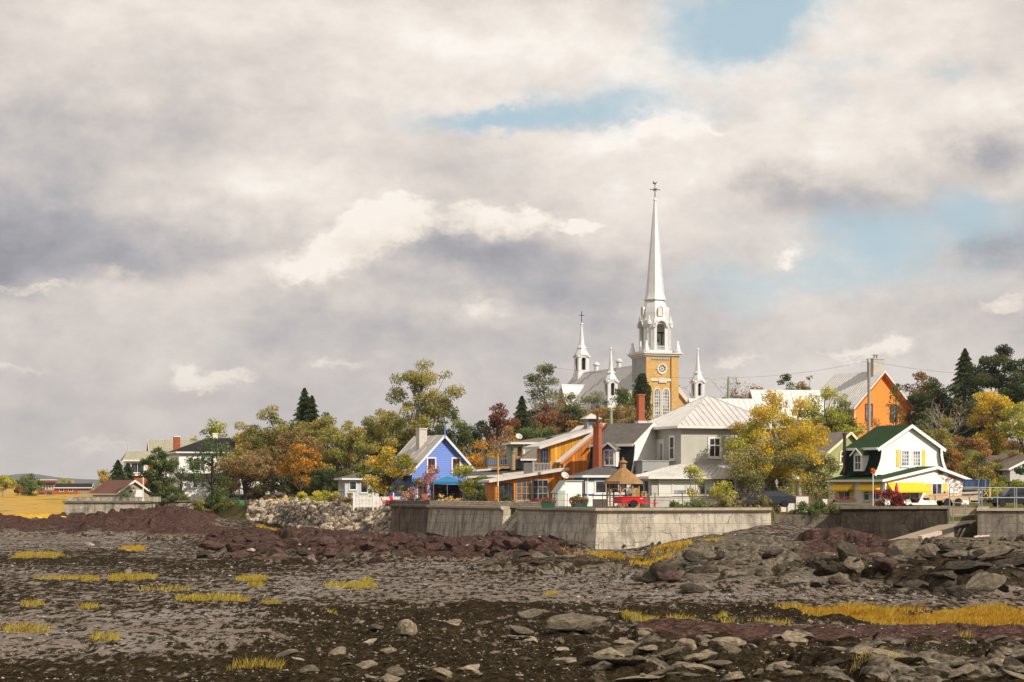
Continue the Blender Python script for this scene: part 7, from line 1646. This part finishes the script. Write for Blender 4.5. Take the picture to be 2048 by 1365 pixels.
wire_fence([(862, 199.6), (1075, 179.5)], 3.86, .75, 'thin rusty wire fence on the pale stone wall'); wire_fence([(1085, 178.4), (1186, 169.6)], 3.45, 1.2, 'thin wire fence behind the left wing of the seawall corner'); wire_fence([(1205, 170), (1310, 171), (1528, 172.6)], 3.45, 1.25, 'thin wire fence behind the bright right wing of the seawall')
def railing():
    h = empty('metal_railing', (0, 0, 0), 0, 'galvanised pipe railing along the top of the right seawall', 'railing'); m = M('blue_galvanised', (.42, .46, .48), 'plain', .35, .15, 2, .7); z = 3.44
    pts = [X(px, 168.6) for px in (1959, 1964, 1995, 2029, 2033, 2068, 2100)]
    for x in pts: MB().tube([(x, 168.6, z), (x, 168.6, z + 1.72)], .045, 8).build('post', m, h)
    r = MB()
    for zz in (z + 1.72, z + .88): r.tube([(pts[0], 168.6, zz), (pts[-1] + 2, 168.6, zz)], .04, 8)
    r.build('rail', m, h)
    h = empty('metal_railing', (0, 0, 0), 0, 'galvanised pipe railing across the ramp gap between two seawalls', 'railing'); a, b = Vector((X(1899, 181.5), 181.5, 0)), Vector((X(1958, 181.5), 181.5, 0))
    r = MB()
    for zz in (z + 1.75, z + .92): r.tube([(a.x, a.y, zz), (b.x, b.y, zz)], .04, 8)
    for zz in (z + .35, z - .72): r.tube([(a.x + .15, a.y - .8, zz), (b.x - .15, a.y - .8, zz)], .035, 8)
    r.build('rail', m, h)
    for x in (a.x, b.x - .05): MB().tube([(x, a.y, z - 1.6 if x == a.x else z - .1), (x, a.y, z + 1.75)], .05, 8).build('post', m, h)
    for x in (a.x + .15, a.x + 1.15, a.x + 1.3, b.x - .2): MB().tube([(x, a.y - .8, z - (2.2 if x < a.x + .2 else .75)), (x, a.y - .8, z + .35)], .045, 8).build('post', m, h)
railing()
def flatbed():
    d = 187; zb = 3.42; h = empty('flatbed_trailer', (X(1857, d), d, zb), R(4), 'long beige flatbed trailer with low sides in front of the white house', 'trailer'); m = M('beige_paint', (.62, .45, .27), 'plain', .6, .12); L_ = 5.3
    MB().box(0, L_, 0, 2.0, .62, .78).build('bed', M('bed_wood', (.20, .15, .10), 'wood'), h)
    MB().add([(0, -.05, .98), (L_ - .2, -.05, 1.22), (L_ - .2, 0, 1.22), (0, 0, .98), (0, -.05, 1.12), (L_ - .2, -.05, 1.42), (L_ - .2, 0, 1.42), (0, 0, 1.12)], [(0, 3, 2, 1), (4, 5, 6, 7), (0, 1, 5, 4), (1, 2, 6, 5), (2, 3, 7, 6), (3, 0, 4, 7)]).build('side_rail', m, h)
    MB().box(.1, L_ - .25, -.02, .0, .55, 1.02).box(.1, L_ - .25, 2.0, 2.03, .55, 1.02).box(L_ - .25, L_ - .2, 0, 2.0, .55, 1.1).build('side_board', m, h)
    for x in (.05, .65, 3.9, 5.0): MB().box(x, x + .07, -.09, -.05, .3, 1.08).build('stake', m, h)
    for x in (1.75, 2.75):
        f = MB()
        for k in range(10):
            a0, a1 = math.pi * k / 10, math.pi * (k + 1) / 10; f.prism([(x + r * math.cos(a), .36 + r * math.sin(a)) for r, a in ((.40, a0), (.47, a0), (.47, a1), (.40, a1))], 'y', -.3, -.022)
        f.build('mudguard', m, h); wheel(h, x, -.15, .34, .34, .2); wheel(h, x, 2.2, .34, .34, .2)
    MB().bar((L_ - .2, .3, .6), (L_ + 1.3, 1, .55), .1).bar((L_ - .2, 1.7, .6), (L_ + 1.3, 1, .55), .1).build('drawbar', IRON, h)
    # glass frames leaning on the bed
    g = empty('window_rack', (X(1925, d), d + .4, zb + .8), R(4), 'stack of blue framed windows leaning on the flatbed trailer', 'windows'); BL = M('deep_blue_paint', (.02, .055, .14), 'plain', .4); 
    for k in range(5):
        o = k * .34; sh = MB(); x0 = o; q = lambda u, v: (x0 + u + v * .22, -.2 + v * .12 + k * .05, v * 1.45 + .25)
        fr = MB()
        for (u0, v0), (u1, v1) in (((0, 0), (1.1, 0)), ((1.1, 0), (1.1, 1)), ((1.1, 1), (0, 1)), ((0, 1), (0, 0)), ((0, .5), (1.1, .5)), ((.55, 0), (.55, 1))): fr.bar(q(u0, v0), q(u1, v1), .09, .05)
        f = fr.build('frame', BL if k % 2 == 0 else M('grey_blue_paint', (.16, .22, .30)), g); MB().slab([q(0, 0), q(1.1, 0), q(1.1, 1), q(0, 1)], .02).build('pane', glass('blue_glass', (.02, .04, .09)), f)
    MB().bar((-.1, -.34, .85), (2.5, -.34, .78), .05).bar((2.1, -.3, .8), (2.45, -.3, .1), .06).bar((2.0, -.3, .2), (2.5, -.3, .75), .06).build('strap', M('yellow_strap', (.65, .45, .03)), g)
    MB().box(2.6, 2.75, -.2, -.05, 0, 1.0).box(-.1, .0, -.2, .9, 0, .25).build('stand', m, g)
flatbed()
def car(px, d, rz, label, paint, kind='van', z=3.42, L_=4.6, name='parked_car'):
    h = empty(name, (X(px, d), d, z), rz, label, 'car', 'cars parked behind the seawall'); W_ = 1.8
    H = 1.75 if kind == 'van' else 1.42
    prof = [(.05, .35), (.0, .62), (.08, .86), (1.05, .98), (1.75, H), (L_ - 1.15 if kind != 'van' else L_ - .45, H), (L_ - .25, 1.0 if kind != 'van' else 1.08), (L_, .9), (L_ + .02, .5), (L_ - .05, .35)]
    def body(p, y, k): return [(x, y + k * (1 if z_ > 1.0 else 0) * .16, z_) for x, z_ in p]
    n = len(prof); A = body(prof, 0, 1); B = body(prof, W_, -1)
    MB().add(A + B, [tuple(range(n)), tuple(range(2 * n - 1, n - 1, -1))] + [(i, i + n, (i + 1) % n + n, (i + 1) % n) for i in range(n)]).build('body', paint, h)
    gl = glass('car_glass', (.05, .055, .06), .06); x1 = (L_ - 1.3 if kind != 'van' else L_ - .6)
    for a, b in ((1.32, 2.35), (2.45, x1 - .05)):
        t = lambda x, zz: (x, (.16 if zz > 1.0 else 0) - .012, zz)
        zl, zh = 1.04, H - .14; sl = .42 if a < 2 else 0; sr = .28 if b > 2.6 else 0
        MB().slab([t(a, zl), t(b + sr, zl), t(b, zh), t(a + sl, zh)], .02).build('side_window', gl, h)
    MB().slab([(1.08, W_ - .2, 1.01), (1.08, .2, 1.01), (1.72, .22, H - .05), (1.72, W_ - .22, H - .05)], .02).build('windscreen', gl, h)
    for x in (.9, L_ - .95):
        for y in (-.02, W_ + .02): wheel(h, x, y, .33, .33, .22, rim=M('alloy', (.30, .30, .31), 'plain', .35, .1, 2, .7))
    for y in (.12, W_ - .42): MB().box(-.03, .06, y, y + .3, .66, .8).build('headlight', M('lamp_glass', (.6, .6, .6), 'plain', .15), h)
    MB().box(L_ - .1, L_ + .03, .1, .35, .75, .95).build('tail_light', M('red_lens', (.4, .01, .01), 'plain', .2), h)
    MB().box(1.5, 1.62, -.18, -.0, .98, 1.12).build('mirror', paint, h)
    return h
BLK = M('black_car_paint', (.012, .013, .018), 'plain', .18, .1, 1, spec=.6); SLV = M('silver_car_paint', (.30, .31, .33), 'plain', .25, .1, 1, .5)
car(1986, 183, R(6), 'black pickup sized car behind the pipe railing at the right edge', BLK, 'van', L_=4.9); car(2046, 187, R(4), 'second dark car cut by the right edge of the picture', BLK, 'van'); car(1492, 178, R(-3), 'dark car half hidden behind the willow bushes', M('dark_car_paint', (.05, .055, .07), 'plain', .25, .1, 1, .3), 'sedan', L_=4.4)
def sign_and_bits():
    h = empty('garden_ornament', at(1746, 1012, 180.6), 0, 'white pole with a red and yellow wind spinner before the green roofed house', 'ornament'); H = (1012 - 942) * 180.6 / FPX
    MB().tube([(0, 0, 0), (0, 0, H)], .045, 8).build('pole', WHITE, h); 
    for k in range(6):
        a = k * 1.047; MB().slab([(0, -.08, H), (.26 * math.cos(a - .4), -.08, H + .26 * math.sin(a - .4)), (.26 * math.cos(a + .35), -.05, H + .26 * math.sin(a + .35))], .02).build('petal', RED if k % 2 else M('yellow_pole', (.70, .34, .04)), h)
    MB().tube([(0, -.14, H), (0, .05, H)], .1, 10).build('hub', RED, h)
    h = empty('folded_parasol', at(1793, 1000, 184), 0, 'folded pink parasol above the crimson bush', 'parasol'); MB().tube([(0, 0, 0), (0, 0, 1.5)], .03, 6).build('pole', WHITE, h); MB().lathe([(.05, .6), (.2, .8), (.17, 1.1), (.06, 1.5), (.01, 1.6)], 10).build('fabric', M('magenta_cloth', (.55, .03, .15)), h)
    h = empty('flower_box', (X(1668, 196), 196, 3.42), R(27), 'narrow flower box under the first yellow awning', 'planter'); 
    MB().box(0, 2.6, -.2, .2, .3, .55).build('box', M('dark_cedar', (.09, .05, .025)), h); rng = np.random.default_rng(3); n = 300
    leaves('flowers', np.stack([rng.uniform(0, 2.6, n), rng.uniform(-.2, .2, n), .5 + .35 * rng.random(n)], 1), np.full(n, .12), rng.random(n), rng, LM['crimson'], h)
    # creeper on the white gable
    c = Vector((X(1768, 200), 200, 3.43)); rt = Matrix.Rotation(R(27), 3, 'Z'); n = 500; u = 6.2 + 4.3 * rng.random(n); top = 3.5 - .30 * np.maximum(0, u - 6.5); v = top - rng.random(n) ** 1.8 * 1.7 * S(6, 9.5, u)
    k = vnoise(u * 1.7, v * 1.7, 4) > .46; u, v = u[k], v[k]; P = np.array([c + rt @ Vector((a, -.10, b)) for a, b in zip(u, v)])
    tag(leaves('wall_creeper', P, np.full(len(P), .15), rng.random(len(P)), rng, LM['crimson'], None), 'thin red creeper climbing the white gable of the green roofed house', 'creeper')
    # driftwood
    BW = M('bleached_wood', (.55, .43, .36), 'wood')
    for a, b, r, lb in ((at(1912, 1081, 153), at(2026, 1085, 150), .13, 'long bleached driftwood log under the right seawall'), (at(1948, 1075, 156), at(1978, 1072, 157), .1, 'short bleached driftwood branch behind the long log')):
        rng = np.random.default_rng(5); o = MB().tube(limb_pts(a, b, rng, -.01, 8, .02), np.linspace(r, r * .7, 8), 8).build('driftwood_log', BW); tag(o, lb, 'driftwood', 'bleached driftwood')
    h = empty('flower_pot', at(1830, 1006, 184), 0, 'dark low flower pot beside the crimson bush', 'planter'); MB().lathe([(.3, 0), (.45, .35), (.48, .38), (.40, .38)], 12).build('pot', IRON, h); MB().lathe([(.38, .36), (.1, .4)], 10).build('soil', M('bed_wood', (.20, .15, .10)), h)
sign_and_bits()
# ------------------------------------------------------------------ boulders, riprap, pebbles, marsh grass
def rock_mesh(name, seed, mat, sub=3, cuts=9, flat=.75):
    rng = np.random.default_rng(seed); bm = bmesh.new(); bmesh.ops.create_icosphere(bm, subdivisions=sub, radius=1)
    V = np.array([v.co[:] for v in bm.verts]); N = unit(rng, cuts)
    for n in N:
        h = .45 + .38 * rng.random(); d = V @ n; V = V - np.outer(np.maximum(0, d - h), n)
    f = 1 + .16 * (fbm(V[:, 0] * 2 + seed, V[:, 1] * 2 + V[:, 2] * 1.7, seed, 3) - .5) + .10 * (vnoise(V[:, 0] * 6, V[:, 1] * 6 + V[:, 2] * 5, seed + 3) - .5)
    V = V * f[:, None] * np.array([1, .85, flat])
    for v, c in zip(bm.verts, V): v.co = c
    me = bpy.data.meshes.new(name); bm.to_mesh(me); bm.free(); me.materials.append(mat); return me
ROCKM = dict(
 grey=M('grey_boulder', (.165, .136, .098), 'stone', .85, .3, 1.1, bd=.1, dirt=(.06, .05, .035)), tan=M('tan_boulder', (.29, .235, .165), 'stone', .85, .3, 1.1, bd=.1, dirt=(.13, .10, .065)),
 red=M('red_boulder', (.105, .062, .053), 'stone', .85, .3, 1.1, bd=.1, dirt=(.05, .03, .025)), dark=M('dark_boulder', (.068, .056, .042), 'stone', .85, .3, 1.1, bd=.1, dirt=(.02, .018, .014)),
 pale=M('pale_riprap', (.46, .38, .28), 'stone', .9, .3, 1.1, bd=.1, dirt=(.20, .155, .11)), shade=M('shaded_riprap', (.17, .145, .12), 'stone', .9, .3, 1.1, bd=.1, dirt=(.07, .06, .05)), white=M('white_boulder', (.60, .54, .46), 'stone', .9, .2, 1.1))  # shade: darker copy of the pale riprap, paints its shaded face
PROTO = {k: [rock_mesh(k + '_rock', 11 * i + len(k), m, 3 if k in ('grey', 'tan', 'red', 'dark') else 2, 8 + i % 4, .72 if k not in ('pale', 'shade') else .85) for i in range(6)] for k, m in ROCKM.items()}
RNG = np.random.default_rng(77)
def stone(mk, p, sx, sy, sz, label, group, name='boulder', cat='rock', rz=None, tilt=.25):
    o = bpy.data.objects.new(name, PROTO[mk][RNG.integers(0, 6)]); COL.objects.link(o); o.location = p; o.scale = (sx, sy, sz)
    o.rotation_euler = (RNG.normal() * tilt, RNG.normal() * tilt, RNG.random() * 6.28 if rz is None else rz); return tag(o, label, cat, group)
def rock_at(px, py, w, mk, label, group=None, asp=.55, deep=1.0, sink=.25, rz=None, tilt=.12, name='boulder'):
    """boulder whose foot is seen at photo row py, about w photo pixels wide"""
    z, d = shore_z(px, min(1430, py)); wm = w / FPX * d
    z2 = EYE - (py - HZ) * d / FPX
    for _ in range(6):                      # walk to where the sight line meets the real ground
        zt = EYE - (py - HZ) * d / FPX; ppy = HZ + FPX * EYE / d; z, _d = shore_z(px, ppy)
        if abs(zt - z) < .03: break
        d = (EYE - z) * FPX / (py - HZ)
    wm = w / FPX * d
    return stone(mk, (X(px, d), d, z + wm * asp * .42 * (1 - sink) - .02), wm * .56, wm * .5 * deep, wm * asp * .62, label, group, name, rz=rz, tilt=tilt)
def boulders():
    BIG = [(810, 1272, 48, 'tan', 'pointed tan boulder alone in the dark seaweed', .95), (1160, 1262, 130, 'grey', 'largest slanting brown grey slab in the foreground', .42), (1062, 1240, 56, 'grey', 'rounded grey boulder left of the largest slab', .6), (1040, 1268, 60, 'grey', 'grey boulder at the foot of the rounded one', .5),
        (905, 1258, 60, 'tan', 'low tan boulder right of the pointed one', .45), (962, 1262, 46, 'grey', 'angular grey boulder midway to the largest slab', .6), (755, 1262, 44, 'grey', 'low grey boulder left of the pointed one', .45), (1375, 1305, 64, 'tan', 'faceted tan boulder below the orange grass tuft', .65), (1452, 1300, 78, 'tan', 'broad tan slab right of the faceted boulder', .45),
        (773, 1194, 24, 'grey', 'lone grey stone on the bright mudflat', .75), (1385, 1186, 50, 'dark', 'dark flat topped boulder below the grey ledge', .6), (1300, 1165, 70, 'grey', 'grey sloping boulder at the left end of the ledge', .5), (1365, 1155, 66, 'dark', 'dark boulder behind the flat topped one', .6), (1432, 1152, 64, 'grey', 'grey faceted boulder in the middle of the ledge', .6),
        (1528, 1150, 44, 'dark', 'dark round boulder between grey ledges', .8), (1578, 1150, 50, 'dark', 'black round boulder below the red ledge', .8), (1820, 1122, 84, 'grey', 'largest rounded boulder below the concrete ramp', .75), (1862, 1122, 60, 'grey', 'rounded boulder touching the largest one by the ramp', .8), (1760, 1128, 44, 'grey', 'rounded grey boulder on the red ledge', .6), (1812, 1152, 80, 'dark', 'long dark boulder under the rounded pair', .5),
        (1705, 1165, 44, 'dark', 'dark boulder at the foot of the red ledge', .6), (1655, 1165, 50, 'dark', 'dark knobbly boulder left on the foot of the red ledge', .6), (1920, 1112, 90, 'dark', 'long dark hump below the driftwood', .4), (1985, 1120, 90, 'grey', 'grey hump right below the driftwood', .45), (1880, 1140, 18, 'pale', 'small pale cream stone among the dark boulders', .7), (2035, 1140, 80, 'dark', 'dark hump at the right edge', .5), (1960, 1150, 90, 'dark', 'broad dark boulder right of the cream stone', .4),
        (1290, 1362, 130, 'tan', 'wide flat tan slab at the bottom edge', .16), (1420, 1350, 110, 'tan', 'cracked flat tan slab near the bottom edge', .18), (1130, 1330, 80, 'tan', 'tilted tan slab left of the flat slabs', .3), (1055, 1330, 56, 'grey', 'grey tilted slab at the bottom centre', .4), (1620, 1245, 20, 'pale', 'small pale rounded stone before the golden grass', .6), (256, 1148, 26, 'tan', 'pale rounded stone among the left weed mounds', .45),
        (498, 1290, 24, 'pale', 'pale flat stone at lower left among weed', .4), (1467, 1092, 13, 'white', 'bright white boulder on the reddish beach', .9), (1588, 1212, 18, 'pale', 'small cream stone on the shingle below the ledge', .5)]
    for px, py, w, mk, lb, asp in BIG: rock_at(px, py, w, mk, lb, None, asp, 1.0, .3, RNG.normal() * .5, .1)
    G = 'loose stones on the tidal flat'
    def scatter(n, x0, x1, y0, y1, w0, w1, kinds, label, asp=(.3, .6), name='beach_stone'):
        for _ in range(n):
            y = RNG.uniform(y0, y1); w = (w0 + (w1 - w0) * RNG.random() ** 2.2); rock_at(RNG.uniform(x0, x1), y, w, kinds[RNG.integers(0, len(kinds))], label, G, RNG.uniform(*asp), 1.1, .35, None, .25, name)
    scatter(76, 560, 1180, 1262, 1364, 10, 54, ['tan', 'grey', 'tan', 'pale'], 'flat tan and grey stone lying in dark seaweed, bottom centre', (.22, .5))
    scatter(96, 1180, 1640, 1262, 1364, 10, 80, ['tan', 'grey', 'tan'], 'tan and grey stone lying in seaweed right of bottom centre', (.2, .5))
    scatter(92, 1600, 2060, 1276, 1364, 14, 90, ['grey', 'tan', 'dark', 'tan'], 'grey stone slab among weed at lower right', (.18, .4))
    scatter(90, 1310, 1800, 1112, 1182, 14, 78, ['grey', 'dark', 'dark', 'red', 'dark', 'grey'], 'dark grey rock heaped on the ledge below the bright seawall', (.4, .8), 'ledge_rock')
    scatter(60, 1780, 2060, 1116, 1192, 20, 90, ['grey', 'dark', 'dark', 'dark'], 'dark rock heaped below the right seawall', (.25, .5), 'ledge_rock')
    scatter(130, 380, 1160, 1080, 1128, 8, 50, ['red', 'red', 'dark', 'red'], 'red brown rock on the long ledge before the seawall', (.4, .8), 'ledge_rock')
    scatter(26, 0, 520, 1062, 1110, 8, 22, ['grey', 'pale', 'red'], 'small stone on the beach before the far left seawall', (.35, .6))
boulders()
def riprap():
    n = 0
    for _ in range(290):
        px = RNG.uniform(505, 786); t = RNG.random(); left = 1 - np.clip((px - 505) / 90, 0, 1)
        f = float(np.interp(px, LP[:, 0], LP[:, 1])); d = f + 9.6 * (1 - t) - .4 + (2.5 * left if t > .5 else 0)
        w = (.34 + .40 * RNG.random() ** 1.6) * (1.25 if t > .5 else 1.0)
        mk = 'shade' if (560 < px < 650 and t > .3) or (RNG.random() < .12) else 'pale'  # darker stones paint the left face's shade, a few more at random
        stone(mk, (X(px, d), d, LZ(X(px, d), d) + .08 + .12 * t), w, w * .9, w * .85, 'riprap stone coloured darker for the shaded left face' if mk == 'shade' else 'pale angular stone in the riprap heap', 'riprap stones', 'riprap_stone', 'rock', None, 1.0)
riprap()
def riprap_fill():
    rng = np.random.default_rng(8); n = 1700; V, F, T = [], [], []
    src = [PROTO['pale'][k] for k in range(6)]; base = [(np.array([v.co[:] for v in m.vertices]), np.array([p.vertices[:] for p in m.polygons])) for m in src]
    k0 = 0
    for i in range(n):
        px = rng.uniform(495, 786); t = rng.random(); d = float(np.interp(px, LP[:, 0], LP[:, 1])) + 10 * (1 - t) - .7; b, f = base[i % 6]; w = .16 + .3 * rng.random()
        M_ = np.array(Matrix.Rotation(rng.random() * 6.28, 3, Vector(rng.normal(size=3))) ); p = np.array([X(px, d), d, LZ(X(px, d), d)])
        V.append(b @ M_.T * w + p); F.append(f + k0); k0 += len(b); T.append(np.full(len(f), rng.random()))
    m = leafmat('riprap_small_stone', [(.10, .082, .065), (.28, .225, .17), (.46, .37, .27), (.56, .46, .34)], 0.0)
    tag(np_mesh('riprap_rubble', np.concatenate(V), np.concatenate(F), m, None, {'tint': ('FACE', np.concatenate(T))}), kind='stuff')
riprap_fill()
def pebbles():
    """loose shingle nobody could count"""
    rng = np.random.default_rng(5); n = 9000
    px = rng.uniform(-60, 2110, n); py = 1080 + 290 * rng.random(n) ** .8
    d = FPX * EYE / (py - HZ); x = X(px, d); z = shore_height(px, py, d, x)[0]
    s = (1.3 + 3.2 * rng.random(n) ** 3) / FPX * d
    ok = (vnoise(x * .22, d * .12, 91) > .36)
    px, d, x, z, s = (a[ok] for a in (px, d, x, z, s)); n = len(x)
    B = np.array([(1, 0, 0), (.3, .95, .1), (-.8, .6, 0), (-.8, -.6, .1), (.3, -.95, 0), (.1, .05, .8), (-.2, -.3, .65)]); Fb = [(0, 1, 5), (1, 2, 5), (2, 3, 6), (2, 6, 5), (3, 4, 6), (4, 0, 6), (0, 5, 6)]
    a = rng.random(n) * 6.28; ca, sa = np.cos(a)[:, None], np.sin(a)[:, None]; st = .7 + .6 * rng.random((n, 3))
    P = B[None] * st[:, None, :]; V = np.stack([P[..., 0] * ca - P[..., 1] * sa, P[..., 0] * sa + P[..., 1] * ca, P[..., 2] * .75 - .1], -1) * s[:, None, None] + np.stack([x, d, z], 1)[:, None, :]
    F = (np.arange(n)[:, None, None] * 7 + np.array(Fb)[None]).reshape(-1, 3)
    m = leafmat('pebble_stone', [(.05, .042, .036), (.16, .13, .11), (.30, .255, .20), (.42, .36, .29)], 0.0)
    o = np_mesh('shingle', V.reshape(-1, 3), F, m, None, {'tint': ('FACE', np.repeat(rng.random(n), 7))}); tag(o, kind='stuff')
pebbles()
def grass(patches, name, cols, hgt, dens, seed, land=False):
    rng = np.random.default_rng(seed); Ps, Hs = [], []
    for (px, py, w, h) in patches:
        d0 = FPX * EYE / (py - HZ); wm = w / FPX * d0; dm = abs(FPX * EYE / (py - h / 2 - HZ) - FPX * EYE / (py + h / 2 - HZ))
        n = int(min(26000, max(120, wm * dm * dens))); u = rng.uniform(-1, 1, n); v = rng.uniform(-1, 1, n)
        py_ = py + v * h * .62; px_ = px + u * w * .62
        d = FPX * EYE / (py_ - HZ); x = X(px_, d); k = (np.hypot(u, v) + 2.2 * (fbm(x * .5, d * .16, seed, 5) - .5) + .45 * rng.random(n)) < .92
        px_, py_, d, x = px_[k], py_[k], d[k], x[k]; z = shore_height(px_, py_, d, x)[0]
        Ps.append(np.stack([x, d, z], 1)); Hs.append(np.full(len(x), hgt) * (.55 + .7 * rng.random(len(x))) * (.7 + .6 * vnoise(x * .9, d * .5, seed + 1)))
    P = np.concatenate(Ps); H = np.concatenate(Hs)[:, None]; n = len(P); lean = rng.normal(size=(n, 2)) * .42 + np.array([.22, 0]); w = (.007 + .006 * rng.random(n))[:, None] * (P[:, 1:2] / 60)
    a = rng.random(n) * 3.14; side = np.stack([np.cos(a) * .8 + .2, np.sin(a) * .5, a * 0], 1) * w
    top = P + np.concatenate([lean * H, H], 1); mid = P + np.concatenate([lean * H * .35, H * .55], 1)
    V = np.stack([P - side, P + side, mid + side * .8, top, mid - side * .8], 1).reshape(-1, 3); F = np.arange(5 * n).reshape(n, 5)
    t = np.clip(.5 + .9 * (fbm(P[:, 0] * .6, P[:, 1] * .25, seed + 5) - .5) + rng.normal(size=n) * .2, 0, 1)
    o = np_mesh(name, V, F, leafmat(name + '_blades', cols, .35), None, {'tint': ('FACE', t)}); tag(o, kind='stuff')
grass([(1640, 1228, 240, 12), (1760, 1234, 260, 20), (1880, 1240, 280, 26), (1990, 1246, 240, 34), (1960, 1262, 220, 14), (1800, 1226, 120, 12)], 'golden_marsh_grass', [(.22, .15, .02), (.44, .22, .015), (.58, .31, .02), (.44, .33, .04), (.28, .21, .06)], .24, 260, 3)
grass([(1265, 1130, 190, 18), (1210, 1130, 90, 8), (1300, 1141, 110, 10), (1420, 1119, 70, 8), (1130, 1120, 50, 5), (655, 1065, 40, 6), (540, 1069, 60, 4), (265, 1099, 50, 5), (560, 1068, 120, 4), (1655, 1104, 24, 4), (1560, 1078, 150, 4)], 'yellow_beach_grass', [(.30, .19, .015), (.50, .31, .02), (.60, .38, .03), (.52, .40, .05)], .26, 150, 7)
grass([(70, 1112, 116, 7), (125, 1159, 95, 5), (180, 1162, 30, 5), (265, 1159, 80, 6), (490, 1160, 70, 6), (515, 1172, 36, 6), (340, 1180, 120, 6), (425, 1200, 120, 8), (60, 1260, 125, 10), (70, 1212, 50, 6), (175, 1216, 36, 5), (545, 1209, 50, 6), (690, 1173, 115, 7), (655, 1228, 60, 6), (500, 1344, 140, 12), (210, 1278, 50, 6), (1100, 1192, 36, 4), (735, 1163, 30, 4),
       (1280, 1244, 60, 10), (1370, 1246, 60, 7), (1440, 1234, 30, 5), (1455, 1255, 40, 5), (1250, 1228, 50, 4), (1780, 1362, 130, 10), (1540, 1253, 90, 5), (1930, 1300, 40, 4)], 'marsh_grass_tufts', [(.18, .15, .02), (.40, .28, .04), (.54, .39, .06), (.38, .34, .05), (.26, .20, .07)], .24, 200, 11)
# ------------------------------------------------------------------ the air between here and the far hills
def haze():
    m = bpy.data.materials.new('sea_haze'); m.use_nodes = True; g = NT(m.node_tree)
    v = g.n('ShaderNodeVolumePrincipled', {'Color': (.86, .90, .97, 1), 'Density': .00006, 'Anisotropy': .2}); g.n('ShaderNodeOutputMaterial', {'Volume': v.outputs[0]})
    tag(MB().box(-9000, 9000, -3500, 9500, -3.5, 130).build('haze', m), kind='stuff')
haze()
